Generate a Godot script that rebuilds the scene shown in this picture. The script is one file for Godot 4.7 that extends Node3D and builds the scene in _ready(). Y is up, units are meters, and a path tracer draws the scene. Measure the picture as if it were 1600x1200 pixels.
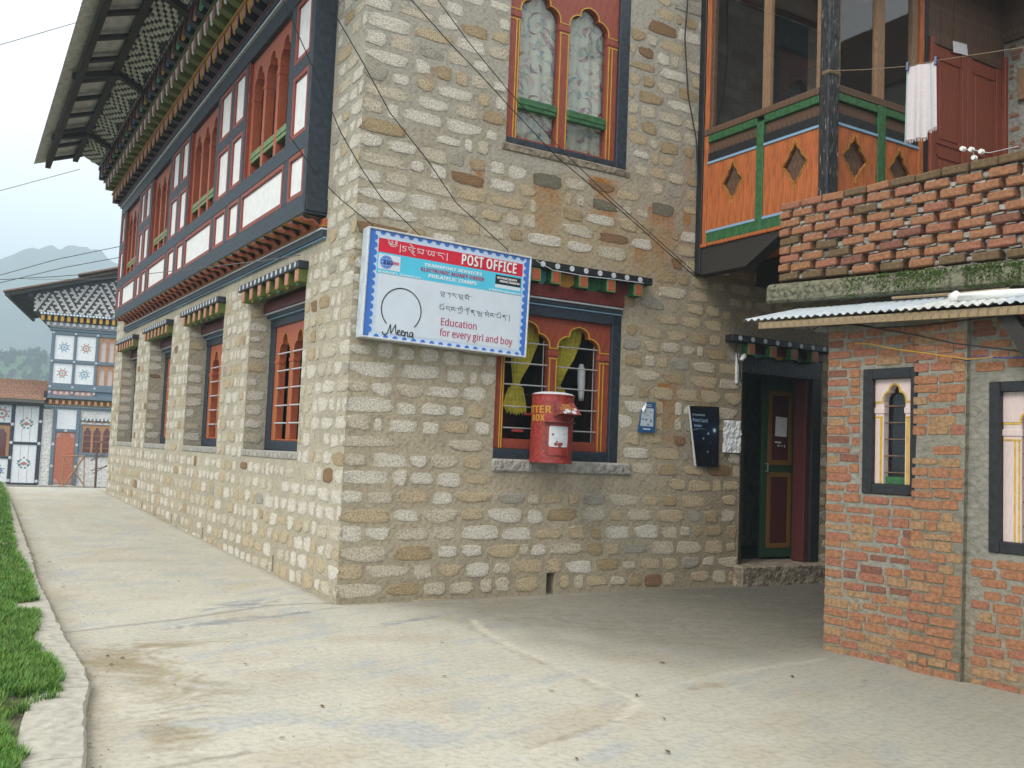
extends Node3D
# Stone post office with painted timber storey, brick annex and a concrete lane; metres, y up.
# World: the stone corner stands at the origin, the front wall runs along +x (z = 0), the lane wall along -z (x = 0).

var rng := RandomNumberGenerator.new()
var M := {}
var tex := {}

class Sh:
	var v := PackedVector3Array()
	var c := PackedColorArray()
	var u := PackedVector2Array()
	func tri(a: Vector3, b: Vector3, d: Vector3) -> void:
		v.append(a); v.append(b); v.append(d)
	func face(p: Array, out: Vector3) -> void:
		var n: Vector3 = (p[1] - p[0]).cross(p[2] - p[0])
		var flip: bool = n.dot(out) > 0.0
		for i in range(1, p.size() - 1):
			if flip: tri(p[0], p[i + 1], p[i])
			else: tri(p[0], p[i], p[i + 1])
	func box(lo: Vector3, hi: Vector3, b := 0.0, x := Transform3D()) -> void:
		var m: Vector3 = (lo + hi) * 0.5
		var h: Vector3 = (hi - lo) * 0.5
		h = h.abs()
		b = minf(b, minf(h.x, minf(h.y, h.z)) * 0.9)
		var s := [-1.0, 1.0]
		for ax in 3:
			var a1: int = (ax + 1) % 3
			var a2: int = (ax + 2) % 3
			for sg in s:
				var q := []
				for k in [[-1.0, -1.0], [1.0, -1.0], [1.0, 1.0], [-1.0, 1.0]]:
					var p := Vector3()
					p[ax] = sg * h[ax]
					p[a1] = k[0] * (h[a1] - b)
					p[a2] = k[1] * (h[a2] - b)
					q.append(x * (m + p))
				var o := Vector3(); o[ax] = sg
				face(q, x.basis * o)
		if b <= 0.0: return
		for ax in 3:
			var a1: int = (ax + 1) % 3
			var a2: int = (ax + 2) % 3
			for s1 in s:
				for s2 in s:
					var q := []
					for k in [[-1.0, 0], [1.0, 0], [1.0, 1], [-1.0, 1]]:
						var p := Vector3()
						p[ax] = k[0] * (h[ax] - b)
						p[a1] = s1 * (h[a1] - (b if k[1] == 1 else 0.0))
						p[a2] = s2 * (h[a2] - (0.0 if k[1] == 1 else b))
						q.append(x * (m + p))
					var o := Vector3(); o[a1] = s1; o[a2] = s2
					face(q, x.basis * o)
		for s1 in s:
			for s2 in s:
				for s3 in s:
					var o := Vector3(s1, s2, s3)
					var q := []
					for ax in 3:
						var p := o * (h - Vector3(b, b, b))
						p[ax] = o[ax] * h[ax]
						q.append(x * (m + p))
					face(q, x.basis * o)
	func prism(poly: PackedVector2Array, z0: float, z1: float, x := Transform3D()) -> void:
		var idx := Geometry2D.triangulate_polygon(poly)
		for i in range(0, idx.size(), 3):
			var a := poly[idx[i]]; var b := poly[idx[i + 1]]; var d := poly[idx[i + 2]]
			face([x * Vector3(a.x, a.y, z1), x * Vector3(b.x, b.y, z1), x * Vector3(d.x, d.y, z1)], x.basis * Vector3(0, 0, signf(z1 - z0)))
			face([x * Vector3(a.x, a.y, z0), x * Vector3(b.x, b.y, z0), x * Vector3(d.x, d.y, z0)], x.basis * Vector3(0, 0, signf(z0 - z1)))
		var cw := Geometry2D.is_polygon_clockwise(poly)
		for i in poly.size():
			var a := poly[i]; var b := poly[(i + 1) % poly.size()]
			var e := b - a
			var o := Vector3(e.y, -e.x, 0)
			if cw: o = -o
			face([x * Vector3(a.x, a.y, z0), x * Vector3(b.x, b.y, z0), x * Vector3(b.x, b.y, z1), x * Vector3(a.x, a.y, z1)], x.basis * o)
	func ribbon(p: PackedVector2Array, w: float, z0: float, z1: float, x := Transform3D()) -> void:
		for i in range(p.size() - 1):
			var d := (p[i + 1] - p[i]).normalized()
			var n := Vector2(-d.y, d.x) * w * 0.5
			var e := d * w * 0.25
			prism(PackedVector2Array([p[i] - e - n, p[i + 1] + e - n, p[i + 1] + e + n, p[i] - e + n]), z0, z1, x)
	func tube(p: Array, r: float, n := 6) -> void:
		var prev := []
		for i in p.size():
			var d: Vector3 = (p[mini(i + 1, p.size() - 1)] - p[maxi(i - 1, 0)]).normalized()
			var a := d.cross(Vector3.UP if absf(d.y) < 0.9 else Vector3.RIGHT).normalized()
			var b := d.cross(a).normalized()
			var ring := []
			for k in n:
				var t := TAU * k / n
				ring.append(p[i] + (a * cos(t) + b * sin(t)) * r)
			if i > 0:
				for k in n:
					var k2: int = (k + 1) % n
					face([prev[k], prev[k2], ring[k2], ring[k]], (prev[k] + prev[k2]) * 0.5 - p[i - 1])
			else:
				face(ring, -d)
			prev = ring
		face(prev, p[-1] - p[-2])
	func lathe(prof: Array, n: int, x := Transform3D(), a0 := 0.0, a1 := TAU) -> void:
		for i in range(prof.size() - 1):
			for k in n:
				var t0 := a0 + (a1 - a0) * k / n
				var t1 := a0 + (a1 - a0) * (k + 1) / n
				var q := []
				for s in [[i, t0], [i, t1], [i + 1, t1], [i + 1, t0]]:
					var pr: Vector2 = prof[s[0]]
					q.append(x * Vector3(pr.x * sin(s[1]), pr.y, pr.x * cos(s[1])))
				var e: Vector2 = prof[i + 1] - prof[i]
				var o := Vector3(e.y * sin((t0 + t1) / 2), -e.x, e.y * cos((t0 + t1) / 2))
				if q[0].is_equal_approx(q[1]): q.remove_at(1)
				elif q[2].is_equal_approx(q[3]): q.remove_at(3)
				face(q, x.basis * o)
	func disc(ct: Vector2, r: float, z0: float, z1: float, n := 12, x := Transform3D(), a0 := 0.0, a1 := TAU) -> void:
		var p := PackedVector2Array()
		for k in n:
			var t := a0 + (a1 - a0) * k / (n if a1 - a0 > 6.2 else n - 1)
			p.append(ct + Vector2(cos(t), sin(t)) * r)
		prism(p, z0, z1, x)
	func add(o: Sh, x := Transform3D()) -> void:
		v.append_array(x * o.v)
		c.append_array(o.c)
	func arrays() -> Array:
		var a := []
		a.resize(Mesh.ARRAY_MAX)
		a[Mesh.ARRAY_VERTEX] = v
		if c.size() == v.size() and v.size() > 0: a[Mesh.ARRAY_COLOR] = c
		if u.size() == v.size() and v.size() > 0: a[Mesh.ARRAY_TEX_UV] = u
		return a
	func mesh(m: Material = null) -> ArrayMesh:
		var am := ArrayMesh.new()
		am.add_surface_from_arrays(Mesh.PRIMITIVE_TRIANGLES, arrays())
		if m: am.surface_set_material(0, m)
		return am
	func smooth(m: Material = null) -> ArrayMesh:
		var st := SurfaceTool.new()
		st.begin(Mesh.PRIMITIVE_TRIANGLES)
		st.set_smooth_group(0)
		for i in v.size():
			if c.size() == v.size(): st.set_color(c[i])
			if u.size() == v.size(): st.set_uv(u[i])
			st.add_vertex(v[i])
		st.index()
		st.generate_normals()
		var am := st.commit()
		if m: am.surface_set_material(0, m)
		return am

# ---------- scene helpers ----------
func warp(p: Vector3) -> Vector3:   # the old timber storey has sagged: its eaves sink towards the far end
	var f := clampf((p.y - 3.9) / 2.36, 0.0, 1.0)
	var a := clampf((-0.25 - p.x) / 0.47, 0.0, 1.0)
	var b := clampf((-p.x - 0.72) / 1.2, 0.0, 1.0)
	return p + Vector3(-0.0158 * b * (p.z + 12.6), f * lerpf(0.0355, 0.059, a) * (p.z + 12.6), 0)

func part(called: String, s: Sh, m: Material, par: Node = null, smooth := false, sag := false) -> MeshInstance3D:
	if sag:
		for i in s.v.size(): s.v[i] = warp(s.v[i])
	var o := MeshInstance3D.new()
	o.name = called
	o.mesh = s.smooth(m) if smooth else s.mesh(m)
	(par if par else self).add_child(o, true)
	return o

func inst(called: String, mesh: Mesh, x: Transform3D, par: Node, m: Material = null) -> MeshInstance3D:
	var o := MeshInstance3D.new()
	o.name = called
	o.mesh = mesh
	o.transform = x
	if m: o.set_surface_override_material(0, m)
	par.add_child(o, true)
	return o

func multi(called: String, d: Dictionary, par: Node) -> MeshInstance3D:
	var am := ArrayMesh.new()
	for k in d:
		var s: Sh = d[k]
		if s.v.size() == 0: continue
		am.add_surface_from_arrays(Mesh.PRIMITIVE_TRIANGLES, s.arrays())
		am.surface_set_material(am.get_surface_count() - 1, M[k])
	var o := MeshInstance3D.new()
	o.name = called
	o.mesh = am
	par.add_child(o, true)
	return o

func tag(o: Node, label: String, category: String, group := "") -> Node:
	o.set_meta("label", label)
	o.set_meta("category", category)
	if group: o.set_meta("group", group)
	return o

func thing(called: String, label: String, category: String, x := Transform3D(), group := "") -> Node3D:
	var o := Node3D.new()
	o.name = called
	o.transform = x
	add_child(o, true)
	tag(o, label, category, group)
	return o

func group_node(called: String, par: Node, x := Transform3D()) -> Node3D:
	var o := Node3D.new()
	o.name = called
	o.transform = x
	par.add_child(o, true)
	return o

func structure(o: Node) -> Node:
	o.set_meta("kind", "structure")
	return o

func stuff(o: Node) -> Node:
	o.set_meta("kind", "stuff")
	return o

func P2(a: Array) -> PackedVector2Array:
	var p := PackedVector2Array()
	for i in range(0, a.size(), 2): p.append(Vector2(a[i], a[i + 1]))
	return p

func lin(r: float, g: float, b: float) -> Color:
	return Color(r, g, b).linear_to_srgb()

func noise(kind: int, freq: float, oct: int, sd: int) -> FastNoiseLite:
	var n := FastNoiseLite.new()
	n.noise_type = kind as FastNoiseLite.NoiseType
	n.frequency = freq
	n.seed = sd
	n.fractal_octaves = oct
	n.fractal_type = FastNoiseLite.FRACTAL_FBM if oct > 1 else FastNoiseLite.FRACTAL_NONE
	return n

func ntex(n: FastNoiseLite, size: int, ramp: Array = [], bump := 0.0) -> NoiseTexture2D:
	var t := NoiseTexture2D.new()
	t.width = size
	t.height = size
	t.seamless = true
	t.noise = n
	if bump > 0.0:
		t.as_normal_map = true
		t.bump_strength = bump
	elif ramp:
		var g := Gradient.new()
		g.offsets = PackedFloat32Array(ramp[0])
		g.colors = PackedColorArray(ramp[1])
		t.color_ramp = g
	return t

# a paint, stone or timber: base colour (linear), spread of tone, size of the pattern in metres, relief
func mat(called: String, r: float, g: float, b: float, amp := 0.15, size := 0.6, rough := 0.8, bump := "", bs := 0.5, stretch := Vector3.ONE, metal := 0.0) -> StandardMaterial3D:
	var m := StandardMaterial3D.new()
	m.resource_name = called
	m.roughness = rough
	m.metallic = metal
	if amp > 0.0:
		var k := "%s_%d" % [called, 1]
		var lo := 1.0 - amp * 1.6
		var hi := 1.0 + amp
		tex[k] = ntex(noise(FastNoiseLite.TYPE_SIMPLEX_SMOOTH, 0.022, 5, called.hash() % 977), 256, [[0.12, 0.45, 0.58, 0.88], [lin(r * lo, g * lo, b * lo), lin(r * (1 - amp * 0.3), g * (1 - amp * 0.3), b * (1 - amp * 0.3)), lin(r, g, b), lin(r * hi, g * hi, b * hi)]])
		m.albedo_texture = tex[k]
	else:
		m.albedo_color = lin(r, g, b)
	m.uv1_triplanar = true
	m.uv1_world_triplanar = true
	m.uv1_scale = stretch / size
	if bump:
		m.normal_enabled = true
		m.normal_texture = tex[bump]
		m.normal_scale = bs
	M[called] = m
	return m

func text_sh(txt: String, x0: float, x1: float, y0: float, y1: float, z: float, depth := 0.002, bold := true, slant := 0.0) -> Sh:
	var f := SystemFont.new()
	f.font_names = PackedStringArray(["Droid Sans"])
	f.font_weight = 700 if bold else 400
	var t := TextMesh.new()
	t.text = txt
	t.font = f
	t.font_size = 48
	t.pixel_size = 0.01
	t.curve_step = 2.0
	t.depth = 0.05
	var a := t.get_mesh_arrays()
	var vs: PackedVector3Array = a[Mesh.ARRAY_VERTEX]
	var ix: PackedInt32Array = a[Mesh.ARRAY_INDEX]
	var s := Sh.new()
	if vs.size() == 0: return s
	var lo := vs[0]
	var hi := vs[0]
	for p in vs:
		lo = lo.min(p)
		hi = hi.max(p)
	var order: Array = Array(ix) if ix.size() else range(vs.size())
	for i in order:
		var p: Vector3 = vs[i]
		var q := Vector3(remap(p.x, lo.x, hi.x, x0, x1), remap(p.y, lo.y, hi.y, y0, y1), z + depth * (p.z - lo.z) / maxf(hi.z - lo.z, 0.0001))
		q.x += slant * (q.y - y0)
		s.v.append(q)
	return s

# outline of a cusped arch over a light a..b: points from (b, y) over the crown to (a, y)
func arch(a: float, b: float, y: float, h: float) -> PackedVector2Array:
	var half := [[1.0, 0.0], [0.99, 0.14], [0.94, 0.28], [0.84, 0.4], [0.7, 0.49], [0.56, 0.53], [0.47, 0.53], [0.47, 0.63], [0.43, 0.75], [0.34, 0.86], [0.2, 0.94], [0.08, 0.97], [0.0, 1.0]]
	var p := PackedVector2Array()
	var cx := (a + b) / 2
	var hw := (b - a) / 2
	for q in half: p.append(Vector2(cx + q[0] * hw, y + q[1] * h))
	for i in range(half.size() - 2, -1, -1): p.append(Vector2(cx - half[i][0] * hw, y + half[i][1] * h))
	return p

func arch_board(u0: float, u1: float, spring: float, top: float, lights: Array, h: float) -> PackedVector2Array:
	var p := PackedVector2Array([Vector2(u0, top), Vector2(u1, top), Vector2(u1, spring)])
	for i in range(lights.size() - 1, -1, -1):
		p.append_array(arch(lights[i][0], lights[i][1], spring, h))
	p.append(Vector2(u0, spring))
	return p

# wall sheet in the frame x (right, up, out): front grid with tones, reveals round the holes, a back sheet
func wall_sheet(x: Transform3D, us: Array, vs: Array, holes: Array, depth: float, step: float, tone: Callable) -> Sh:
	var s := Sh.new()
	for pass_ in 2:
		var lu := us.duplicate()
		var lv := vs.duplicate()
		for h in holes:
			lu.append_array([h[0], h[1]])
			lv.append_array([h[2], h[3]])
		for l in [lu, lv]:
			l.sort()
			var o := []
			for i in l.size():
				if i and l[i] - l[i - 1] < 0.0005: continue
				if i and pass_ == 0:
					var n := int(ceil((l[i] - l[i - 1]) / step))
					for k in range(1, n): o.append(l[i - 1] + (l[i] - l[i - 1]) * k / n)
				o.append(l[i])
			l.clear()
			l.append_array(o)
		var z := 0.0 if pass_ == 0 else -depth
		for i in range(lu.size() - 1):
			for j in range(lv.size() - 1):
				var cu: float = (lu[i] + lu[i + 1]) / 2
				var cv: float = (lv[j] + lv[j + 1]) / 2
				var skip := false
				for h in holes:
					if cu > h[0] and cu < h[1] and cv > h[2] and cv < h[3]: skip = true
				if skip: continue
				var q := [Vector2(lu[i], lv[j]), Vector2(lu[i], lv[j + 1]), Vector2(lu[i + 1], lv[j + 1]), Vector2(lu[i + 1], lv[j])]
				if pass_: q.reverse()
				for k in [0, 1, 2, 0, 2, 3]:
					s.v.append(x * Vector3(q[k].x, q[k].y, z))
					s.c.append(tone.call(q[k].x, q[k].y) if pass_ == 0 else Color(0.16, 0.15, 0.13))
	for h in holes:
		var a := Vector2(h[0], h[2])
		var b := Vector2(h[1], h[3])
		var m := (a + b) / 2
		for e in [[a, Vector2(b.x, a.y)], [Vector2(b.x, a.y), b], [b, Vector2(a.x, b.y)], [Vector2(a.x, b.y), a]]:
			var mid: Vector2 = (e[0] + e[1]) / 2
			s.face([x * Vector3(e[0].x, e[0].y, 0), x * Vector3(e[1].x, e[1].y, 0), x * Vector3(e[1].x, e[1].y, -depth), x * Vector3(e[0].x, e[0].y, -depth)], x.basis * Vector3(m.x - mid.x, m.y - mid.y, 0))
			for k in 6: s.c.append(tone.call(mid.x, mid.y))
	return s

var lumps := []       # unit blocks, rough and squared
func make_lumps() -> void:
	for k in 30:
		var s := Sh.new()
		var rub := k < 20
		var n := 14 if rub else 12
		var ex := rng.randf_range(4.5, 10.0) if rub else 14.0
		var amp := rng.randf_range(0.10, 0.24) if rub else 0.04
		var skew := rng.randf_range(-0.16, 0.16) * (1.0 if rub else 0.15)
		var taper := rng.randf_range(-0.2, 0.2) * (1.0 if rub else 0.15)
		var outer := []
		var inner := []
		var mid := []
		var ti := []
		var tm := []
		for i in n:
			var t := TAU * (i + 0.5) / n
			var cs := cos(t)
			var sn := sin(t)
			var r: float = 1.0 / pow(pow(absf(cs), ex) + pow(absf(sn), ex), 1.0 / ex) * 0.5 * (1.0 - rng.randf() * amp)
			var px := cs * r * (1.0 + taper * sn) + skew * sn * r * 0.6
			var py := sn * r * (1.0 + taper * cs)
			outer.append(Vector3(px * 1.02, py * 1.03, -0.4))
			inner.append(Vector3(px * 0.985, py * 0.965, rng.randf_range(0.5, 0.9) if rub else rng.randf_range(0.85, 1.0)))
			mid.append(Vector3(px * rng.randf_range(0.66, 0.84), py * rng.randf_range(0.62, 0.82), rng.randf_range(0.85, 1.05)))
			# pointing smeared over the arris
			ti.append(rng.randf_range(0.60, 0.92) if rub else rng.randf_range(0.8, 1.0))
			tm.append(rng.randf_range(0.84, 1.0) if rub else 1.0)
		var ct := Vector3(rng.randf_range(-0.1, 0.1), rng.randf_range(-0.1, 0.1), rng.randf_range(0.9, 1.05))
		for i in n:
			var j: int = (i + 1) % n
			s.face([outer[i], outer[j], inner[j], inner[i]], outer[i] + outer[j])
			s.face([inner[i], inner[j], mid[j], mid[i]], Vector3(0, 0, 1))
			s.face([mid[i], mid[j], ct], Vector3(0, 0, 1))
		for q in s.v:
			var c := 1.0
			for i in n:
				if q == outer[i] or q == inner[i]: c = ti[i]
				elif q == mid[i]: c = tm[i]
			s.c.append(Color(c, c, c))
		lumps.append(s)

# rows of blocks between u0..u1; each is [u, v, width, height]
func courses(u0: float, u1: float, rows: Array, holes: Array, wmin: float, wmax: float, gap: float, quoin_low := -1.0, quoin_high := -1.0, fill := 0.70) -> Array:
	var out := []
	for j in range(rows.size() - 1):
		var v0: float = rows[j]
		var full: float = rows[j + 1] - v0
		var u := u0
		var first := true
		while u < u1 - 0.06:
			var w := rng.randf_range(wmin, wmax)
			if rng.randf() < 0.15: w *= 0.6
			if first and quoin_low > 0.0: w = quoin_low * (1.0 if j % 2 else 0.5) * rng.randf_range(0.9, 1.1)
			var e := minf(u + w, u1)
			if quoin_high > 0.0:
				var ql := quoin_high * (0.5 if j % 2 else 1.0)
				if e < u1 and e > u1 - ql * 1.5: e = u1 - ql if u < u1 - ql - 0.08 else u1
			var h := full * rng.randf_range(fill - 0.12, fill + 0.10)
			if rng.randf() < 0.12: h *= 0.75
			var vc := v0 + full * 0.5 + rng.randf_range(-0.012, 0.012)
			var a := u
			var b := e
			for k in holes:
				if vc + h * 0.5 > k[2] + 0.005 and vc - h * 0.5 < k[3] - 0.005 and b > k[0] and a < k[1]:
					if a < k[0]: b = k[0] - 0.004
					elif b > k[1]: a = k[1] + 0.004
					else: b = a
			if b - a > 0.07: out.append([(a + b) / 2, vc, b - a, h])
			u = e + gap * rng.randf_range(0.6, 1.5)
			first = false
	return out

# ---------- ground heights ----------
func gh(_x: float, z: float) -> float:
	if z >= 0.0: return 0.0
	if z > -13.5: return -0.024 * z
	var t := clampf((-13.5 - z) / 20.0, 0.0, 1.0)
	return 0.324 + 0.012 * minf(1.0, -13.5 - z) - 1.26 * t * t * (3.0 - 2.0 * t)

var kerb_pts := [[9.0, -3.35], [5.4, -2.93], [4.13, -2.755], [3.33, -2.65], [2.6, -2.532], [2.13, -2.49], [1.3, -2.489], [-0.06, -2.438], [-1.58, -2.406], [-3.32, -2.314], [-5.39, -2.224], [-7.24, -2.15], [-8.8, -2.086], [-11.4, -1.98], [-14.5, -1.86], [-22.0, -1.6]]
func kerb_x(z: float) -> float:
	for i in range(kerb_pts.size() - 1):
		if z <= kerb_pts[i][0] and z >= kerb_pts[i + 1][0]:
			return remap(z, kerb_pts[i][0], kerb_pts[i + 1][0], kerb_pts[i][1], kerb_pts[i + 1][1])
	return -3.35 if z > 9.0 else -1.6
var grass_pts := [[9.0, -3.6], [5.0, -3.15], [3.93, -2.97], [3.42, -3.02], [3.15, -2.93], [2.9, -2.72], [2.27, -2.61], [1.65, -2.66], [1.18, -2.69], [0.3, -2.56], [-0.46, -2.50], [-2.3, -2.42], [-3.5, -2.44], [-6.96, -2.25], [-10.8, -2.03], [-14.5, -1.9], [-22.0, -1.66]]
func grass_x(z: float) -> float:
	for i in range(grass_pts.size() - 1):
		if z <= grass_pts[i][0] and z >= grass_pts[i + 1][0]:
			return remap(z, grass_pts[i][0], grass_pts[i + 1][0], grass_pts[i][1], grass_pts[i + 1][1])
	return -3.6

var nz := {}
var xf_lane := Transform3D(Basis(Vector3(0, 0, 1), Vector3(0, 1, 0), Vector3(-1, 0, 0)), Vector3.ZERO)   # frame of the lane wall: x runs along +z, z points out
var house: Node3D
var annex: Node3D

func _ready() -> void:
	rng.seed = 20240611
	var cam := Camera3D.new()
	cam.name = "camera"
	cam.fov = 43.24
	cam.near = 0.05
	cam.far = 4000.0
	cam.transform = Transform3D(Basis(Vector3(0.85257921, 0.04033466, 0.52103915), Vector3(-0.07154281, 0.99663859, 0.03991415), Vector3(-0.51767781, -0.07130658, 0.852599)), Vector3(-3.48581881, 1.5, 8.79322622))
	add_child(cam)
	cam.current = true
	var env := Environment.new()
	env.background_mode = Environment.BG_SKY
	var sky := Sky.new()
	var sm := ProceduralSkyMaterial.new()
	sm.sky_top_color = Color(1.0, 1.0, 1.0)
	sm.sky_horizon_color = Color(0.78, 0.88, 0.95)
	sm.sky_curve = 0.16
	sm.ground_horizon_color = Color(0.6, 0.66, 0.68)
	sm.ground_bottom_color = Color(0.35, 0.36, 0.33)
	sm.sky_energy_multiplier = 1.0
	sky.sky_material = sm
	env.sky = sky
	env.background_energy_multiplier = 1.0
	env.tonemap_mode = Environment.TONE_MAPPER_LINEAR
	env.tonemap_exposure = 2.2
	env.sdfgi_enabled = true
	env.ssao_enabled = true
	env.ssil_enabled = true
	env.fog_enabled = true
	env.fog_density = 0.0018
	env.fog_light_color = Color(0.84, 0.93, 0.98)
	var we := WorldEnvironment.new()
	we.name = "world_environment"
	we.environment = env
	add_child(we)
	var sun := DirectionalLight3D.new()
	sun.name = "sun"
	sun.light_energy = 0.5
	sun.light_angular_distance = 25.0
	sun.light_color = Color(1.0, 0.98, 0.94)
	sun.shadow_enabled = true
	sun.look_at_from_position(Vector3(-9.0, 9.0, 3.5), Vector3.ZERO)
	add_child(sun)
	make_materials()
	make_lumps()
	build_ground()
	build_house()
	build_annex()
	build_far()
	build_hills()
	build_things()

func make_materials() -> void:
	nz.a = noise(FastNoiseLite.TYPE_SIMPLEX_SMOOTH, 0.9, 3, 5)
	nz.b = noise(FastNoiseLite.TYPE_SIMPLEX_SMOOTH, 4.0, 4, 9)
	nz.c = noise(FastNoiseLite.TYPE_SIMPLEX_SMOOTH, 0.35, 2, 12)
	tex.peck = ntex(noise(FastNoiseLite.TYPE_SIMPLEX_SMOOTH, 0.11, 3, 3), 384, [], 12.0)
	tex.rough = ntex(noise(FastNoiseLite.TYPE_SIMPLEX_SMOOTH, 0.03, 6, 4), 256, [], 9.0)
	tex.grain = ntex(noise(FastNoiseLite.TYPE_SIMPLEX_SMOOTH, 0.03, 4, 6), 256, [], 5.0)
	tex.weave = ntex(noise(FastNoiseLite.TYPE_VALUE, 0.2, 1, 6), 256, [], 6.0)
	# masonry
	mat("mortar", 0.98, 0.98, 0.98, 0.16, 0.4, 0.95, "rough", 0.32).vertex_color_use_as_albedo = true
	stone_mat("stone_white", 0.66, 0.615, 0.53)
	stone_mat("stone_pale", 0.56, 0.50, 0.39)
	stone_mat("stone_cream", 0.50, 0.405, 0.265)
	stone_mat("stone_tan", 0.40, 0.305, 0.18)
	stone_mat("stone_rust", 0.26, 0.155, 0.08)
	stone_mat("stone_grey", 0.37, 0.34, 0.285)
	stone_mat("stone_slate", 0.19, 0.175, 0.125)
	mat("cement", 0.33, 0.315, 0.28, 0.2, 0.8, 0.95, "rough", 0.8)
	mat("plaster", 0.23, 0.19, 0.14, 0.3, 0.9, 0.95, "rough", 0.8)
	for q in [["brick_red", 0.30, 0.125, 0.075], ["brick_orange", 0.31, 0.142, 0.072], ["brick_tan", 0.31, 0.185, 0.095], ["brick_dark", 0.20, 0.085, 0.055], ["brick_mossy", 0.14, 0.09, 0.045]]:
		mat(q[0], q[1], q[2], q[3], 0.2, 0.25, 0.95, "rough", 0.45).vertex_color_use_as_albedo = q[0] != "x"
	mat("annex_mortar", 0.98, 0.98, 0.98, 0.18, 0.5, 0.95, "rough", 0.6).vertex_color_use_as_albedo = true
	mat("moss", 0.07, 0.12, 0.015, 0.6, 0.2, 1.0, "peck", 1.0)
	mat("mossy_concrete", 0.17, 0.165, 0.11, 0.5, 0.4, 0.95, "rough", 1.0)
	# paints on timber, grain along the piece
	var up := Vector3(7, 0.7, 7)
	mat("navy", 0.020, 0.031, 0.046, 0.3, 0.5, 0.55, "grain", 0.3)
	mat("black", 0.013, 0.014, 0.017, 0.3, 0.5, 0.5, "grain", 0.3)
	mat("red", 0.27, 0.052, 0.026, 0.18, 0.7, 0.55, "grain", 0.3, up)
	mat("maroon", 0.14, 0.02, 0.018, 0.2, 0.6, 0.55, "grain", 0.3)
	mat("orange_red", 0.40, 0.095, 0.04, 0.15, 0.7, 0.55, "grain", 0.3, up)
	mat("orange", 0.43, 0.12, 0.032, 0.24, 1.4, 0.6, "grain", 0.12, up)
	mat("green", 0.030, 0.125, 0.042, 0.25, 0.5, 0.55, "grain", 0.3)
	mat("sill_green", 0.16, 0.26, 0.09, 0.2, 0.5, 0.5, "grain", 0.3)
	mat("white", 0.80, 0.80, 0.79, 0.05, 0.9, 0.6)
	mat("trim_white", 0.55, 0.58, 0.62, 0.12, 0.4, 0.6)
	mat("pinkish", 0.62, 0.50, 0.47, 0.1, 0.4, 0.7, "grain", 0.3, up)
	mat("yellow", 0.58, 0.36, 0.025, 0.15, 0.4, 0.55)
	mat("ochre", 0.42, 0.20, 0.03, 0.2, 0.4, 0.6)
	mat("gold", 0.46, 0.26, 0.02, 0.0, 0.4, 0.6)
	mat("olive", 0.10, 0.125, 0.022, 0.0, 0.5, 0.6)
	mat("pink", 0.48, 0.20, 0.17, 0.15, 0.4, 0.6)
	mat("sky_blue", 0.22, 0.37, 0.52, 0.0, 0.4, 0.6)
	mat("teal", 0.06, 0.19, 0.20, 0.0, 0.4, 0.6)
	mat("leaf_green", 0.10, 0.36, 0.20, 0.0, 0.4, 0.6)
	mat("blue", 0.06, 0.16, 0.32, 0.0, 0.4, 0.6)
	mat("brown_wood", 0.115, 0.062, 0.035, 0.4, 0.5, 0.7, "grain", 0.7, up)
	mat("pale_wood", 0.26, 0.155, 0.085, 0.3, 0.5, 0.75, "grain", 0.7, up)
	mat("old_wood", 0.30, 0.22, 0.13, 0.35, 0.5, 0.85, "grain", 0.8, up)
	mat("dark_wood", 0.030, 0.026, 0.022, 0.4, 0.5, 0.75, "grain", 0.7, Vector3(1, 5, 5))
	mat("worn_black", 0.020, 0.021, 0.024, 0.5, 0.4, 0.6, "grain", 0.8, up)
	mat("old_green", 0.014, 0.055, 0.02, 0.0, 0.7, 0.6)  # front door paints, with the doorway's shade mixed into these three colours
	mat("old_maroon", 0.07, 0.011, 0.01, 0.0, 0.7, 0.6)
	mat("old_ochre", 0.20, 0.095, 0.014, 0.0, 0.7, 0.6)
	mat("door_red", 0.235, 0.055, 0.028, 0.14, 1.4, 0.5, "grain", 0.12, up)
	mat("tin", 0.48, 0.54, 0.59, 0.12, 0.8, 0.5, "rough", 0.15)
	mat("old_tin", 0.62, 0.64, 0.62, 0.2, 0.8, 0.6, "rough", 0.3, Vector3.ONE, 0.1)
	mat("rusty_tin", 0.20, 0.12, 0.08, 0.4, 0.5, 0.8)
	mat("soffit_white", 0.62, 0.66, 0.60, 0.25, 0.4, 0.8)
	mat("steel", 0.45, 0.45, 0.45, 0.12, 0.4, 0.4, "", 0.0, Vector3.ONE, 0.4)
	mat("cable", 0.02, 0.02, 0.02, 0.0)
	mat("grey_cable", 0.12, 0.12, 0.12, 0.0)
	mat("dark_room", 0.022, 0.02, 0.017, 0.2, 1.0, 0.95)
	mat("olive_wall", 0.20, 0.20, 0.13, 0.15, 1.0, 0.95)
	mat("paper", 0.72, 0.73, 0.76, 0.06, 0.3, 0.8)
	mat("porcelain", 0.75, 0.75, 0.73, 0.05, 0.2, 0.25)
	mat("post_red", 0.29, 0.035, 0.026, 0.3, 0.35, 0.45, "grain", 0.25)
	mat("flower_red", 0.52, 0.25, 0.20, 0.2, 0.3, 0.7)
	mat("faded_blue", 0.16, 0.24, 0.31, 0.25, 0.4, 0.7)
	mat("lime_wash", 0.72, 0.71, 0.68, 0.15, 0.9, 0.9, "rough", 1.0)
	mat("house_white", 0.74, 0.77, 0.80, 0.06, 0.9, 0.75)
	mat("terracotta", 0.36, 0.16, 0.09, 0.5, 0.6, 0.95, "rough", 0.8)
	mat("curtain", 0.60, 0.52, 0.06, 0.2, 0.3, 0.95, "weave", 0.4)
	M.curtain.backlight_enabled = true
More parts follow.
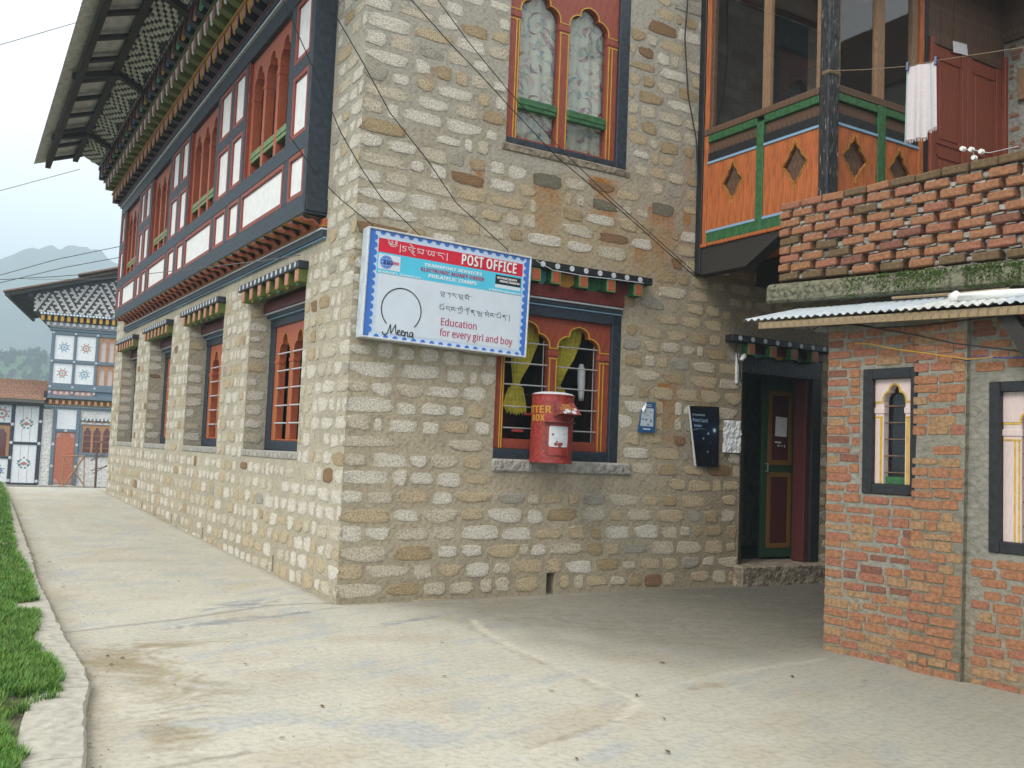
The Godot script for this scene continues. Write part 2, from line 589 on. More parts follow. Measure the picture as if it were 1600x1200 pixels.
	M.curtain.backlight = Color(0.3, 0.27, 0.06)
	mat("towel", 0.70, 0.64, 0.66, 0.06, 0.2, 1.0, "weave", 0.6)
	mat("leaf_litter", 0.12, 0.06, 0.03, 0.4, 0.1, 0.9)
	tex.worn = ntex(noise(FastNoiseLite.TYPE_SIMPLEX_SMOOTH, 0.045, 4, 21), 256, [[0.0, 0.66, 0.79, 0.82, 1.0], [lin(0.013, 0.014, 0.017), lin(0.02, 0.021, 0.024), lin(0.026, 0.026, 0.027), lin(0.24, 0.22, 0.19), lin(0.32, 0.30, 0.27)]])
	M.worn_black.albedo_texture = tex.worn
	M.worn_black.uv1_scale = Vector3(3.2, 0.45, 3.2)
	var gl := StandardMaterial3D.new()
	gl.resource_name = "glass"
	gl.albedo_color = Color(0.10, 0.11, 0.11, 0.04)
	gl.roughness = 0.03
	gl.transparency = BaseMaterial3D.TRANSPARENCY_ALPHA
	M.glass = gl
	# printed cloth: faded flowers and leaves on grey green
	var im := Image.create(256, 256, false, Image.FORMAT_RGB8)
	im.fill(Color(0.64, 0.67, 0.61))
	var r2 := RandomNumberGenerator.new()
	r2.seed = 8
	for k in 120:
		var cx := r2.randf() * 256.0
		var cy := r2.randf() * 256.0
		var col: Color = [Color(0.42, 0.17, 0.25), Color(0.27, 0.44, 0.50), Color(0.45, 0.52, 0.44), Color(0.62, 0.50, 0.50), Color(0.56, 0.62, 0.62)][k % 5]
		var ang := r2.randf() * TAU
		var ln := r2.randf_range(8, 26)
		var wd := r2.randf_range(3, 8)
		for t in 60:
			var s := t / 59.0 * 2.0 - 1.0
			var w := wd * (1.0 - s * s)
			var px := cx + cos(ang + s * 0.5) * s * ln
			var py := cy + sin(ang + s * 0.5) * s * ln
			for q in 10:
				var o := (q / 9.0 * 2.0 - 1.0) * w
				var ix := posmod(int(px - sin(ang) * o), 256)
				var iy := posmod(int(py + cos(ang) * o), 256)
				im.set_pixel(ix, iy, im.get_pixel(ix, iy).lerp(col, 0.55))
	var fl := StandardMaterial3D.new()
	fl.resource_name = "flower_cloth"
	fl.albedo_texture = ImageTexture.create_from_image(im)
	fl.uv1_triplanar = true
	fl.uv1_world_triplanar = true
	fl.uv1_scale = Vector3.ONE / 0.95
	fl.roughness = 0.95
	M.flower_cloth = fl

func stone_mat(called: String, r: float, g: float, b: float) -> void:
	var m := StandardMaterial3D.new()
	m.resource_name = called
	m.roughness = 0.95
	var n := noise(FastNoiseLite.TYPE_SIMPLEX_SMOOTH, 0.05, 5, called.hash() % 977)
	n.fractal_gain = 0.72
	m.albedo_texture = ntex(n, 384, [[0.05, 0.28, 0.42, 0.6, 0.9], [lin(r * 0.42, g * 0.39, b * 0.34), lin(r * 0.74, g * 0.71, b * 0.65), lin(r * 0.9, g * 0.89, b * 0.87), lin(r * 1.06, g * 1.06, b * 1.06), lin(minf(r * 1.22, 0.8), minf(g * 1.24, 0.79), minf(b * 1.28, 0.77))]])
	m.uv1_triplanar = true
	m.uv1_world_triplanar = true
	m.uv1_scale = Vector3(1, 0.75, 1) / 0.55
	m.vertex_color_use_as_albedo = true
	m.normal_enabled = true
	m.normal_texture = tex.peck
	m.normal_scale = 0.45
	M[called] = m

# ---------- lane, kerb, verge ----------
func road_tone(x: float, z: float) -> Color:
	var n: float = nz.a.get_noise_2d(x * 0.8, z * 0.8)
	var w: float = nz.c.get_noise_2d(x * 2.0, z * 2.0)
	var st: float = nz.b.get_noise_2d(x * 0.55 + w * 0.8, z * 1.6 - x * 0.5 + w)
	var c := Color(0.465, 0.44, 0.365) * (1.0 + 0.10 * n + 0.09 * st)
	# bluish trowel patches of bare cement
	var p := smoothstep(0.14, 0.42, nz.b.get_noise_2d(x * 0.30 + 40.0, z * 0.75 + x * 0.3) + 0.5 * w)
	c = c.lerp(Color(0.36, 0.375, 0.37), p * 0.62)
	# brown dust
	p = smoothstep(0.1, 0.5, nz.a.get_noise_2d(x * 0.7 - 30.0, z * 1.1 + 9.0))
	c = c.lerp(Color(0.40, 0.345, 0.25), p * 0.5)
	# gutter dirt along the kerb
	var k := x - kerb_x(z)
	c = c.lerp(Color(0.25, 0.215, 0.14), 0.75 * clampf(1.0 - k / (0.22 + 0.16 * w + 0.1 * st), 0.0, 1.0) * (0.6 + 0.8 * absf(st)))
	for q in [[-2.1, 2.35, 0.3, 0.75], [-2.25, 1.7, 0.28, 0.35], [-1.75, 1.35, 0.45, 0.10], [-2.28, 3.6, 0.2, 0.35]]:
		var d := Vector2((x - q[0]) / q[2], (z - q[1]) / q[3]).length() + st * 0.9 + n * 0.5
		c = c.lerp(Color(0.26, 0.215, 0.125), 0.75 * clampf(1.2 - d, 0.0, 1.0))
	c = c.lerp(Color(0.25, 0.24, 0.20), 0.72 * smoothstep(0.0, 3.0, x + 0.3 * (z - 3.2) + 0.5 * n))  # shade over the right foreground, painted into the concrete tone
	# shade of the covered passage painted into the floor, deepest near the door
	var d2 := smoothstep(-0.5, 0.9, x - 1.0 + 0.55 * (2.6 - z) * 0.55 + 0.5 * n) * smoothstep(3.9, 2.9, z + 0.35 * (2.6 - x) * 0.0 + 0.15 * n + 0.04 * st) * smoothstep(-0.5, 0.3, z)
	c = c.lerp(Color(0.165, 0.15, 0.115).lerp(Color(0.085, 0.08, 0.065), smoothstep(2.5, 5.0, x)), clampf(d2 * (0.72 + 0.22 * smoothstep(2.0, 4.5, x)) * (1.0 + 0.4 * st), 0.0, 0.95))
	# joint between two pours, arc of the later patch, and hairline cracks
	c = line_tone(c, x, z, [[-2.4, 0.62], [-1.568, 0.36], [-0.601, -0.12], [0.007, -0.10]], 0.055, Color(0.20, 0.20, 0.19), 0.75, st)
	for q in [[-0.85, -0.2, 0.35, 0.16], [-1.25, 0.55, 0.42, 0.10], [-0.55, 0.35, 0.5, 0.05], [0.3, 1.0, 0.4, 0.07]]:
		var d := Vector2((x - q[0]) / q[2], (z - q[1] + 0.4 * (x - q[0])) / q[3]).length() + st * 1.1
		c = c.lerp(Color(0.21, 0.23, 0.245), 0.85 * clampf(1.2 - d, 0.0, 1.0))
	var arc := [[0.86, 1.15], [0.691, 1.608], [0.57, 2.272], [0.534, 2.866], [0.51, 3.446], [0.442, 3.911], [0.38, 4.052], [-0.013, 4.34], [-0.396, 4.506], [-0.719, 4.569]]
	c = line_tone(c, x, z, arc, 0.06, Color(0.56, 0.52, 0.43), 0.75 * smoothstep(-0.35, 0.15, n + st), st)
	c = line_tone(c, x + 0.07, z + 0.03, arc, 0.05, Color(0.27, 0.22, 0.155), 0.6 * smoothstep(-0.3, 0.2, st - n * 0.5), st)
	c = line_tone(c, x, z, [[0.44, 3.92], [1.03, 3.69], [1.76, 3.62], [2.63, 3.54]], 0.06, Color(0.50, 0.47, 0.39), 0.35, st)
	c = line_tone(c, x, z, [[-2.9, 4.2], [-2.438, 4.104], [-2.196, 4.06], [-1.978, 4.049]], 0.04, Color(0.20, 0.17, 0.12), 0.6, st)
	for q in [[1.2, 3.86, 0.16, 0.07], [1.0, 3.88, 0.07, 0.06]]:
		var d := Vector2((x - q[0]) / q[2], (z - q[1]) / q[3]).length() + st * 0.6
		c = c.lerp(Color(0.27, 0.22, 0.155), 0.7 * clampf(1.4 - d, 0.0, 1.0))
	# darker strip along the foot of the walls
	var wd := minf(absf(x) if z < 0.0 else 9.0, absf(z) if x > 0.0 else 9.0)
	c = c.lerp(Color(0.20, 0.18, 0.14), 0.55 * clampf(1.0 - wd / (0.10 + 0.06 * st), 0.0, 1.0))
	return c

func line_tone(c: Color, x: float, z: float, pts: Array, w: float, col: Color, k: float, st: float) -> Color:
	var p := Vector2(x, z) + Vector2(st, -st) * 0.03
	for i in range(pts.size() - 1):
		var q := Geometry2D.get_closest_point_to_segment(p, Vector2(pts[i][0], pts[i][1]), Vector2(pts[i + 1][0], pts[i + 1][1]))
		var d := q.distance_to(p)
		if d < w: c = c.lerp(col, k * (1.0 - d / w))
	return c

func build_ground() -> void:
	mat("concrete", 0.98, 0.98, 0.98, 0.10, 0.4, 0.9, "rough", 0.25).vertex_color_use_as_albedo = true
	mat("kerb_stone", 0.41, 0.39, 0.33, 0.14, 0.6, 0.95, "rough", 0.22)
	mat("soil", 0.10, 0.085, 0.05, 0.4, 0.8, 1.0, "rough", 0.8)
	mat("meadow", 0.055, 0.13, 0.03, 0.4, 3.0, 1.0)
	# the land, one sheet out to the hills
	var st := SurfaceTool.new()
	st.begin(Mesh.PRIMITIVE_TRIANGLES)
	st.set_smooth_group(0)
	var xs := [-500.0, -120.0, -30.0, -12.0, -6.0, -3.0, 0.0, 4.0, 10.0, 20.0, 40.0, 120.0, 600.0]
	var zs := [30.0, 12.0, 0.0, -4.0, -9.0, -13.5, -16.0, -19.0, -22.0, -25.0, -28.0, -31.0, -34.0, -40.0, -60.0, -200.0, -1100.0]
	for i in range(xs.size() - 1):
		for j in range(zs.size() - 1):
			for k in [[0, 0], [1, 0], [1, 1], [0, 0], [1, 1], [0, 1]]:
				var x: float = xs[i + k[0]]
				var z: float = zs[j + k[1]]
				st.add_vertex(Vector3(x, gh(x, z) - 0.02, z))
	st.index()
	st.generate_normals()
	var g := MeshInstance3D.new()
	g.name = "ground"
	g.mesh = st.commit()
	g.mesh.surface_set_material(0, M.soil)
	add_child(g)
	structure(g)
	# concrete lane
	var s := Sh.new()
	var zl := [9.5]
	while zl[-1] > -22.0:
		var z: float = zl[-1]
		zl.append(z - (0.032 if z < 4.9 and z > -1.2 else 0.12 if z > -6.0 else 0.3))
	var n := 230
	var rows := []
	var tones := []
	for z in zl:
		var row := []
		var tr := []
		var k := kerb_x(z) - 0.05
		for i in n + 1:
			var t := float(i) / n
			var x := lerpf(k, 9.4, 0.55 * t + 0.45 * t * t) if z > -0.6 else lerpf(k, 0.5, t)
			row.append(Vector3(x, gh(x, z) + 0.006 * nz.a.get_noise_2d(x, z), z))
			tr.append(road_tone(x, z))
		rows.append(row)
		tones.append(tr)
	var tm := SurfaceTool.new()
	tm.begin(Mesh.PRIMITIVE_TRIANGLES)
	for j in zl.size():
		for i in n + 1:
			tm.set_color(tones[j][i])
			tm.set_normal(Vector3.UP)
			tm.add_vertex(rows[j][i])
	for j in range(zl.size() - 1):
		for i in n:
			var a := j * (n + 1) + i
			var b := a + n + 1
			for q in [a, b, b + 1, a, b + 1, a + 1]: tm.add_index(q)
	tm.generate_normals()
	var road := MeshInstance3D.new()
	road.name = "road"
	road.mesh = tm.commit()
	road.mesh.surface_set_material(0, M.concrete)
	add_child(road)
	structure(road)
	# kerb: cast lengths with a worn upper edge
	var z := 9.0
	var kerb := Node3D.new()
	kerb.name = "kerb"
	add_child(kerb)
	structure(kerb)
	while z > -15.0:
		var ln := rng.randf_range(1.3, 2.0)
		var ks := Sh.new()
		var m := 14
		var prev := []
		for i in m + 1:
			var zz := z - (ln - 0.006) * i / m
			var x := kerb_x(zz)
			var y := gh(x, zz)
			var j: float = nz.b.get_noise_2d(zz * 1.3, 3.0) * 0.018
			var h: float = 0.062 + 0.012 * nz.b.get_noise_2d(zz * 1.1, 8.0)
			var ring := [Vector3(x + 0.006 + j, y - 0.05, zz), Vector3(x + j, y + h * 0.7, zz), Vector3(x - 0.015 + j * 1.4, y + h, zz), Vector3(x - 0.16, y + h + 0.006, zz), Vector3(x - 0.30, y + h - 0.004, zz), Vector3(x - 0.33, y - 0.05, zz)]
			if i:
				for k in 5:
					ks.face([prev[k], prev[k + 1], ring[k + 1], ring[k]], Vector3(1, 0, 0) if k < 2 else Vector3.UP)
			if i == 0 or i == m: ks.face(ring, Vector3(0, 0, 1 if i == 0 else -1))
			prev = ring
		part("kerb_stone", ks, M.kerb_stone, kerb)
		z -= ln
	# verge
	var vs := Sh.new()
	z = 9.0
	while z > -22.0:
		var z2 := z - 0.5
		for q in [[-0.3, -1.2, 0.05, 0.07], [-1.2, -4.0, 0.07, 0.12], [-4.0, -14.0, 0.12, 0.1], [-14.0, -60.0, 0.1, 0.1]]:
			vs.face([Vector3(kerb_x(z) + q[0], gh(0, z) + q[2], z), Vector3(kerb_x(z2) + q[0], gh(0, z2) + q[2], z2), Vector3(kerb_x(z2) + q[1], gh(0, z2) + q[3], z2), Vector3(kerb_x(z) + q[1], gh(0, z) + q[3], z)], Vector3.UP)
		z = z2
	structure(part("verge_ground", vs, M.soil, null, true))
	# grass tufts
	mat("grass_blade", 1, 1, 1, 0.0).vertex_color_use_as_albedo = true
	M.grass_blade.backlight_enabled = true
	M.grass_blade.backlight = Color(0.35, 0.4, 0.15)
	M.grass_blade.roughness = 0.6
	var gs := Sh.new()
	for k in 11:
		var a := rng.randf() * TAU
		var b := Vector3(rng.randf_range(-0.035, 0.035), -0.01, rng.randf_range(-0.035, 0.035))
		var h := rng.randf_range(0.035, 0.10)
		var l := rng.randf_range(0.02, 0.09)
		var d := Vector3(cos(a), 0, sin(a))
		var w := Vector3(-d.z, 0, d.x) * rng.randf_range(0.0022, 0.004)
		var m1 := b + d * l * 0.3 + Vector3(0, h * 0.6, 0)
		var tp := b + d * l + Vector3(0, h * (1.0 - l * 2.0), 0)
		gs.tri(b - w, m1 - w * 0.8, b + w)
		gs.tri(b + w, m1 - w * 0.8, m1 + w * 0.8)
		gs.tri(m1 - w * 0.8, tp, m1 + w * 0.8)
	for q in gs.v:
		gs.c.append(Color(0.05, 0.14, 0.02).lerp(Color(0.12, 0.31, 0.04), clampf(q.y / 0.1, 0, 1)))
	var xs2 := []
	var cols := []
	for k in 30000:
		var zz: float
		var f := rng.randf()
		zz = lerpf(5.2, -2.0, rng.randf()) if f < 0.55 else lerpf(-2.0, -16.0, rng.randf())
		var edge := grass_x(zz)
		var dx := rng.randf()
		var x := edge - 0.045 - (dx * dx * 2.6 if f < 0.55 else dx * dx * 4.0)
		x += nz.b.get_noise_2d(zz * 1.6, 1.0) * 0.05
		var bare: float = nz.a.get_noise_2d(x * 1.6 + 7.0, zz * 1.6)
		if edge - x < 0.2 and bare > 0.3: continue
		if zz > 2.75 and zz < 3.5 and x > -3.05 and rng.randf() < 0.85: continue
		var y := gh(x, zz) + (0.058 if x > kerb_x(zz) - 0.34 else 0.055 + 0.02 * minf(1.0, kerb_x(zz) - x))
		var sc := rng.randf_range(0.55, 1.15) * (0.75 + 0.5 * clampf(edge - x, 0, 0.6)) * (1.0 if f < 0.55 else 1.25)
		xs2.append(Transform3D(Basis(Vector3.UP, rng.randf() * TAU).scaled(Vector3(sc, sc * rng.randf_range(0.8, 1.2), sc)), Vector3(x, y, zz)))
		var v := 1.0 + 0.25 * rng.randf_range(-1, 1) + 0.25 * bare
		cols.append(Color(v * 2.6, v * 1.25, v * 1.5) if rng.randf() < 0.07 + 0.12 * maxf(0.0, bare) else Color(v * rng.randf_range(0.85, 1.5), v, v * 0.9))
	var mm := MultiMesh.new()
	mm.transform_format = MultiMesh.TRANSFORM_3D
	mm.use_colors = true
	mm.mesh = gs.mesh(M.grass_blade)
	mm.instance_count = xs2.size()
	for i in xs2.size():
		mm.set_instance_transform(i, xs2[i])
		mm.set_instance_color(i, cols[i])
	var gi := MultiMeshInstance3D.new()
	gi.name = "grass"
	# grit swept against the kerb and the wall foot
	var ps := Sh.new()
	ps.lathe([Vector2(0.001, 1.0), Vector2(0.8, 0.6), Vector2(1.0, 0.0)], 5)
	mat("grit_stone", 0.24, 0.20, 0.14, 0.4, 0.05, 0.95)
	var gm := MultiMesh.new()
	gm.transform_format = MultiMesh.TRANSFORM_3D
	gm.mesh = ps.mesh(M.grit_stone)
	gm.instance_count = 700
	for i in 700:
		var f := rng.randf()
		var zz := rng.randf_range(-10.0, 4.8)
		var e := rng.randf()
		var gx := kerb_x(zz) + 0.015 + 0.35 * e * e
		if f > 0.55:
			zz = rng.randf_range(-9.0, 0.0)
			gx = -0.01 - 0.10 * e * e
		if f > 0.75:
			gx = rng.randf_range(0.0, 5.0)
			zz = 0.01 + 0.12 * e * e
		if f > 0.88:
			gx = rng.randf_range(-2.4, 3.0)
			zz = rng.randf_range(0.0, 5.5)
		var r := rng.randf_range(0.0015, 0.005)
		gm.set_instance_transform(i, Transform3D(Basis(Vector3.UP, rng.randf() * TAU).scaled(Vector3(r * rng.randf_range(0.7, 1.6), r * 0.8, r)), Vector3(gx, gh(gx, zz) + 0.004, zz)))
	var go := MultiMeshInstance3D.new()
	go.name = "grit"
	go.multimesh = gm
	add_child(go)
	tag(stuff(go), "fine grit and crumbs of earth lying along the kerb and wall foot", "grit")
	gi.multimesh = mm
	add_child(gi)
	tag(stuff(gi), "lush short green grass spilling over the kerb beside the lane", "grass")

# ---------- the stone building ----------
func wall_tone_front(u: float, v: float) -> Color:
	var n: float = nz.a.get_noise_2d(u * 1.3, v * 1.3)
	var m: float = nz.b.get_noise_2d(u * 0.9, v * 0.9)
	var c := Color(0.39, 0.335, 0.24) * (1.0 + 0.16 * n + 0.14 * m)
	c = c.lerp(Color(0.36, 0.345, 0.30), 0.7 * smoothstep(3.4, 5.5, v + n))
	c = c.lerp(Color(0.235, 0.19, 0.125), 0.7 * smoothstep(3.3, 5.2, u + n * 0.8) * smoothstep(7.0, 3.5, v))  # darker towards the porch: its shade is put into the mortar tone
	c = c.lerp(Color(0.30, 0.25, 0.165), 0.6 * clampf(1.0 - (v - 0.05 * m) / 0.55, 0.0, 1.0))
	c = c.lerp(Color(0.40, 0.295, 0.16), 0.5 * smoothstep(1.0, 0.2, Vector2((u - 3.1) / 1.9, (v - 4.0) / 0.75).length() + 0.4 * n))
	for q in [[2.2, 4.46, 0.24, 0.8], [2.98, 4.6, 0.22, 0.55], [3.05, 4.3, 0.12, 0.5], [3.85, 4.4, 0.25, 1.0], [3.55, 4.0, 0.12, 0.5], [4.25, 4.5, 0.09, 0.6], [1.36, 4.42, 0.06, 0.35], [4.0, 2.3, 0.2, 0.9], [4.6, 2.5, 0.2, 0.5], [0.72, 5.42, 0.12, 0.25], [4.25, 5.2, 0.07, 0.3]]:
		var d: float = absf(u - q[0] + 0.06 * m) / (q[2] * (1.0 + 0.4 * m))
		var t: float = (q[1] - v) / q[3]
		if d < 1.0 and t > -0.1 and t < 1.0:
			c = c.lerp(Color(0.36, 0.16, 0.04), 1.0 * (1.0 - d * d) * (1.0 - t) * (0.75 + 0.8 * m))
	return c

func wall_tone_lane(u: float, v: float) -> Color:
	var n: float = nz.a.get_noise_2d(u * 1.1 + 50.0, v * 1.1)
	var m: float = nz.b.get_noise_2d(u * 0.9 + 20.0, v * 0.9)
	var c := Color(0.42, 0.375, 0.285) * (1.0 + 0.14 * n + 0.14 * m)
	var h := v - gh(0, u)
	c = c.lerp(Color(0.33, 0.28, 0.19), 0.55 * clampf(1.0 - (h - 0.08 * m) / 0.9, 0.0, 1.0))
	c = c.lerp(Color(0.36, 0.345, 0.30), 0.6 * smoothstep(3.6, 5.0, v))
	return c

func pick_stone(front: bool, u: float, v: float) -> String:
	var r := rng.randf()
	var n: float = nz.a.get_noise_2d(u * 0.6 + 3.0, v * 0.6)
	if front:
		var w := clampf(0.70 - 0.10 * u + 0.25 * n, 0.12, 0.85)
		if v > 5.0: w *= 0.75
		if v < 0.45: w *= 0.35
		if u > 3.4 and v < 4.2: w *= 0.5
		if r < w: return "stone_white" if u < 1.6 or rng.randf() < 0.35 else "stone_pale"
		r = (r - w) / (1.0 - w)
		if u < 1.2 and rng.randf() < 0.5: return "stone_pale"
		if r < 0.42: return "stone_cream"
		if r < 0.64: return "stone_tan"
		if r < 0.86: return "stone_pale"
		if r < 0.91: return "stone_rust"
		return "stone_grey"
	if v - gh(0, u) < 0.75 and rng.randf() < 0.5: return "stone_cream" if rng.randf() < 0.5 else "stone_pale"
	if r < 0.58 + 0.3 * n: return "stone_white"
	if r < 0.80: return "stone_pale"
	if r < 0.93: return "stone_cream"
	if r < 0.965: return "stone_tan"
	if r < 0.98: return "stone_rust"
	return "stone_grey"

func lane_box(s: Sh, u0: float, u1: float, y0: float, y1: float, z0: float, z1: float, b := 0.004) -> void:
	s.box(Vector3(u0, y0, z0), Vector3(u1, y1, z1), b, xf_lane)

func build_house() -> void:
	house = thing("stone_post_office", "large squared stone building with painted timber upper storey and wide tin eaves beside the lane", "building")
	var rows := [-0.16]
	while rows[-1] < 7.6: rows.append(rows[-1] + 0.176 + rng.randf_range(-0.013, 0.013))
	var low := [1.65, 3.29, 1.44, 3.46]
	var upp := [1.65, 3.28, 4.83, 7.45]
	var dor := [5.2, 6.64, -0.1, 3.0]
	var weep := [2.385, 2.50, -0.06, 0.23]
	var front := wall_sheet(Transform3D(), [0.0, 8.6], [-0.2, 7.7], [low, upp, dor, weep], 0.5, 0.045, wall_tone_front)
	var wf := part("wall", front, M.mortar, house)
	var wins := [[-3.42, -1.36], [-6.68, -4.7], [-9.72, -7.95], [-12.6, -10.95]]
	var holes := [[-12.0, -1.15, 4.15, 5.9]]
	for w in wins: holes.append([w[0], w[1], 1.42, 3.34])
	for w in [[-1.99, -1.935, 0.07, 0.25], [-5.18, -5.12, 0.13, 0.29], [-7.17, -7.1, 0.19, 0.32], [-9.57, -9.5, 0.25, 0.38]]: holes.append(w)
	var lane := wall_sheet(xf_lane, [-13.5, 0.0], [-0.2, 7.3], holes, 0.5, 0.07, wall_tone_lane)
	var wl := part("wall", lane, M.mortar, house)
	# every stone: [transform, shape, material, parent wall, weight]
	var all := []
	var eye := Vector3(-3.486, 1.5, 8.793)
	var keep_f := [low, upp, dor, weep, [1.1, 3.75, 3.42, 3.68], [1.62, 3.5, 1.25, 1.46], [4.84, 6.78, 2.9, 3.12], [1.55, 3.4, 4.70, 4.86], [1.98, 2.43, 4.40, 4.60], [2.72, 3.25, 4.28, 4.47], [3.64, 4.06, 4.35, 4.56], [2.07, 2.35, 3.98, 4.4], [3.70, 4.0, 3.88, 4.35], [3.95, 4.12, 1.75, 2.15]]
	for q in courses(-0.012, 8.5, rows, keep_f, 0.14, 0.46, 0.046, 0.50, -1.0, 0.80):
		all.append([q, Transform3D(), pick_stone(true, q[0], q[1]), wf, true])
	for q in [[2.20, 4.50, 0.40, 0.16, "stone_slate"], [2.99, 4.36, 0.36, 0.12, "stone_slate"], [3.85, 4.455, 0.36, 0.17, "stone_slate"], [2.95, 4.57, 0.36, 0.12, "stone_rust"]]:
		all.append([q, Transform3D(), q[4], wf, true])
	var keep_l := holes.duplicate()
	keep_l.append([-12.4, -0.8, 3.66, 6.6])
	for w in wins: keep_l.append([w[0] - 0.25, w[1] + 0.06, 3.26, 3.57])
	for w in wins: keep_l.append([w[0] - 0.04, w[1] + 0.04, 1.28, 1.45])
	for q in courses(-13.49, 0.012, rows, keep_l, 0.12, 0.31, 0.044, -1.0, 0.34, 0.80):
		all.append([q, xf_lane, pick_stone(false, q[0], q[1]), wl, true])
	for w in wins:   # far jambs of the deep openings
		var xj := Transform3D(Basis(), Vector3(0, 0, w[0]))
		for q in courses(0.008, 0.24, rows, [], 0.2, 0.26, 0.05):
			if q[1] > 1.5 and q[1] < 3.24: all.append([q, xj, pick_stone(false, w[0], q[1]), wl, true])
	for i in range(all.size() - 1, -1, -1):   # here and there a stone lies wholly under the pointing
		if rng.randf() < 0.04: all.remove_at(i)
	for s in all:
		var q: Array = s[0]
		var x: Transform3D = s[1]
		var p := x * Vector3(q[0], q[1], 0)
		var d := eye - p
		var n := x.basis.z
		var wgt: float = q[2] * q[3] * maxf(0.0, n.dot(d.normalized())) / d.length_squared()
		if p.y > 6.7 or p.x > 6.7: wgt = 0.0
		s.append(wgt)
	all.sort_custom(func(a, b): return a[5] > b[5])
	var shapes := {}
	var rest := {wf: {}, wl: {}}
	for i in all.size():
		var q: Array = all[i][0]
		var x: Transform3D = all[i][1]
		var k: int = rng.randi() % 20
		var dp := rng.randf_range(0.003, 0.009)
		var t := x * Transform3D(Basis(Vector3(0, 0, 1), rng.randf_range(-0.03, 0.03)).scaled_local(Vector3(q[2] * (1 if rng.randf() < 0.5 else -1), q[3], dp)), Vector3(q[0], q[1], 0))
		var m: String = all[i][2]
		if i < 300:
			if not shapes.has(k): shapes[k] = (lumps[k] as Sh).mesh()
			inst("stone", shapes[k], t, all[i][3], M[m])
		else:
			var r: Dictionary = rest[all[i][3]]
			if not r.has(m): r[m] = Sh.new()
			r[m].add(lumps[k], t)
	for w in rest: stuff(multi("stone", rest[w], w))
	# hidden walls, floors
	var s := Sh.new()
	s.box(Vector3(0.5, -0.2, -13.5), Vector3(8.6, 7.3, -13.1))
	s.box(Vector3(8.2, -0.2, -13.1), Vector3(8.6, 7.6, -0.5))
	part("wall", s, M.cement, house)
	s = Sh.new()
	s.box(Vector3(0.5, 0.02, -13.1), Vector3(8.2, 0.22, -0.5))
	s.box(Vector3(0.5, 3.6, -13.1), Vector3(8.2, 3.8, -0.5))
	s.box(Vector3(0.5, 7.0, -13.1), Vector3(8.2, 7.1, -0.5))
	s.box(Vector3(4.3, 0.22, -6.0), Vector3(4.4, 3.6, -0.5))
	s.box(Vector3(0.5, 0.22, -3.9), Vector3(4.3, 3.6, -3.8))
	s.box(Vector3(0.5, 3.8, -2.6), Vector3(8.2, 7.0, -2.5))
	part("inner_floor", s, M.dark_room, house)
	# windows of the front wall
	var lo := trefoil_window(house, Transform3D(), {"u0": 1.66, "u1": 3.16, "y0": 1.55, "spring": 2.68, "top": 3.0, "h": 0.25, "z0": -0.11, "z1": -0.035, "lights": [[1.78, 2.33], [2.45, 3.01]], "board": "red", "trim": true, "rail": 0.105, "glass": -0.14, "room": true})
	s = Sh.new()
	s.box(Vector3(3.16, 1.44, -0.14), Vector3(3.288, 3.24, 0.004), 0.006)
	s.box(Vector3(1.655, 1.44, -0.14), Vector3(3.158, 1.548, 0.002), 0.006)
	part("frame", s, M.navy, lo)
	for k in 6:
		for l in [[1.78, 2.33], [2.45, 3.01]]:
			s = Sh.new()
			var y: float = [2.70, 2.475, 2.24, 2.005, 1.775, 2.93][k]
			if k == 5: continue
			s.tube([Vector3(l[0] - 0.01, y - 0.004, -0.055), Vector3(l[1] + 0.01, y + rng.randf_range(-0.004, 0.004), -0.055)], 0.0085, 6)
			part("bar", s, M.steel, lo)
	for ux in [2.285, 2.965]:
		s = Sh.new()
		s.tube([Vector3(ux, 1.66, -0.075), Vector3(ux, 2.74, -0.075)], 0.006, 5)
		part("bar", s, M.steel, lo)
	head_bands(lo, Transform3D(), 1.655, 3.288, 3.0, 3.345, 0.0)
	lintel(house, Transform3D(), 1.95, 3.61, 3.555, [2.02, 2.28, 2.645, 3.025, 3.415], 0.19, 0.15)
	s = Sh.new()
	s.box(Vector3(1.64, 1.30, -0.02), Vector3(3.47, 1.438, 0.03), 0.02)
	part("window_sill", s, M.cement, house)
	var up := trefoil_window(house, Transform3D(), {"u0": 1.66, "u1": 3.13, "y0": 4.9, "spring": 6.35, "top": 6.95, "h": 0.26, "z0": -0.11, "z1": -0.03, "lights": [[1.80, 2.31], [2.45, 2.985]], "board": "red", "trim": true, "rail": 0.03, "glass": -0.08})
	s = Sh.new()
	s.box(Vector3(3.13, 4.83, -0.14), Vector3(3.278, 7.4, 0.006), 0.006)
	s.box(Vector3(1.655, 4.83, -0.14), Vector3(3.128, 4.898, 0.004), 0.006)
	s.box(Vector3(1.655, 6.95, -0.14), Vector3(3.128, 7.4, 0.002), 0.006)
	part("frame", s, M.navy, up)
	for l in [[1.80, 2.31], [2.45, 2.985]]:
		s = Sh.new()
		s.box(Vector3(l[0] + 0.003, 5.24, -0.075), Vector3(l[1] - 0.003, 5.375, -0.02), 0.012)
		s.box(Vector3(l[0] + 0.003, 5.29, -0.03), Vector3(l[1] - 0.003, 5.32, -0.012), 0.006)
		part("crossbar", s, M.green, up)
	s = Sh.new()
	s.box(Vector3(1.6, 4.735, -0.02), Vector3(3.34, 4.826, 0.012), 0.015)
	part("window_sill", s, M.plaster, house)
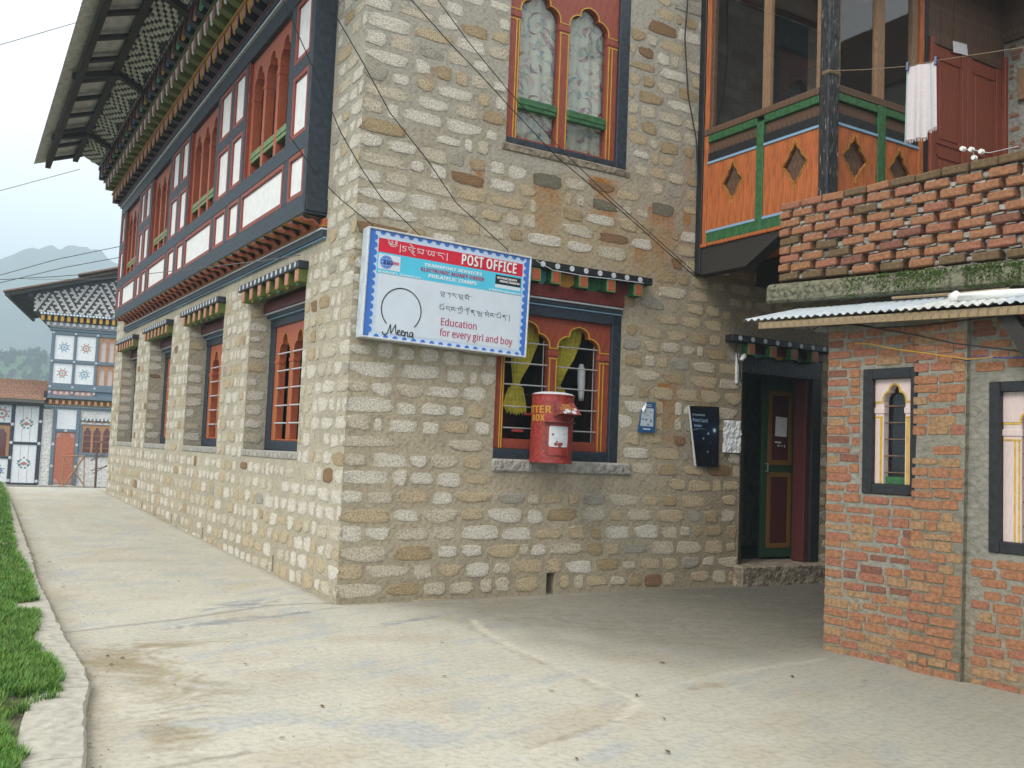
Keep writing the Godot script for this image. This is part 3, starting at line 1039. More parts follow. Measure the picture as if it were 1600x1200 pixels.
	# windows of the lane wall
	for w in wins:
		var W: float = w[1] - w[0]
		var l0: float = w[0] + 0.36
		var lw: float = (W - 0.56 - 0.29) / 3.0
		var lt := []
		for k in 3: lt.append([l0 + k * (lw + 0.145), l0 + k * (lw + 0.145) + lw])
		var xo := Transform3D(xf_lane.basis, Vector3(0.27, 0, 0))
		var wn := trefoil_window(house, xo, {"u0": w[0] + 0.2, "u1": w[1] - 0.1, "y0": 1.54, "spring": 2.6, "top": 2.97, "h": 0.27, "z0": -0.11, "z1": -0.02, "lights": lt, "board": "orange_red", "trim": true, "rail": 0.02, "glass": -0.14, "room": true})
		s = Sh.new()
		s.box(Vector3(w[0] + 0.002, 1.42, -0.14), Vector3(w[0] + 0.198, 2.97, 0.0), 0.006, xo)
		s.box(Vector3(w[1] - 0.098, 1.42, -0.14), Vector3(w[1] - 0.002, 2.97, 0.0), 0.006, xo)
		s.box(Vector3(w[0] + 0.2, 1.42, -0.14), Vector3(w[1] - 0.1, 1.538, 0.012), 0.006, xo)
		part("frame", s, M.navy, wn)
		for k in 5:
			for l in lt:
				s = Sh.new()
				var y: float = 1.755 + 0.216 * k
				s.tube([xo * Vector3(l[0] - 0.03, y, -0.012), xo * Vector3(l[1] + 0.03, y, -0.012)], 0.009, 5)
				part("bar", s, M.trim_white, wn)
		head_bands(wn, xo, w[0] + 0.002, w[1] - 0.002, 2.97, 3.275, 0.27)
		var bl := []
		var nb := 7
		for k in nb: bl.append(lerpf(w[0] - 0.03, w[1] - 0.04, k / float(nb - 1)))
		lintel(house, xf_lane, w[0] - 0.22, w[1] + 0.05, 3.475, bl, 0.165, 0.12)
		s = Sh.new()
		s.box(Vector3(w[0] - 0.02, 1.33, -0.28), Vector3(w[1] + 0.02, 1.42, 0.012), 0.012, xf_lane)
		part("window_sill", s, M.cement, house)
	build_rabsel()
	build_eaves()
	build_front_door()
	build_balcony()

# glazed lights under cusped arches; returns the window part (its arch board) with posts, trims and panes under it
func trefoil_window(par: Node, x: Transform3D, o: Dictionary, sag := false) -> MeshInstance3D:
	var s := Sh.new()
	s.prism(arch_board(o.u0, o.u1, o.spring, o.top, o.lights, o.h), o.z0, o.z1, x)
	var w := part("window", s, M[o.board], par, false, sag)
	var ed := [o.u0]
	for l in o.lights: ed.append_array([l[0], l[1]])
	ed.append(o.u1)
	for i in range(0, ed.size(), 2):
		s = Sh.new()
		s.box(Vector3(ed[i], o.y0, o.z0), Vector3(ed[i + 1], o.spring - 0.002, o.z1), 0.004, x)
		var m: float = (ed[i] + ed[i + 1]) / 2
		var hw: float = (ed[i + 1] - ed[i]) / 2
		s.box(Vector3(m - hw - 0.008, o.spring - 0.10, o.z0 + 0.01), Vector3(m + hw + 0.008, o.spring - 0.05, o.z1 + 0.008), 0.006, x)
		part("mullion", s, M[o.board], w, false, sag)
		if o.get("trim"):
			s = Sh.new()
			for q in [o.spring - 0.13, o.spring - 0.015]:
				s.box(Vector3(ed[i] + 0.004, q, o.z1 - 0.004), Vector3(ed[i + 1] - 0.004, q + 0.011, o.z1 + 0.004), 0.0, x)
			for q in [ed[i] + (0.012 if i > 0 else hw * 1.2), ed[i + 1] - (0.022 if i < ed.size() - 2 else hw * 1.2)]:
				s.box(Vector3(q, o.y0 + 0.004, o.z1 - 0.004), Vector3(q + 0.011, o.spring - 0.132, o.z1 + 0.0035), 0.0, x)
			part("trim", s, M.ochre if o.board == "orange_red" else M.yellow, w, false, sag)
	if o.get("rail", 0.0) > 0.0:
		s = Sh.new()
		for l in o.lights: s.box(Vector3(l[0] + 0.001, o.y0, o.z0 + 0.01), Vector3(l[1] - 0.001, o.y0 + o.rail, o.z1 - 0.012), 0.004, x)
		part("rail", s, M[o.board], w, false, sag)
	for l in o.lights:
		if o.get("trim"):
			s = Sh.new()
			var c := arch(l[0] - 0.008, l[1] + 0.008, o.spring, o.h + 0.008)
			s.ribbon(c, 0.013, o.z1 - 0.003, o.z1 + 0.004, x)
			part("trim", s, M.ochre if o.board == "orange_red" else M.yellow, w, false, sag)
		s = Sh.new()
		s.face([x * Vector3(l[0] - 0.03, o.y0, o.glass), x * Vector3(l[1] + 0.03, o.y0, o.glass), x * Vector3(l[1] + 0.03, o.spring + o.h, o.glass), x * Vector3(l[0] - 0.03, o.spring + o.h, o.glass)], x.basis.z)
		part("pane", s, M.glass, w, false, sag)
	return w

# painted beams between an arched board and the lintel
func head_bands(par: Node, x: Transform3D, u0: float, u1: float, y0: float, y1: float, out: float) -> void:
	var h := (y1 - y0)
	for q in [[0.0, 0.34, "navy", 0.004], [0.345, 0.39, "sky_blue", 0.014], [0.395, 0.53, "navy", 0.022], [0.535, 0.60, "trim_white", 0.036], [0.605, 1.0, "maroon", 0.05]]:
		var s := Sh.new()
		s.box(Vector3(u0, y0 + h * q[0] + 0.001, -0.14), Vector3(u1, y0 + h * q[1], q[3] + out * 0.35 * q[0]), 0.004, x)
		part("beam", s, M[q[2]], par)

# projecting lintel: dotted strip over painted block ends with coloured infill
func lintel(par: Node, x: Transform3D, u0: float, u1: float, y: float, blocks: Array, dot_pitch: float, proj: float) -> void:
	var s := Sh.new()
	s.box(Vector3(u0, y - 0.06, -0.05), Vector3(u1, y + 0.025, proj), 0.008, x)
	var l := part("lintel", s, M.black if proj > 0.13 else M.navy, par)
	var u := u1 - 0.19
	if proj < 0.13: u = u1 - 0.1
	while u > u0 + 0.05:
		s = Sh.new()
		s.disc(Vector2(u, y - 0.016), 0.031, proj - 0.002, proj + 0.005, 14, x)
		part("dot", s, M.trim_white, l)
		u -= dot_pitch
	var fills := ["teal", "ochre", "green", "maroon"] if proj > 0.13 else ["olive", "green", "olive", "green"]
	for i in blocks.size():
		var b: float = blocks[i]
		s = Sh.new()
		s.box(Vector3(b - 0.062, y - 0.205, -0.03), Vector3(b + 0.062, y - 0.062, proj - 0.02), 0.005, x)
		var bk := part("block", s, M.green if proj > 0.13 else M.olive, l)
		s = Sh.new()
		s.box(Vector3(b - 0.045, y - 0.19, proj - 0.03), Vector3(b + 0.045, y - 0.075, proj - 0.014), 0.003, x)
		part("block_face", s, M.orange_red if proj > 0.13 else M.pink, l)
		s = Sh.new()
		s.ribbon(P2([b - 0.054, y - 0.197, b + 0.054, y - 0.197, b + 0.054, y - 0.068, b - 0.054, y - 0.068, b - 0.054, y - 0.197]), 0.012, proj - 0.03, proj - 0.016, x)
		part("block_edge", s, M.sill_green if proj > 0.13 else M.ochre, l)
		if i < blocks.size() - 1:
			var c: float = blocks[i + 1]
			s = Sh.new()
			var p := PackedVector2Array([Vector2(b + 0.063, y - 0.062), Vector2(b + 0.063, y - 0.17)])
			for k in 7:
				var t := k / 6.0
				p.append(Vector2(lerpf(b + 0.07, c - 0.07, t), y - 0.17 - 0.05 * sin(t * PI)))
			p.append_array([Vector2(c - 0.063, y - 0.17), Vector2(c - 0.063, y - 0.062)])
			s.prism(p, -0.03, 0.03, x)
			part("infill", s, M[fills[(i + 4) % 4]], l)

func build_rabsel() -> void:
	var r := group_node("timber_bay", house)
	var wins := [[-3.30, -1.62], [-6.35, -4.75], [-9.17, -7.71], [-11.75, -10.4]]
	var cols := [[-12.2, -11.92], [-10.2, -9.92], [-9.72, -9.37], [-7.5, -7.1], [-6.85, -6.48], [-4.55, -4.08], [-3.85, -3.45], [-1.40, -0.99]]
	var s := Sh.new()
	for q in [[3.905, 4.085, 0.252], [4.515, 4.675, 0.25], [6.02, 6.20, 0.254]]:
		s = Sh.new()
		lane_box(s, -12.3, -0.87, q[0], q[1], 0.02, q[2], 0.006)
		part("beam", s, M.navy, r, false, true)
	s = Sh.new()
	lane_box(s, -12.36, -0.80, 6.202, 6.225, 0.0, 0.285, 0.003)
	part("fillet", s, M.trim_white, r, false, true)
	s = Sh.new()
	lane_box(s, -12.34, -0.82, 6.227, 6.285, 0.0, 0.30, 0.004)
	part("beam", s, M.navy, r, false, true)
	s = Sh.new()
	lane_box(s, -0.868, -0.835, 3.905, 6.2, 0.0, 0.25, 0.004)
	lane_box(s, -0.834, -0.815, 3.93, 4.05, 0.0, 0.235, 0.004)
	part("end_board", s, M.navy, r, false, true)
	s = Sh.new()
	lane_box(s, -12.33, -12.302, 3.905, 6.2, 0.0, 0.25, 0.004)
	part("end_board", s, M.maroon, r, false, true)
	# posts fill what panels and windows leave free
	var spans := []
	for w in wins: spans.append([w[0], w[1]])
	for c in cols: spans.append([c[0] - 0.045, c[1] + 0.045])
	spans.sort_custom(func(a, b): return a[0] < b[0])
	var e := -12.3
	for q in spans + [[-0.87, -0.87]]:
		if q[0] - e > 0.02:
			s = Sh.new()
			lane_box(s, e, q[0], 4.087, 6.018, 0.03, 0.246, 0.004)
			part("post", s, M.navy, r, false, true)
		e = maxf(e, q[1])
	for c in cols:
		for q in [[4.13, 4.47], [4.72, 5.24], [5.45, 5.96]]:
			white_panel(r, c[0], c[1], q[0], q[1])
		s = Sh.new()
		lane_box(s, c[0] - 0.043, c[1] + 0.043, 5.285, 5.405, 0.03, 0.248, 0.004)
		part("rail", s, M.navy, r, false, true)
	for w in wins:
		white_panel(r, w[0] + 0.06, w[1] - 0.06, 4.13, 4.47)
		var lw: float = (w[1] - w[0] - 0.24 - 0.18) / 3.0
		var lt := []
		for k in 3: lt.append([w[0] + 0.12 + k * (lw + 0.09), w[0] + 0.12 + k * (lw + 0.09) + lw])
		var wn := trefoil_window(r, xf_lane, {"u0": w[0] + 0.03, "u1": w[1] - 0.03, "y0": 4.68, "spring": 5.66, "top": 6.018, "h": 0.24, "z0": 0.08, "z1": 0.19, "lights": lt, "board": "orange_red", "glass": 0.03, "rail": 0.0}, true)
		s = Sh.new()
		lane_box(s, w[0] + 0.002, w[0] + 0.03, 4.68, 6.018, 0.02, 0.235, 0.003)
		lane_box(s, w[1] - 0.03, w[1] - 0.002, 4.68, 6.018, 0.02, 0.235, 0.003)
		part("frame", s, M.red, wn, false, true)
		s = Sh.new()
		lane_box(s, w[0], w[0] + 0.028, 4.68, 6.018, 0.02, 0.236, 0.003)
		for l in lt:
			s = Sh.new()
			lane_box(s, l[0] + 0.001, l[1] - 0.001, 4.85, 4.97, 0.08, 0.186, 0.004)
			lane_box(s, l[0] + 0.001, l[1] - 0.001, 4.895, 4.925, 0.18, 0.196, 0.003)
			part("crossbar", s, M.sill_green, wn, false, true)
			s = Sh.new()
			var m: float = lerpf(l[0], l[1], 0.62)
			lane_box(s, m - 0.012, m + 0.012, 4.69, 5.85, 0.035, 0.055, 0.002)
			part("muntin", s, M.old_wood, wn, false, true)
	# carved brackets under the bay
	var bs := Sh.new()
	var prof := PackedVector2Array()
	var under := PackedVector2Array()
	for k in 15:
		var t := k / 14.0
		under.append(Vector2(0.245 - 0.225 * t, 3.872 - 0.055 * t - 0.016 * sin(t * TAU * 1.5)))
	prof.append_array(under)
	prof.append_array([Vector2(0.02, 3.91), Vector2(0.245, 3.91)])
	var xb := Transform3D(Basis(Vector3(-1, 0, 0), Vector3(0, 1, 0), Vector3(0, 0, -1)), Vector3.ZERO)   # x runs out of the lane wall
	bs.prism(prof, -0.06, 0.06, xb)
	var bm := bs.mesh(M.black)
	var es := Sh.new()
	es.ribbon(under, 0.016, -0.063, 0.063, xb)
	var em := es.mesh(M.orange_red)
	var gs := Sh.new()
	gs.box(Vector3(0.255, 3.885, -0.064), Vector3(0.238, 3.903, 0.064), 0.0, xb)
	var gm := gs.mesh(M.gold)
	for k in 34:
		var t := Transform3D(Basis(), Vector3(0, 0, -0.95 - 0.335 * k))
		var b := inst("bracket", bm, t, r)
		inst("bracket_edge", em, Transform3D(), b)
	s = Sh.new()
	s.face([Vector3(-0.25, 3.902, -12.3), Vector3(-0.25, 3.902, -0.87), Vector3(-0.02, 3.872, -0.87), Vector3(-0.02, 3.872, -12.3)], Vector3(0, -1, 0))
	part("soffit", s, M.gold, r)
	for q in [[3.805, 3.872, 0.045, "orange_red"], [3.79, 3.804, 0.052, "gold"], [3.772, 3.789, 0.058, "maroon"], [3.752, 3.771, 0.066, "trim_white"], [3.68, 3.751, 0.05, "navy"], [3.664, 3.679, 0.036, "sky_blue"]]:
		s = Sh.new()
		lane_box(s, -12.4, -0.80, q[0], q[1], -0.02, q[2], 0.003)
		part("moulding", s, M[q[3]], r)

func white_panel(r: Node, u0: float, u1: float, y0: float, y1: float) -> void:
	var s := Sh.new()
	lane_box(s, u0 + 0.001, u1 - 0.001, y0 + 0.001, y1 - 0.001, 0.19, 0.222, 0.003)
	part("panel", s, M.white, r, false, true)
	s = Sh.new()
	lane_box(s, u0 - 0.045, u0, y0 - 0.045, y1 + 0.045, 0.1, 0.247, 0.003)
	lane_box(s, u1, u1 + 0.045, y0 - 0.045, y1 + 0.045, 0.1, 0.247, 0.003)
	lane_box(s, u0, u1, y0 - 0.045, y0, 0.1, 0.247, 0.003)
	lane_box(s, u0, u1, y1, y1 + 0.045, 0.1, 0.247, 0.003)
	part("panel_frame", s, M.red, r, false, true)

func build_eaves() -> void:
	var c := group_node("cornice", house)
	var s := Sh.new()
	var za := -12.5
	var zb := -0.5
	# boards between the tiers: y0, y1, reach
	for q in [[6.286, 6.31, 0.31, "maroon"], [6.49, 6.515, 0.45, "ochre"], [6.716, 6.745, 0.62, "olive"], [6.96, 7.02, 0.735, "black"]]:
		s = Sh.new()
		var z := za
		while z < zb:   # boards in lengths
			lane_box(s, z, minf(z + 1.5, zb) - 0.004, q[0], q[1], 0.0, q[2], 0.003)
			z += 1.5
		part("cornice_board", s, M[q[3]], c, false, true)
	s = Sh.new()
	lane_box(s, za, zb, 6.3, 6.96, 0.0, 0.24)
	part("cornice_back", s, M.maroon, c, false, true)
	var tiers := [[6.312, 6.488, 0.25, 0.425, "black", "pink", "gold"], [6.518, 6.714, 0.40, 0.60, "olive", "pink", "white"], [6.748, 6.958, 0.55, 0.715, "navy", "brown_wood", ""]]
	var leafs := ["leaf_green", "gold", "blue", "flower_red"]
	for ti in 3:
		var t: Array = tiers[ti]
		s = Sh.new()
		lane_box(s, za, zb, t[0], t[1], 0.2, t[2] - 0.02)
		part("cornice_back", s, M.black if ti != 1 else M.maroon, c, false, true)
		for k in 36:
			var u := za + 0.12 + 0.335 * k + (0.16 if ti == 1 else 0.0)
			if u > zb - 0.1: continue
			s = Sh.new()
			s.prism(P2([u - 0.07, t[0], u + 0.07, t[0], u + 0.07, t[1], u - 0.07, t[1]]), t[2] - 0.04, t[3], xf_lane)
			part("dentil", s, M[t[4]], c, false, true)
			s = Sh.new()
			lane_box(s, u - 0.055, u + 0.055, t[0] + 0.01, t[1] - 0.01, t[3] - 0.01, t[3] + 0.008)
			if ti == 2: lane_box(s, u - 0.072, u + 0.072, t[1] - 0.045, t[1] - 0.003, t[2], t[3] + 0.004)
			part("dentil_face", s, M[t[5]] if ti < 2 else M.maroon, c, false, true)
			s = Sh.new()
			var m := u + 0.1675
			if ti < 2:
				s.prism(P2([m - 0.095, t[1] - 0.004, m + 0.095, t[1] - 0.004, m, t[0] + 0.012]), t[3] - 0.03, t[3] - 0.006, xf_lane)
				part("infill", s, M[t[6]], c, false, true)
			else:
				s.prism(P2([m - 0.09, t[0] + 0.02, m, t[0], m + 0.085, t[0] + 0.05, m + 0.06, t[0] + 0.12, m, t[1] - 0.02, m - 0.07, t[0] + 0.12]), t[3] - 0.04, t[3] - 0.012, xf_lane)
				part("infill", s, M[leafs[k % 4]], c, false, true)
	for k in 70:
		s = Sh.new()
		lane_box(s, za + 0.06 + 0.17 * k, za + 0.13 + 0.17 * k, 6.968, 7.012, 0.73, 0.741)
		part("dot", s, M.trim_white, c, false, true)
	# sloping soffit with painted slats
	var e := group_node("eaves", house)
	var a := Vector2(-0.735, 7.03)
	var b := Vector2(-1.09, 7.235)
	s = Sh.new()
	s.face([Vector3(a.x + 0.1, a.y - 0.02, za), Vector3(a.x + 0.1, a.y - 0.02, 0.4), Vector3(b.x, b.y, 0.4), Vector3(b.x, b.y, za)], Vector3(-0.5, -0.8, 0))
	part("soffit_board", s, M.black, e, false, true)
	s = Sh.new()
	var nrm := Vector2(-(b - a).y, (b - a).x).normalized()
	if nrm.y > 0: nrm = -nrm
	for k in 122:
		var z := za + 0.05 + 0.103 * k
		var zig := absi((k % 12) - 6)
		for j in 5:
			var t0 := ((j * 4 + zig * 1.34) - 4.0) / 14.0
			var t1 := minf(t0 + 0.165 + rng.randf_range(-0.01, 0.02), 1.0)
			t0 = maxf(t0, 0.02)
			if t1 - t0 < 0.03: continue
			var p := a.lerp(b, t0)
			var q := a.lerp(b, t1)
			var o := nrm * 0.016
			var w := 0.088
			s.face([Vector3(p.x + o.x, p.y + o.y, z), Vector3(p.x + o.x, p.y + o.y, z + w), Vector3(q.x + o.x, q.y + o.y, z + w), Vector3(q.x + o.x, q.y + o.y, z)], Vector3(nrm.x, nrm.y, 0))
			s.face([Vector3(p.x, p.y, z + w), Vector3(p.x + o.x, p.y + o.y, z + w), Vector3(q.x + o.x, q.y + o.y, z + w), Vector3(q.x, q.y, z + w)], Vector3(0, 0, 1))
	stuff(part("slat", s, M.soffit_white, e, false, true))
	for z in [-11.0, -7.9, -4.8, -1.8]:
		s = Sh.new()
		s.prism(P2([0.70, 6.99, 1.15, 7.2, 1.75, 7.0, 1.75, 6.93, 1.1, 7.1, 0.70, 6.9]), -0.06, 0.06, Transform3D(Basis(Vector3(-1, 0, 0), Vector3(0, 1, 0), Vector3(0, 0, -1)), Vector3(0, 0, z)))
		part("brace", s, M.dark_wood, e, false, true)
	# purlins and rafters
	for q in [[-1.20, -1.10, 7.13, 7.215], [-1.70, -1.60, 6.90, 7.02]]:
		s = Sh.new()
		var z := za - 0.25
		while z < 0.4:
			s.box(Vector3(q[0], q[2], z), Vector3(q[1], q[3], minf(z + 2.4, 0.45) - 0.005), 0.006)
			z += 2.4
		part("purlin", s, M.dark_wood, e, false, true)
	var z := -12.45
	while z < 0.4:
		s = Sh.new()
		var xr := Transform3D(Basis(Vector3(0, 0, 1), -0.349), Vector3(-1.62, 6.985, z))
		s.box(Vector3(0.0, -0.01, -0.055), Vector3(0.6, 0.045, 0.055), 0.004, Transform3D(Basis(Vector3(0, 0, 1), 0.349), Vector3(-1.62, 6.985, z)))
		part("rafter", s, M.dark_wood, e, false, true)
		z += 0.86 + 0.0 * xr.origin.x
	# corrugated roof, two slopes
	s = Sh.new()
	var m := 360
	for sl in [[-1.9, 4.6], [11.0, 4.6]]:
		var prev := []
		for i in m + 1:
			var zz := -12.95 + 13.45 * i / m
			var w := 0.012 * sin(i * PI * 0.5 * 1.0)
			var ring := []
			for x in [sl[0], sl[1]]:
				ring.append(Vector3(x, 7.005 + 0.364 * (absf(x + 1.9) if sl[0] < 0 else absf(11.2 - x) + 0.1) + w, zz))
			if i: s.face([prev[0], prev[1], ring[1], ring[0]], Vector3.UP)
			prev = ring
	part("roof", s, M.old_tin, house, true, true)

func build_front_door() -> void:
	var s: Sh
	var d := group_node("door", house)
	for q in [[6.47, 6.638, 0.25, 2.62, -0.16, 0.004], [5.205, 6.638, 2.621, 2.86, -0.2, -0.002]]:   # frame nearly flush with the wall
		s = Sh.new()
		s.box(Vector3(q[0], q[2], q[4]), Vector3(q[1], q[3], q[5]), 0.006)
		part("frame", s, M.black, d)
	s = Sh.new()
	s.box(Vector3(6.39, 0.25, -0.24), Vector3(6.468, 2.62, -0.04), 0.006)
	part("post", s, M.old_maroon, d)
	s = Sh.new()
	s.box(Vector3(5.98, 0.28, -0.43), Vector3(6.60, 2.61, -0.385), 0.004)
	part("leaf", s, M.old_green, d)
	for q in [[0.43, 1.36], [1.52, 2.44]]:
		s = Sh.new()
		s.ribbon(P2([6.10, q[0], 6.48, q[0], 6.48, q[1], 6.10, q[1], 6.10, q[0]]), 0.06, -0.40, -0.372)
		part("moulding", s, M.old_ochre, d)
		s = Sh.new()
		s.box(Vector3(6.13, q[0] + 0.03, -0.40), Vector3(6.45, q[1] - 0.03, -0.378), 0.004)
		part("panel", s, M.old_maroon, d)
	s = Sh.new()
	s.tube([Vector3(6.04, 1.40, -0.39), Vector3(6.04, 1.40, -0.345), Vector3(6.04, 1.50, -0.345), Vector3(6.04, 1.50, -0.39)], 0.008, 6)
	part("handle", s, M.steel, d)
	lintel(house, Transform3D(), 4.90, 6.72, 3.04, [5.24, 5.62, 6.0, 6.38], 0.215, 0.1305)
	s = Sh.new()
	s.box(Vector3(5.205, 2.861, -0.2), Vector3(6.638, 2.99, 0.03), 0.006)
	part("beam", s, M.maroon, house)
	s = Sh.new()
	s.box(Vector3(5.12, -0.05, -0.55), Vector3(6.80, 0.245, 0.16), 0.02)
	part("step", s, M.plaster, house)
	s = Sh.new()
	s.box(Vector3(5.9, 0.22, -2.2), Vector3(6.0, 3.6, -0.75), 0.0)
	s.box(Vector3(4.4, 0.22, -2.3), Vector3(8.2, 3.6, -2.21), 0.0)
	part("partition", s, M.olive_wall, house)
	s = Sh.new()
	s.box(Vector3(5.35, 0.22, -1.35), Vector3(5.85, 1.08, -0.9), 0.01)
	s.box(Vector3(5.33, 1.08, -1.37), Vector3(5.87, 1.11, -0.88), 0.006)
	tag(part("cabinet", s, M.maroon), "dark red cabinet just inside the dim open doorway", "cabinet")

func build_balcony() -> void:
	var b := group_node("glazed_balcony", house)
	var X := Transform3D(xf_lane.basis, Vector3(4.39, 0, 0))     # side towards the lane
	var F := Transform3D(Basis(), Vector3(0, 0.06, 1.92))         # front
	var bx := func(called: String, m: String, x: Transform3D, q: Array, bev := 0.005) -> void:
		var s := Sh.new()
		s.box(Vector3(q[0], q[2], q[4]), Vector3(q[1], q[3], q[5]), bev, x)
		part(called, s, M[m], b)
	bx.call("post", "black", X, [0.003, 0.10, 3.74, 7.3, -0.10, 0.03])
	bx.call("post", "orange", X, [0.102, 0.17, 4.10, 7.3, -0.09, 0.012])
	var s := Sh.new()
	s.box(Vector3(4.38, 3.95, 1.86), Vector3(4.555, 7.4, 1.985), 0.012)
	part("post", s, M.worn_black, b)
	bx.call("post", "green", X, [0.97, 1.075, 4.09, 5.36, -0.08, 0.016])
	for u in [[0.172, 0.968], [1.077, 1.858]]:
		bx.call("rail", "green", X, [u[0], u[1], 4.10, 4.222, -0.08, 0.010])
		bx.call("fillet", "sky_blue", X, [u[0], u[1], 4.2225, 4.252, -0.08, 0.014], 0.002)
		bx.call("fillet", "sky_blue", X, [u[0], u[1], 5.062, 5.092, -0.08, 0.014], 0.002)
		bx.call("rail", "black", X, [u[0], u[1], 5.093, 5.20, -0.08, 0.006])
		bx.call("board", "brown_wood", X, [u[0], u[1], 5.201, 5.33, -0.08, -0.02])
		bx.call("rail", "green", X, [u[0], u[1], 5.331, 5.418, -0.08, 0.012])
	diamond_panel(b, X, 0.172, 0.968, 4.253, 5.061, 0.585, 4.77, 0.150, 0.25)
	diamond_panel(b, X, 1.077, 1.858, 4.253, 5.061, 1.535, 4.75, 0.165, 0.26)
	bx.call("sill", "brown_wood", X, [0.10, 1.858, 5.42, 5.50, -0.10, 0.02])
	for q in [[0.172, 0.215, "brown_wood"], [1.02, 1.13, "pale_wood"], [1.80, 1.858, "pale_wood"]]:
		bx.call("muntin", q[2], X, [q[0], q[1], 5.502, 7.3, -0.075, -0.01])
	for u in [[0.216, 1.019], [1.131, 1.799]]: pane(b, X, u[0], u[1], 5.502, 7.3, -0.045)
	# front
	bx.call("post", "green", F, [5.245, 5.375, 4.06, 5.46, -0.08, 0.016])
	bx.call("post", "orange", F, [5.95, 6.03, 4.04, 7.2, -0.09, 0.014])
	bx.call("post", "black", F, [6.032, 6.13, 4.04, 7.2, -0.12, 0.0])
	for u in [[4.557, 5.243], [5.377, 5.948]]:
		bx.call("rail", "green", F, [u[0], u[1], 4.10, 4.222, -0.08, 0.010])
		bx.call("fillet", "sky_blue", F, [u[0], u[1], 4.2225, 4.252, -0.08, 0.014], 0.002)
		bx.call("fillet", "sky_blue", F, [u[0], u[1], 5.062, 5.092, -0.08, 0.014], 0.002)
		bx.call("rail", "black", F, [u[0], u[1], 5.093, 5.20, -0.08, 0.006])
		bx.call("board", "brown_wood", F, [u[0], u[1], 5.201, 5.33, -0.08, -0.02])
		bx.call("rail", "green", F, [u[0], u[1], 5.331, 5.418, -0.08, 0.012])
	diamond_panel(b, F, 4.557, 5.243, 4.253, 5.061, 4.89, 4.75, 0.195, 0.265)
	diamond_panel(b, F, 5.377, 5.948, 4.253, 5.061, 5.63, 4.75, 0.175, 0.265)
	bx.call("sill", "brown_wood", F, [4.557, 5.948, 5.42, 5.50, -0.10, 0.02])
	for q in [[4.557, 4.65, "pale_wood"], [5.235, 5.37, "pale_wood"], [5.85, 5.948, "pale_wood"]]:
		bx.call("muntin", q[2], F, [q[0], q[1], 5.502, 7.3, -0.075, -0.01])
	for u in [[4.651, 5.234], [5.371, 5.849]]: pane(b, F, u[0], u[1], 5.502, 7.3, -0.045)
	# floor, beams, ceiling
	var k := 0.0
	while k < 1.86:
		var w := rng.randf_range(0.17, 0.24)
		s = Sh.new()
		s.box(Vector3(4.36, 4.052 + rng.randf_range(0, 0.006), k + 0.004), Vector3(8.0, 4.098, minf(k + w, 1.9) - 0.004), 0.006)
		part("floor_board", s, M.orange, b)
		k += w
	s = Sh.new()
	s.prism(P2([0.0, 3.73, 0.84, 3.73, 1.32, 3.99, 2.0, 3.99, 2.0, 4.05, 0.0, 4.05]), -0.16, 0.006, X)
	part("beam", s, M.dark_wood, b)
	for x in [5.4, 6.6, 7.8]:
		s = Sh.new()
		s.prism(P2([0.0, 3.73, 0.84, 3.73, 1.32, 3.99, 2.0, 3.99, 2.0, 4.05, 0.0, 4.05]), -0.16, 0.0, Transform3D(xf_lane.basis, Vector3(x, 0, 0)))
		part("beam", s, M.dark_wood, b)
	s = Sh.new()
	s.box(Vector3(4.36, 3.87, 1.78), Vector3(8.0, 4.05, 1.96), 0.006)
	part("beam", s, M.dark_wood, b)
	s = Sh.new()
	s.box(Vector3(4.36, 7.35, 0.0), Vector3(8.2, 7.45, 2.5), 0.0)
	part("ceiling", s, M.brown_wood, b)
	s = Sh.new()
	s.box(Vector3(6.2, 4.1, 0.5), Vector3(6.3, 7.3, 1.9), 0.0)
	s.box(Vector3(4.45, 4.1, 0.03), Vector3(6.2, 7.3, 0.06), 0.0)
	part("inner_wall", s, M.dark_wood, b)
	# red double door onto the terrace with boards above
	var d := group_node("door", house)
	for q in [[6.135, 6.20, 6.50], [7.58, 7.645, 6.62]]:
		s = Sh.new()
		s.box(Vector3(q[0], 4.1, 1.84), Vector3(q[1], q[2], 1.95), 0.006)
		part("frame", s, M.door_red, d)
	for q in [[6.205, 6.888], [6.892, 7.575]]:
		s = Sh.new()
		var y1 := 6.455
		s.box(Vector3(q[0], 4.12, 1.85), Vector3(q[1], y1, 1.885), 0.004)
		part("leaf", s, M.door_red, d)
		for r in [[5.30, 6.30], [4.3, 5.14]]:
			s = Sh.new()
			s.ribbon(P2([q[0] + 0.12, r[0], q[1] - 0.12, r[0], q[1] - 0.12, r[1], q[0] + 0.12, r[1], q[0] + 0.12, r[0]]), 0.03, 1.88, 1.897)
			part("moulding", s, M.door_red, d)
			s = Sh.new()
			s.box(Vector3(q[0] + 0.17, r[0] + 0.05, 1.88), Vector3(q[1] - 0.17, r[1] - 0.05, 1.894), 0.005)
			part("panel", s, M.door_red, d)
		for r in [[q[0], q[0] + 0.1], [q[1] - 0.1, q[1]]]:
			s = Sh.new()
			s.box(Vector3(r[0] + 0.001, 4.125, 1.884), Vector3(r[1] - 0.001, y1 - 0.002, 1.904), 0.004)
			part("stile", s, M.door_red, d)
	k = 6.14
	while k < 7.62:
		s = Sh.new()
		s.box(Vector3(k, 6.46, 1.86), Vector3(minf(k + 0.235, 7.64), 7.34, 1.90 + rng.randf_range(0, 0.006)), 0.004)
		part("board", s, M.brown_wood, b)
		k += 0.24

func pane(par: Node, x: Transform3D, u0: float, u1: float, y0: float, y1: float, z: float) -> void:
	var s := Sh.new()
	s.face([x * Vector3(u0, y0, z), x * Vector3(u1, y0, z), x * Vector3(u1, y1, z), x * Vector3(u0, y1, z)], x.basis.z)
	part("pane", s, M.glass, par)

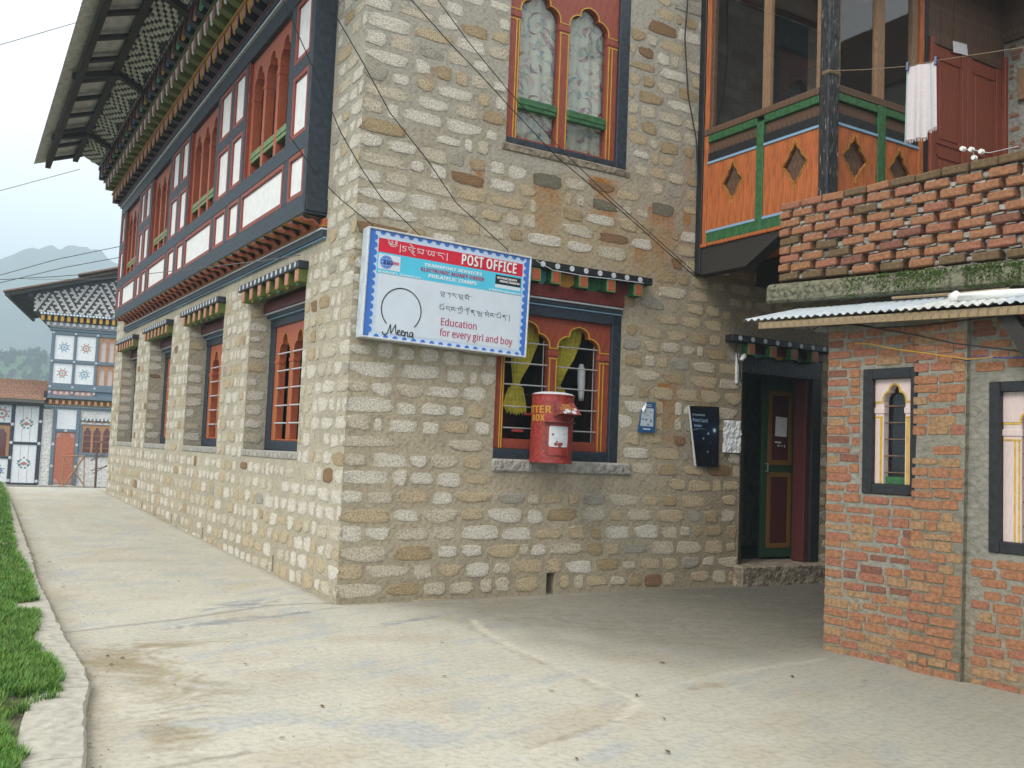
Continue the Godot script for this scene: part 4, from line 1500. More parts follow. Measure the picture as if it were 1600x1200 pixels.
# orange panel in two boards round a scalloped lozenge, brown board behind
func diamond_panel(par: Node, x: Transform3D, u0: float, u1: float, y0: float, y1: float, cx: float, cy: float, hw: float, hh: float) -> void:
	var half := [[0.0, 1.0], [0.07, 0.80], [0.18, 0.66], [0.36, 0.58], [0.44, 0.48], [0.50, 0.36], [0.66, 0.26], [0.82, 0.16], [0.9, 0.07], [1.0, 0.0], [0.9, -0.07], [0.82, -0.16], [0.66, -0.26], [0.50, -0.36], [0.44, -0.48], [0.36, -0.58], [0.18, -0.66], [0.07, -0.80], [0.0, -1.0]]
	for sd in [-1.0, 1.0]:
		var p := PackedVector2Array()
		var e := PackedVector2Array()
		for q in half:
			p.append(Vector2(cx + sd * (q[0] * hw + 0.0015), cy + q[1] * hh))
			e.append(Vector2(cx + sd * (q[0] * hw + 0.010), cy + q[1] * hh * 1.02))
		p.append_array([Vector2(cx + sd * 0.0015, y0), Vector2(u1 if sd > 0 else u0, y0), Vector2(u1 if sd > 0 else u0, y1), Vector2(cx + sd * 0.0015, y1)])
		var s := Sh.new()
		s.prism(p, -0.03, 0.0, x)
		part("panel", s, M.orange, par)
		s = Sh.new()
		s.ribbon(e, 0.02, -0.006, 0.004, x)
		part("trim", s, M.ochre, par)
	var s := Sh.new()
	s.box(Vector3(u0, y0, -0.075), Vector3(u1, y1, -0.045), 0.0, x)
	part("board", s, M.brown_wood, par)

# ---------- brick annex with terrace ----------
func annex_tone(u: float, v: float) -> Color:
	var n: float = nz.a.get_noise_2d(u * 2.0 + 11.0, v * 2.0)
	var m: float = nz.b.get_noise_2d(u * 1.4 + 5.0, v * 1.4)
	var c := Color(0.245, 0.235, 0.195) * (1.0 + 0.12 * n + 0.16 * m)
	c = c.lerp(Color(0.26, 0.19, 0.115), 0.75 * clampf(1.0 - (v + 0.15 * n) / 0.8, 0.0, 1.0))
	c = c.lerp(Color(0.10, 0.095, 0.06), 0.7 * clampf(1.0 - (v - 0.03 * m) / 0.07, 0.0, 1.0))
	return c

func pick_brick(v: float, pilaster := false) -> String:
	var r := rng.randf()
	if v < 0.55 and r < 0.45 - 0.4 * v: return "brick_tan"
	r = rng.randf()
	if pilaster: return "brick_orange" if r < 0.62 else ("brick_tan" if r < 0.9 else "brick_red")
	return "brick_orange" if r < 0.55 else ("brick_red" if r < 0.83 else ("brick_tan" if r < 0.94 else "brick_dark"))

func build_annex() -> void:
	annex = thing("brick_annex", "small red brick annex with arched windows, tin lean-to roof and a brick parapet terrace above", "building", Transform3D(Basis(Vector3.UP, 0.0583), Vector3(2.958, 0, 3.268)))
	var inv := annex.transform.affine_inverse()
	var w1 := [0.345, 0.825, 1.297, 2.288]
	var w2 := [1.387, 2.16, 0.94, 2.148]
	var sh := wall_sheet(xf_lane, [0.0, 4.6], [-0.1, 2.665], [w1, w2], 0.24, 0.04, annex_tone)
	var wl := part("wall", sh, M.annex_mortar, annex)
	var rows := [-0.02]
	while rows[-1] < 2.59: rows.append(rows[-1] + 0.0775 + rng.randf_range(-0.004, 0.004))
	var keep := [[w1[0] - 0.03, w1[1] + 0.05, w1[2] - 0.01, w1[3] + 0.03], [w2[0] - 0.10, w2[1] + 0.02, w2[2] - 0.02, w2[3] + 0.04], [0.84, 1.25, -1.0, 3.0]]
	var all := []
	for q in courses(0.0, 2.6, rows, keep, 0.14, 0.24, 0.020, -1.0, -1.0, 0.80): all.append([q, xf_lane, pick_brick(q[1])])
	# pilaster standing proud of the wall
	var s := Sh.new()
	s.prism(P2([0.80, -0.1, 1.205, -0.1, 1.245, 2.665, 0.865, 2.665]), -0.02, 0.05, xf_lane)
	for v in s.v: s.c.append(annex_tone(v.z, v.y))
	part("pilaster", s, M.annex_mortar, annex)
	var xp := Transform3D(xf_lane.basis, Vector3(-0.05, 0, 0))
	for q in courses(0.825, 1.238, rows, [], 0.11, 0.24, 0.008, -1.0, -1.0, 0.78):
		if q[1] > 1.62 and q[1] < 1.74 and q[0] < 1.1 or (q[1] > 1.3 and q[1] < 1.9 and rng.randf() < 0.05): continue
		q[0] -= 0.035 * clampf(1.0 - q[1] / 2.6, 0.0, 1.0)
		q[3] *= 1.12
		all.append([q, xp, pick_brick(q[1], true)])
	var eye := inv * Vector3(-3.486, 1.5, 8.793)
	for a in all: a.append(0.0 if a[0][0] > 1.95 else a[0][2] * a[0][3] / (eye - a[1] * Vector3(a[0][0], a[0][1], 0)).length_squared())
	all.sort_custom(func(a, b): return a[3] > b[3])
	var shapes := {}
	var rest := {}
	for i in all.size():
		var q: Array = all[i][0]
		var k: int = 20 + rng.randi() % 10
		var x: Transform3D = all[i][1]
		var t := x * Transform3D(Basis(Vector3(0, 0, 1), rng.randf_range(-0.02, 0.02)).scaled_local(Vector3(q[2] * (1 if rng.randf() < 0.5 else -1), q[3], rng.randf_range(0.003, 0.008))), Vector3(q[0], q[1], 0))
		if i < 300:
			if not shapes.has(k): shapes[k] = (lumps[k] as Sh).mesh()
			inst("brick", shapes[k], t, wl, M[all[i][2]])
		else:
			if not rest.has(all[i][2]): rest[all[i][2]] = Sh.new()
			rest[all[i][2]].add(lumps[k], t)
	# back wall towards the passage, with its bricks
	var xb := Transform3D(Basis(Vector3(-1, 0, 0), Vector3(0, 1, 0), Vector3(0, 0, -1)), Vector3.ZERO)
	var bk := wall_sheet(xb, [-6.5, 0.0], [-0.1, 2.74], [], 0.24, 0.3, annex_tone)
	part("wall", bk, M.annex_mortar, annex)
	for q in courses(-2.4, 0.0, rows, [], 0.13, 0.235, 0.026):
		var m := pick_brick(q[1])
		if not rest.has(m): rest[m] = Sh.new()
		rest[m].add(lumps[20 + rng.randi() % 10], xb * Transform3D(Basis().scaled(Vector3(q[2], q[3], 0.01)), Vector3(q[0], q[1], 0)))
	stuff(multi("brick", rest, wl))
	# windows
	for w in [[w1, [0.43, 0.765], [0.508, 0.695], 1.378, 2.03, 2.205, 0.13], [w2, [1.467, 2.08], [1.60, 1.95], 1.02, 1.86, 2.075, 0.15]]:
		var o: Array = w[0]
		var f := trefoil_window(annex, xf_lane, {"u0": w[1][0], "u1": w[1][1], "y0": w[3], "spring": w[4], "top": w[5], "h": w[6], "z0": -0.10, "z1": -0.03, "lights": [w[2]], "board": "pinkish", "trim": true, "glass": -0.09})
		s = Sh.new()
		s.box(Vector3(o[0], o[2], -0.12), Vector3(w[1][0], o[3], 0.018), 0.006, xf_lane)
		s.box(Vector3(w[1][1], o[2], -0.12), Vector3(o[1], o[3], 0.016), 0.006, xf_lane)
		s.box(Vector3(w[1][0], o[2], -0.12), Vector3(w[1][1], w[3], 0.014), 0.006, xf_lane)
		s.box(Vector3(w[1][0], w[5], -0.12), Vector3(w[1][1], o[3], 0.014), 0.006, xf_lane)
		part("frame", s, M.black, f)
		for k in 5:
			s = Sh.new()
			var y: float = lerpf(w[3], w[4], (k + 0.7) / 5.0)
			s.tube([xf_lane * Vector3(w[2][0] - 0.01, y, -0.05), xf_lane * Vector3(w[2][1] + 0.01, y, -0.05)], 0.005, 5)
			part("bar", s, M.rusty_tin, f)
		s = Sh.new()
		s.box(Vector3(w[2][0], w[3], -0.085), Vector3(w[2][1], w[3] + 0.06, -0.06), 0.003, xf_lane)
		part("rail", s, M.green, f)
	s = Sh.new()
	s.box(Vector3(0.7, -0.05, 0.3), Vector3(0.75, 2.8, 4.5), 0.0)
	part("inner_wall", s, M.dark_room, annex)
	# lean-to roof of corrugated sheets
	var roof := group_node("roof", annex)
	var z := -0.72
	var k0 := 0
	while z < 4.2:
		s = Sh.new()
		var prev := []
		var z1 := z + 0.80
		var n := 44
		for i in n + 1:
			var zz := lerpf(z, z1, i / float(n))
			var c := 0.0115 * sin((zz + 0.7) / 0.0745 * TAU)
			var ring := []
			for q in [[-0.27 + 0.02 * (k0 % 2), 2.752], [0.12, 2.85], [0.50, 2.945]]: ring.append(Vector3(q[0], q[1] + c - 0.0375 * (zz + 0.7) + 0.003 * (k0 % 2), zz))
			if i:
				for k in 2: s.face([prev[k], prev[k + 1], ring[k + 1], ring[k]], Vector3.UP)
			prev = ring
		part("sheet", s, M.tin if k0 != 2 else M.old_tin, roof, true)
		z += 0.745
		k0 += 1
	s = Sh.new()
	s.prism(P2([-0.55, 2.725, 4.2, 2.545, 4.2, 2.485, -0.55, 2.668]), 0.205, 0.245, xf_lane)
	part("batten", s, M.old_wood, roof)
	for u in [-0.5, 0.28, 0.86, 1.7]:
		s = Sh.new()
		var y: float = 2.735 - 0.0375 * (u + 0.7)
		s.box(Vector3(-0.20, -0.05, -0.03), Vector3(0.6, 0.0, 0.03), 0.004, Transform3D(Basis(Vector3(0, 0, 1), 0.25), Vector3(0, y + 0.045, u)))
		part("rafter", s, M.old_wood, roof)
	s = Sh.new()
	s.prism(P2([1.50, 2.64, 1.62, 2.64, 2.5, 1.35, 2.36, 1.30]), 0.10, 0.19, xf_lane)
	part("strut", s, M.dark_wood, roof)
	s = Sh.new()
	s.box(Vector3(-0.226, 2.63, 0.845), Vector3(-0.19, 2.69, 0.885), 0.004)
	part("stub", s, M.old_wood, roof)
	# terrace slab and honeycomb parapet
	s = Sh.new()
	var sag := func(p: Vector3) -> Vector3: return p + Vector3(0, -0.044 * (p.z + 1.0), 0)
	var prev := []
	for i in 61:
		var zz := -1.02 + 5.2 * i / 60.0
		var j: float = 0.010 * nz.b.get_noise_2d(zz * 2.0, 2.0)
		var ring := [Vector3(6.4, 3.02, zz), Vector3(0.415 + j, 3.02 + j, zz), Vector3(0.395 + j, 3.04, zz), Vector3(0.395 - j, 3.15, zz), Vector3(0.41, 3.19 + j, zz), Vector3(0.45, 3.205, zz), Vector3(6.4, 3.205, zz)]
		for k in ring.size(): ring[k] = sag.call(ring[k])
		if i:
			for k in 6: s.face([prev[k], prev[k + 1], ring[k + 1], ring[k]], [Vector3.DOWN, Vector3(-1, -1, 0), Vector3.LEFT, Vector3(-1, 0.2, 0), Vector3(-1, 1, 0), Vector3.UP][k])
		if i == 0 or i == 60: s.face(ring, Vector3(0, 0, -1 if i == 0 else 1))
		prev = ring
	part("slab", s, M.mossy_concrete, annex)
	# moss along the slab edge
	s = Sh.new()
	for i in 5200:
		var zz := -0.3 + 3.6 * pow(rng.randf(), 0.8)
		var n: float = nz.b.get_noise_2d(zz * 0.7, 31.0) + 0.5 * nz.b.get_noise_2d(zz * 3.0, i * 0.0)
		var y := 3.02 + rng.randf() * 0.19
		if n + 0.4 * smoothstep(3.06, 3.2, y) + rng.randf_range(-0.22, 0.22) + 0.3 * smoothstep(-0.2, 0.6, zz) < 0.30: continue
		var r := rng.randf_range(0.005, 0.012)
		var p: Vector3 = sag.call(Vector3(0.397 + (0.05 * smoothstep(3.18, 3.21, y)), y, zz))
		s.lathe([Vector2(0.0005, r * 1.2), Vector2(r, -0.002)], 4, Transform3D(Basis(Vector3(0, 0, 1), PI / 2 + rng.randf_range(-0.5, 0.5)).rotated(Vector3.RIGHT, rng.randf()), p))
	stuff(part("moss", s, M.moss, annex, true))
	var par := group_node("parapet", annex)
	var bm := []
	for k in 6:
		s = Sh.new()
		s.box(Vector3(-0.055, -0.034, -0.108), Vector3(0.055, 0.034, 0.108), rng.randf_range(0.006, 0.012), Transform3D(Basis(Vector3(rng.randf_range(-1, 1), rng.randf_range(-1, 1), rng.randf_range(-1, 1)).normalized(), 0.03), Vector3.ZERO))
		for i in s.v.size(): s.v[i] += Vector3(1, 1, 1) * 0.002 * nz.b.get_noise_3dv(s.v[i] * 18.0 + Vector3(k * 9, 0, 0))
		bm.append(s.mesh())
	var ms := Sh.new()
	for j in 9:
		var u := -0.93 + (0.108 if j % 2 == 0 else 0.0)
		var i := 0
		while u < 3.6:
			var t := (j + 0.5) / 9.0
			var y := lerpf(3.222 - 0.044 * (u + 0.93), 3.982 - 0.009 * (u + 0.93), t)
			var end := j % 2 == 1 and i == 0
			var b := Basis(Vector3(1, 0, 0), rng.randf_range(-0.02, 0.02)).rotated(Vector3.UP, rng.randf_range(-0.04, 0.04))
			if end: b = b.scaled_local(Vector3(1, 1, 0.5))
			var m := "brick_red"
			var r := rng.randf()
			if r < 0.5: m = "brick_orange"
			elif r < 0.62: m = "brick_dark"
			if r > 0.92 or (j == 0 and r > 0.55) or (j > 7 and u > -0.4 and r > 0.4): m = "brick_mossy"
			if j == 8:
				inst("brick", bm[rng.randi() % 6], Transform3D(b, Vector3(0.51 + rng.randf_range(-0.006, 0.006), y, u + (0.05 if end else 0.0))), par, M[m])
				u += 0.225 + rng.randf_range(0.0, 0.02) - (0.108 if end else 0.0)
			else:
				inst("brick", bm[rng.randi() % 6], Transform3D(b, Vector3(0.51 + rng.randf_range(-0.008, 0.008), y, u + (0.05 if end else 0.0))), par, M[m])
				u += (0.12 if end else 0.108)
				var g := rng.randf_range(0.045, 0.065) if not end else 0.02
				# squeezed mortar in and over the gap
				if rng.randf() < 0.4:
					var yb := y + (rng.randf_range(-0.03, 0.0))
					ms.box(Vector3(0.478 + rng.randf() * 0.02, yb - 0.012, u - 0.012), Vector3(0.55, yb + rng.randf_range(0.02, 0.045), u + g * rng.randf_range(0.6, 1.0) + 0.01), 0.008)
				ms.box(Vector3(0.475, y + 0.033, u - 0.10), Vector3(0.55, y + 0.049, u - 0.005), 0.003)
				ms.box(Vector3(0.475, y + 0.033, u + g + 0.005), Vector3(0.55, y + 0.048, u + g + 0.09), 0.003)
				u += g + 0.108
			i += 1
	for i in ms.v.size(): ms.v[i] += Vector3(1, 1, 1) * 0.012 * nz.b.get_noise_3dv(ms.v[i] * 14.0)
	stuff(part("mortar", ms, M.cement, par))
	# inner step up to the balcony door, and the rough wall at the terrace's end
	s = Sh.new()
	s.box(Vector3(6.0, 3.1, 1.98), Vector3(7.64, 4.09, 2.5), 0.01, inv)
	part("step", s, M.cement, annex)
	var xe := inv * Transform3D(xf_lane.basis, Vector3(7.65, 0, 0))
	var ew := wall_sheet(xe, [1.9, 7.5], [3.0, 6.8], [], 0.25, 0.08, func(u, v): return Color(0.30, 0.295, 0.265) * (1.0 + 0.2 * nz.b.get_noise_2d(u, v)))
	var ewp := part("wall", ew, M.annex_mortar, annex)
	var rows2 := [4.3]
	while rows2[-1] < 6.75: rows2.append(rows2[-1] + 0.08)
	for q in courses(1.95, 3.2, rows2, [[2.03, 2.24, 6.0, 6.5]], 0.12, 0.23, 0.05):
		if rng.randf() < 0.3: continue
		inst("brick", shapes.values()[rng.randi() % shapes.size()], xe * Transform3D(Basis(Vector3(0, 0, 1), rng.randf_range(-0.04, 0.04)).scaled_local(Vector3(q[2] * rng.randf_range(0.5, 1.0), q[3] * rng.randf_range(0.6, 1.0), 0.008)), Vector3(q[0], q[1], 0)), ewp, M.brick_red if rng.randf() < 0.7 else M.brick_dark)
	s = Sh.new()
	s.box(Vector3(2.09, 6.02, -0.02), Vector3(2.19, 6.42, 0.05), 0.008, xe)
	part("nailing_block", s, M.pale_wood, annex)
	for k in 14:
		s = Sh.new()
		s.box(Vector3(1.9 + 0.4 * k, 6.8, -0.1), Vector3(2.295 + 0.4 * k, 7.7, 0.05), 0.004, xe)
		part("board", s, M.brown_wood, annex)
	s = Sh.new()
	s.box(Vector3(5.5, -0.1, -3.1), Vector3(5.8, 3.0, 0.0), 0.0)
	part("wall", s, M.cement, annex)
	# unseen two storey block continuing the annex beyond the frame, added to shade the right
	s = Sh.new()
	s.box(Vector3(0.0, -0.1, 4.6), Vector3(6.4, 6.6, 10.5), 0.0)
	part("wall", s, M.brick_tan, annex)
	for k in 9:
		s = Sh.new()
		s.prism(P2([-1.2, 6.55, 7.4, 8.6, 7.4, 8.64, -1.2, 6.59]), 3.1 + 0.9 * k, 3.99 + 0.9 * k)
		part("shading_upper_roof", s, M.old_tin, annex)

# ---------- painted houses at the end of the lane ----------
func flower(par: Node, c: Vector2, r: float, z: float, m1: String, m2: String) -> void:
	var s := Sh.new()
	for k in 10:
		var t := TAU * k / 10.0
		s.disc(c + Vector2(cos(t), sin(t)) * r * 0.52, r * 0.17, z, z + 0.004, 7)
	part("painted_flower", s, M[m1], par)
	s = Sh.new()
	for k in 8:
		var t := TAU * (k + 0.5) / 8.0
		var p := c + Vector2(cos(t), sin(t)) * r * 0.85
		var q := Vector2(-sin(t), cos(t)) * r * 0.11
		var d := Vector2(cos(t), sin(t)) * r * 0.2
		s.prism(PackedVector2Array([p - d, p + q, p + d, p - q]), z, z + 0.004)
	s.disc(c, r * 0.2, z, z + 0.004, 8)
	part("painted_leaves", s, M[m2], par)

func posy(par: Node, c: Vector2, r: float, z: float) -> void:
	var s := Sh.new()
	for q in [[0, 0.1, 0.26], [-0.3, 0.0, 0.2], [0.3, 0.0, 0.2], [0, 0.95, 0.16], [0, -0.1, 0.2]]: s.disc(c + Vector2(q[0], q[1]) * r, q[2] * r, z, z + 0.004, 8)
	part("painted_flower", s, M.flower_red, par)
	s = Sh.new()
	for q in [[-0.75, 0.35, 0.2], [0.75, 0.35, 0.2], [-0.6, -0.25, 0.2], [0.65, -0.25, 0.2], [-0.3, -0.6, 0.17], [0.25, -0.65, 0.17], [-0.45, 0.6, 0.14], [0.45, 0.6, 0.14], [-0.85, 0.0, 0.12], [0.9, 0.0, 0.12]]: s.disc(c + Vector2(q[0], q[1]) * r, q[2] * r, z, z + 0.004, 6)
	part("painted_leaves", s, M.teal, par)

func build_far() -> void:
	mat("faded_tile", 0.38, 0.22, 0.15, 0.45, 0.5, 0.95)
	mat("far_blue", 0.13, 0.185, 0.235, 0.25, 0.4, 0.7)
	mat("leaf_paint", 0.18, 0.33, 0.30, 0.2, 0.3, 0.7)
	mat("far_door", 0.47, 0.15, 0.085, 0.15, 0.6, 0.6)
	mat("far_wood", 0.42, 0.22, 0.10, 0.2, 0.4, 0.7)
	mat("chequer_white", 0.56, 0.56, 0.54, 0.15, 0.3, 0.9)
	mat("chequer_dark", 0.05, 0.05, 0.06, 0.2, 0.3, 0.9)
	var K := 1.2903
	var bs := Basis(Vector3(0.98073417, 0, 0.19534708) * K, Vector3(0, K, 0), Vector3(-0.19534708, 0, 0.98073417) * K)
	var X := Transform3D(bs, Vector3(1.119, -0.558, -35.498))
	var h := thing("painted_house", "two storey whitewashed house with flower painted panels and a zigzag brick gable", "house", X)
	var bx := func(par: Node, called: String, m: String, q: Array, bev := 0.006) -> MeshInstance3D:
		var s := Sh.new()
		s.box(Vector3(q[0], q[2], q[4]), Vector3(q[1], q[3], q[5]), bev)
		return part(called, s, M[m], par)
	bx.call(h, "wall", "lime_wash", [-0.24, 4.9, -0.3, 2.42, -5.0, 0.0])
	bx.call(h, "plinth", "cement", [-0.32, 4.9, -0.7, -0.02, -5.0, 0.08], 0.02)
	# door under a white panel
	var d: Node = bx.call(h, "door", "far_door", [0.175, 0.755, 0.03, 1.69, 0.0, 0.03])
	for q in [[0.06, 0.17, 0.0, 2.42], [0.76, 0.87, 0.0, 2.42], [0.172, 0.758, 1.70, 1.785]]: bx.call(d, "frame", "far_blue", [q[0], q[1], q[2], q[3], 0.0, 0.06])
	bx.call(d, "panel", "house_white", [0.175, 0.755, 1.79, 2.415, 0.0, 0.03])
	for q in [[0.115, 1.3], [0.115, 0.6], [0.815, 1.3], [0.815, 0.6], [0.46, 1.745]]:
		var s := Sh.new()
		s.disc(Vector2(q[0], q[1]), 0.045, 0.06, 0.066, 10)
		part("rosette", s, M.trim_white, d)
	for q in [[0.21, 0.06, 0.0], [0.72, 0.06, PI / 2], [0.72, 1.66, PI], [0.21, 1.66, -PI / 2]]:
		for r in [0.07, 0.11, 0.15]:
			var s := Sh.new()
			var p := PackedVector2Array()
			for k in 7: p.append(Vector2(q[0] + (r - 0.03) * cos(q[2] + PI / 2 * k / 6.0) * 1.0, q[1] + (r - 0.03) * sin(q[2] + PI / 2 * k / 6.0)))
			s.ribbon(p, 0.014, 0.03, 0.035)
			part("scroll", s, M.trim_white, d)
	# ground floor window
	var w := trefoil_window(h, Transform3D(), {"u0": 0.96, "u1": 2.3, "y0": 1.06, "spring": 1.68, "top": 1.96, "h": 0.2, "z0": 0.0, "z1": 0.05, "lights": [[1.0, 1.22], [1.29, 1.51], [1.58, 1.80], [1.87, 2.09]], "board": "far_wood", "glass": 0.012})
	for q in [[1.0, 1.22], [1.29, 1.51], [1.58, 1.80], [1.87, 2.09]]:
		bx.call(w, "shade", "maroon", [q[0], q[1], 1.06, 1.88, 0.002, 0.006], 0.0)
		for y in [1.2, 1.42, 1.6]: bx.call(w, "bar", "far_wood", [q[0], q[1], y, y + 0.018, 0.01, 0.03], 0.0)
	bx.call(w, "frame", "far_blue", [0.885, 0.955, 0.98, 1.98, 0.0, 0.06])
	bx.call(w, "sill", "far_blue", [0.885, 2.4, 0.96, 1.05, 0.0, 0.07])
	bx.call(w, "head", "trim_white", [0.92, 2.35, 1.97, 2.04, 0.0, 0.08])
	bx.call(w, "strip", "far_blue", [0.90, 2.35, 2.09, 2.16, 0.0, 0.12])
	for k in 12:
		var s := Sh.new()
		s.disc(Vector2(0.95 + 0.115 * k, 2.125), 0.03, 0.12, 0.126, 8)
		part("dot", s, M.house_white, w)
		if k % 2: bx.call(w, "dentil", "ochre", [0.90 + 0.115 * k, 0.98 + 0.115 * k, 2.03, 2.09, 0.0, 0.11])
	# jettied upper floor
	bx.call(h, "beam", "far_blue", [-0.18, 4.9, 2.43, 2.56, 0.0, 0.06])
	for k in 40: bx.call(h, "bead", "trim_white", [-0.15 + 0.06 * k, -0.115 + 0.06 * k, 2.50, 2.535, 0.06, 0.075], 0.0)
	bx.call(h, "soffit", "gold", [-0.12, 4.9, 2.57, 2.75, 0.0, 0.05])
	for k in 14:
		bx.call(h, "joist_end", "ochre", [-0.08 + 0.19 * k, 0.01 + 0.19 * k, 2.575, 2.72, 0.0, 0.2])
		bx.call(h, "joist_face", "flower_red", [-0.065 + 0.19 * k, -0.005 + 0.19 * k, 2.595, 2.705, 0.195, 0.206], 0.0)
	bx.call(h, "storey", "faded_blue", [-0.12, 4.9, 2.76, 5.0, -4.8, 0.17])
	bx.call(h, "end_block", "black", [-0.24, -0.125, 2.74, 2.98, -0.6, 0.22])
	for q in [[2.76, 2.875], [3.03, 3.25], [3.905, 4.02], [4.82, 4.93]]: bx.call(h, "beam", "far_blue", [-0.13, 4.9, q[0], q[1], 0.165, 0.25])
	for u in [[-0.13, -0.03], [0.535, 0.615], [1.185, 1.27], [1.93, 2.0]]:
		for q in [[2.876, 3.029], [3.251, 3.904], [4.021, 4.819]]: bx.call(h, "post", "far_blue", [u[0], u[1], q[0], q[1], 0.165, 0.245])
	var fi := 0
	for u in [[-0.028, 0.533], [0.617, 1.183]]:
		for q in [[4.025, 4.815], [3.255, 3.90]]:
			bx.call(h, "panel", "house_white", [u[0], u[1], q[0], q[1], 0.165, 0.205], 0.003)
			flower(h, Vector2((u[0] + u[1]) / 2, (q[0] + q[1]) / 2), 0.175, 0.206, "flower_red" if fi in [1, 2] else "sky_blue", "leaf_paint")
			fi += 1
		bx.call(h, "panel", "flower_red", [u[0], u[1], 2.88, 3.027, 0.165, 0.205], 0.003)
		for k in 3:
			var s := Sh.new()
			s.disc(Vector2(lerpf(u[0], u[1], 0.2 + 0.3 * k), 2.955), 0.05, 0.206, 0.21, 9)
			part("scroll", s, M.trim_white, h)
	for q in [[4.025, 4.815], [3.255, 3.90]]:
		var wu := trefoil_window(h, Transform3D(), {"u0": 1.272, "u1": 1.928, "y0": q[0], "spring": q[1] - 0.26, "top": q[1], "h": 0.2, "z0": 0.165, "z1": 0.215, "lights": [[1.34, 1.50], [1.58, 1.74], [1.80, 1.9]], "board": "far_wood", "glass": 0.19})
		bx.call(wu, "curtain", "pinkish", [1.3, 1.9, q[0], q[1] - 0.05, 0.171, 0.176], 0.0)
	for k in 12:
		for y in [2.96, 3.14, 3.96, 4.87]:
			if k % 3 == 0 and k < 10:
				var s := Sh.new()
				s.disc(Vector2(-0.08 + 0.2185 * k, y), 0.035, 0.25, 0.256, 8)
				part("rosette", s, M.trim_white, h)
	# cornice
	bx.call(h, "cornice_board", "far_blue", [-0.2, 4.9, 4.935, 5.03, 0.0, 0.27])
	for k in 38: bx.call(h, "bead", "trim_white", [-0.18 + 0.06 * k, -0.145 + 0.06 * k, 5.035, 5.07, 0.2, 0.30], 0.0)
	bx.call(h, "cornice_board", "trim_white", [-0.28, 4.9, 5.075, 5.21, 0.0, 0.26])
	for k in 12: bx.call(h, "dentil", "trim_white", [-0.30 + 0.19 * k, -0.20 + 0.19 * k, 5.085, 5.20, 0.2, 0.36])
	bx.call(h, "cornice_board", "black", [-0.42, 4.9, 5.215, 5.40, 0.0, 0.30])
	for k in 12: bx.call(h, "dentil", "gold", [-0.46 + 0.19 * k, -0.365 + 0.19 * k, 5.225, 5.395, 0.2, 0.46])
	bx.call(h, "strip", "faded_blue", [-0.50, 4.9, 5.405, 5.475, 0.0, 0.49])
	for k in 22:
		var s := Sh.new()
		s.disc(Vector2(-0.45 + 0.095 * k, 5.44), 0.03, 0.49, 0.496, 9)
		part("dot", s, M.house_white, h)
	# gable wall with its zigzag of proud white bricks
	var s := Sh.new()
	s.prism(P2([-0.70, 5.478, 5.6, 5.478, 5.6, 6.0, 2.45, 7.0, -0.70, 6.08]), -4.8, 0.40)
	var g := part("gable", s, M.chequer_dark, h)
	s = Sh.new()
	for j in 22:
		for i in 36:
			var u := -0.69 + 0.0775 * i + (0.039 if j % 2 else 0.0)
			var v := 5.49 + 0.064 * j
			if v + 0.06 > 6.08 + (u + 0.70) * 0.292 - 0.04 or u > 2.0: continue
			var ph := (i + 3) % 18
			ph = ph if ph < 9 else 18 - ph
			if (ph * 2 + 32 - j) % 6 < 3 or i < 1: s.box(Vector3(u, v, 0.39), Vector3(u + 0.082, v + 0.058, 0.425), 0.004)
	stuff(part("brick", s, M.chequer_white, g))
	# roof: left slope with rafters, boards between them pale, and a second sheet on top
	for q in [[-1.55, 5.97, 2.45, 7.13, 0.75], [2.45, 7.13, 6.4, 5.97, 0.75], [0.55, 6.68, 2.45, 7.26, 0.9]]:
		s = Sh.new()
		s.prism(P2([q[0], q[1], q[2], q[3], q[2], q[3] + 0.05, q[0], q[1] + 0.05]), -6.0, q[4])
		part("roof", s, M.rusty_tin, h)
	s = Sh.new()
	s.prism(P2([-1.5, 5.86, 2.45, 7.0, 2.45, 7.12, -1.5, 5.96]), 0.60, 0.68)
	part("bargeboard", s, M.dark_wood, h)
	for k in 18:
		s = Sh.new()
		s.prism(P2([-1.50, 5.885, -0.2, 6.27, -0.2, 6.35, -1.50, 5.965]), 0.2 - 0.36 * k, 0.28 - 0.36 * k)
		part("rafter", s, M.dark_wood, h)
		s = Sh.new()
		s.prism(P2([-1.40, 5.97, -0.75, 6.165, -0.75, 6.175, -1.40, 5.98]), -0.06 - 0.36 * k, 0.18 - 0.36 * k)
		part("eave_board", s, M.soffit_white, h)
	bx.call(h, "purlin", "dark_wood", [-1.45, -1.35, 5.83, 5.91, -6.0, 0.85])
	bx.call(h, "purlin", "dark_wood", [-0.85, -0.72, 5.9, 6.06, -6.0, 0.6])
	# low house beside it
	var l := thing("low_house", "low house with white painted board panels and a faded tile roof", "house", X)
	bx.call(l, "wall", "house_white", [-5.0, -0.26, -0.1, 2.5, -4.0, -0.04])
	bx.call(l, "plinth", "cement", [-5.0, -0.27, -0.7, -0.02, -4.0, 0.05], 0.02)
	for u in [[-0.34, -0.245], [-1.135, -1.045], [-1.68, -1.60], [-2.3, -2.2]]: bx.call(l, "post", "navy", [u[0], u[1], -0.015, 2.5, -0.04, 0.06])
	for q in [[-1.04, -0.345, 1.255, 1.325], [-1.04, -0.345, -0.015, 0.03], [-1.595, -1.14, 1.85, 1.91], [-1.595, -1.14, 0.79, 0.85], [-2.19, -1.685, 1.25, 1.32]]: bx.call(l, "rail", "navy", [q[0], q[1], q[2], q[3], -0.04, 0.055])
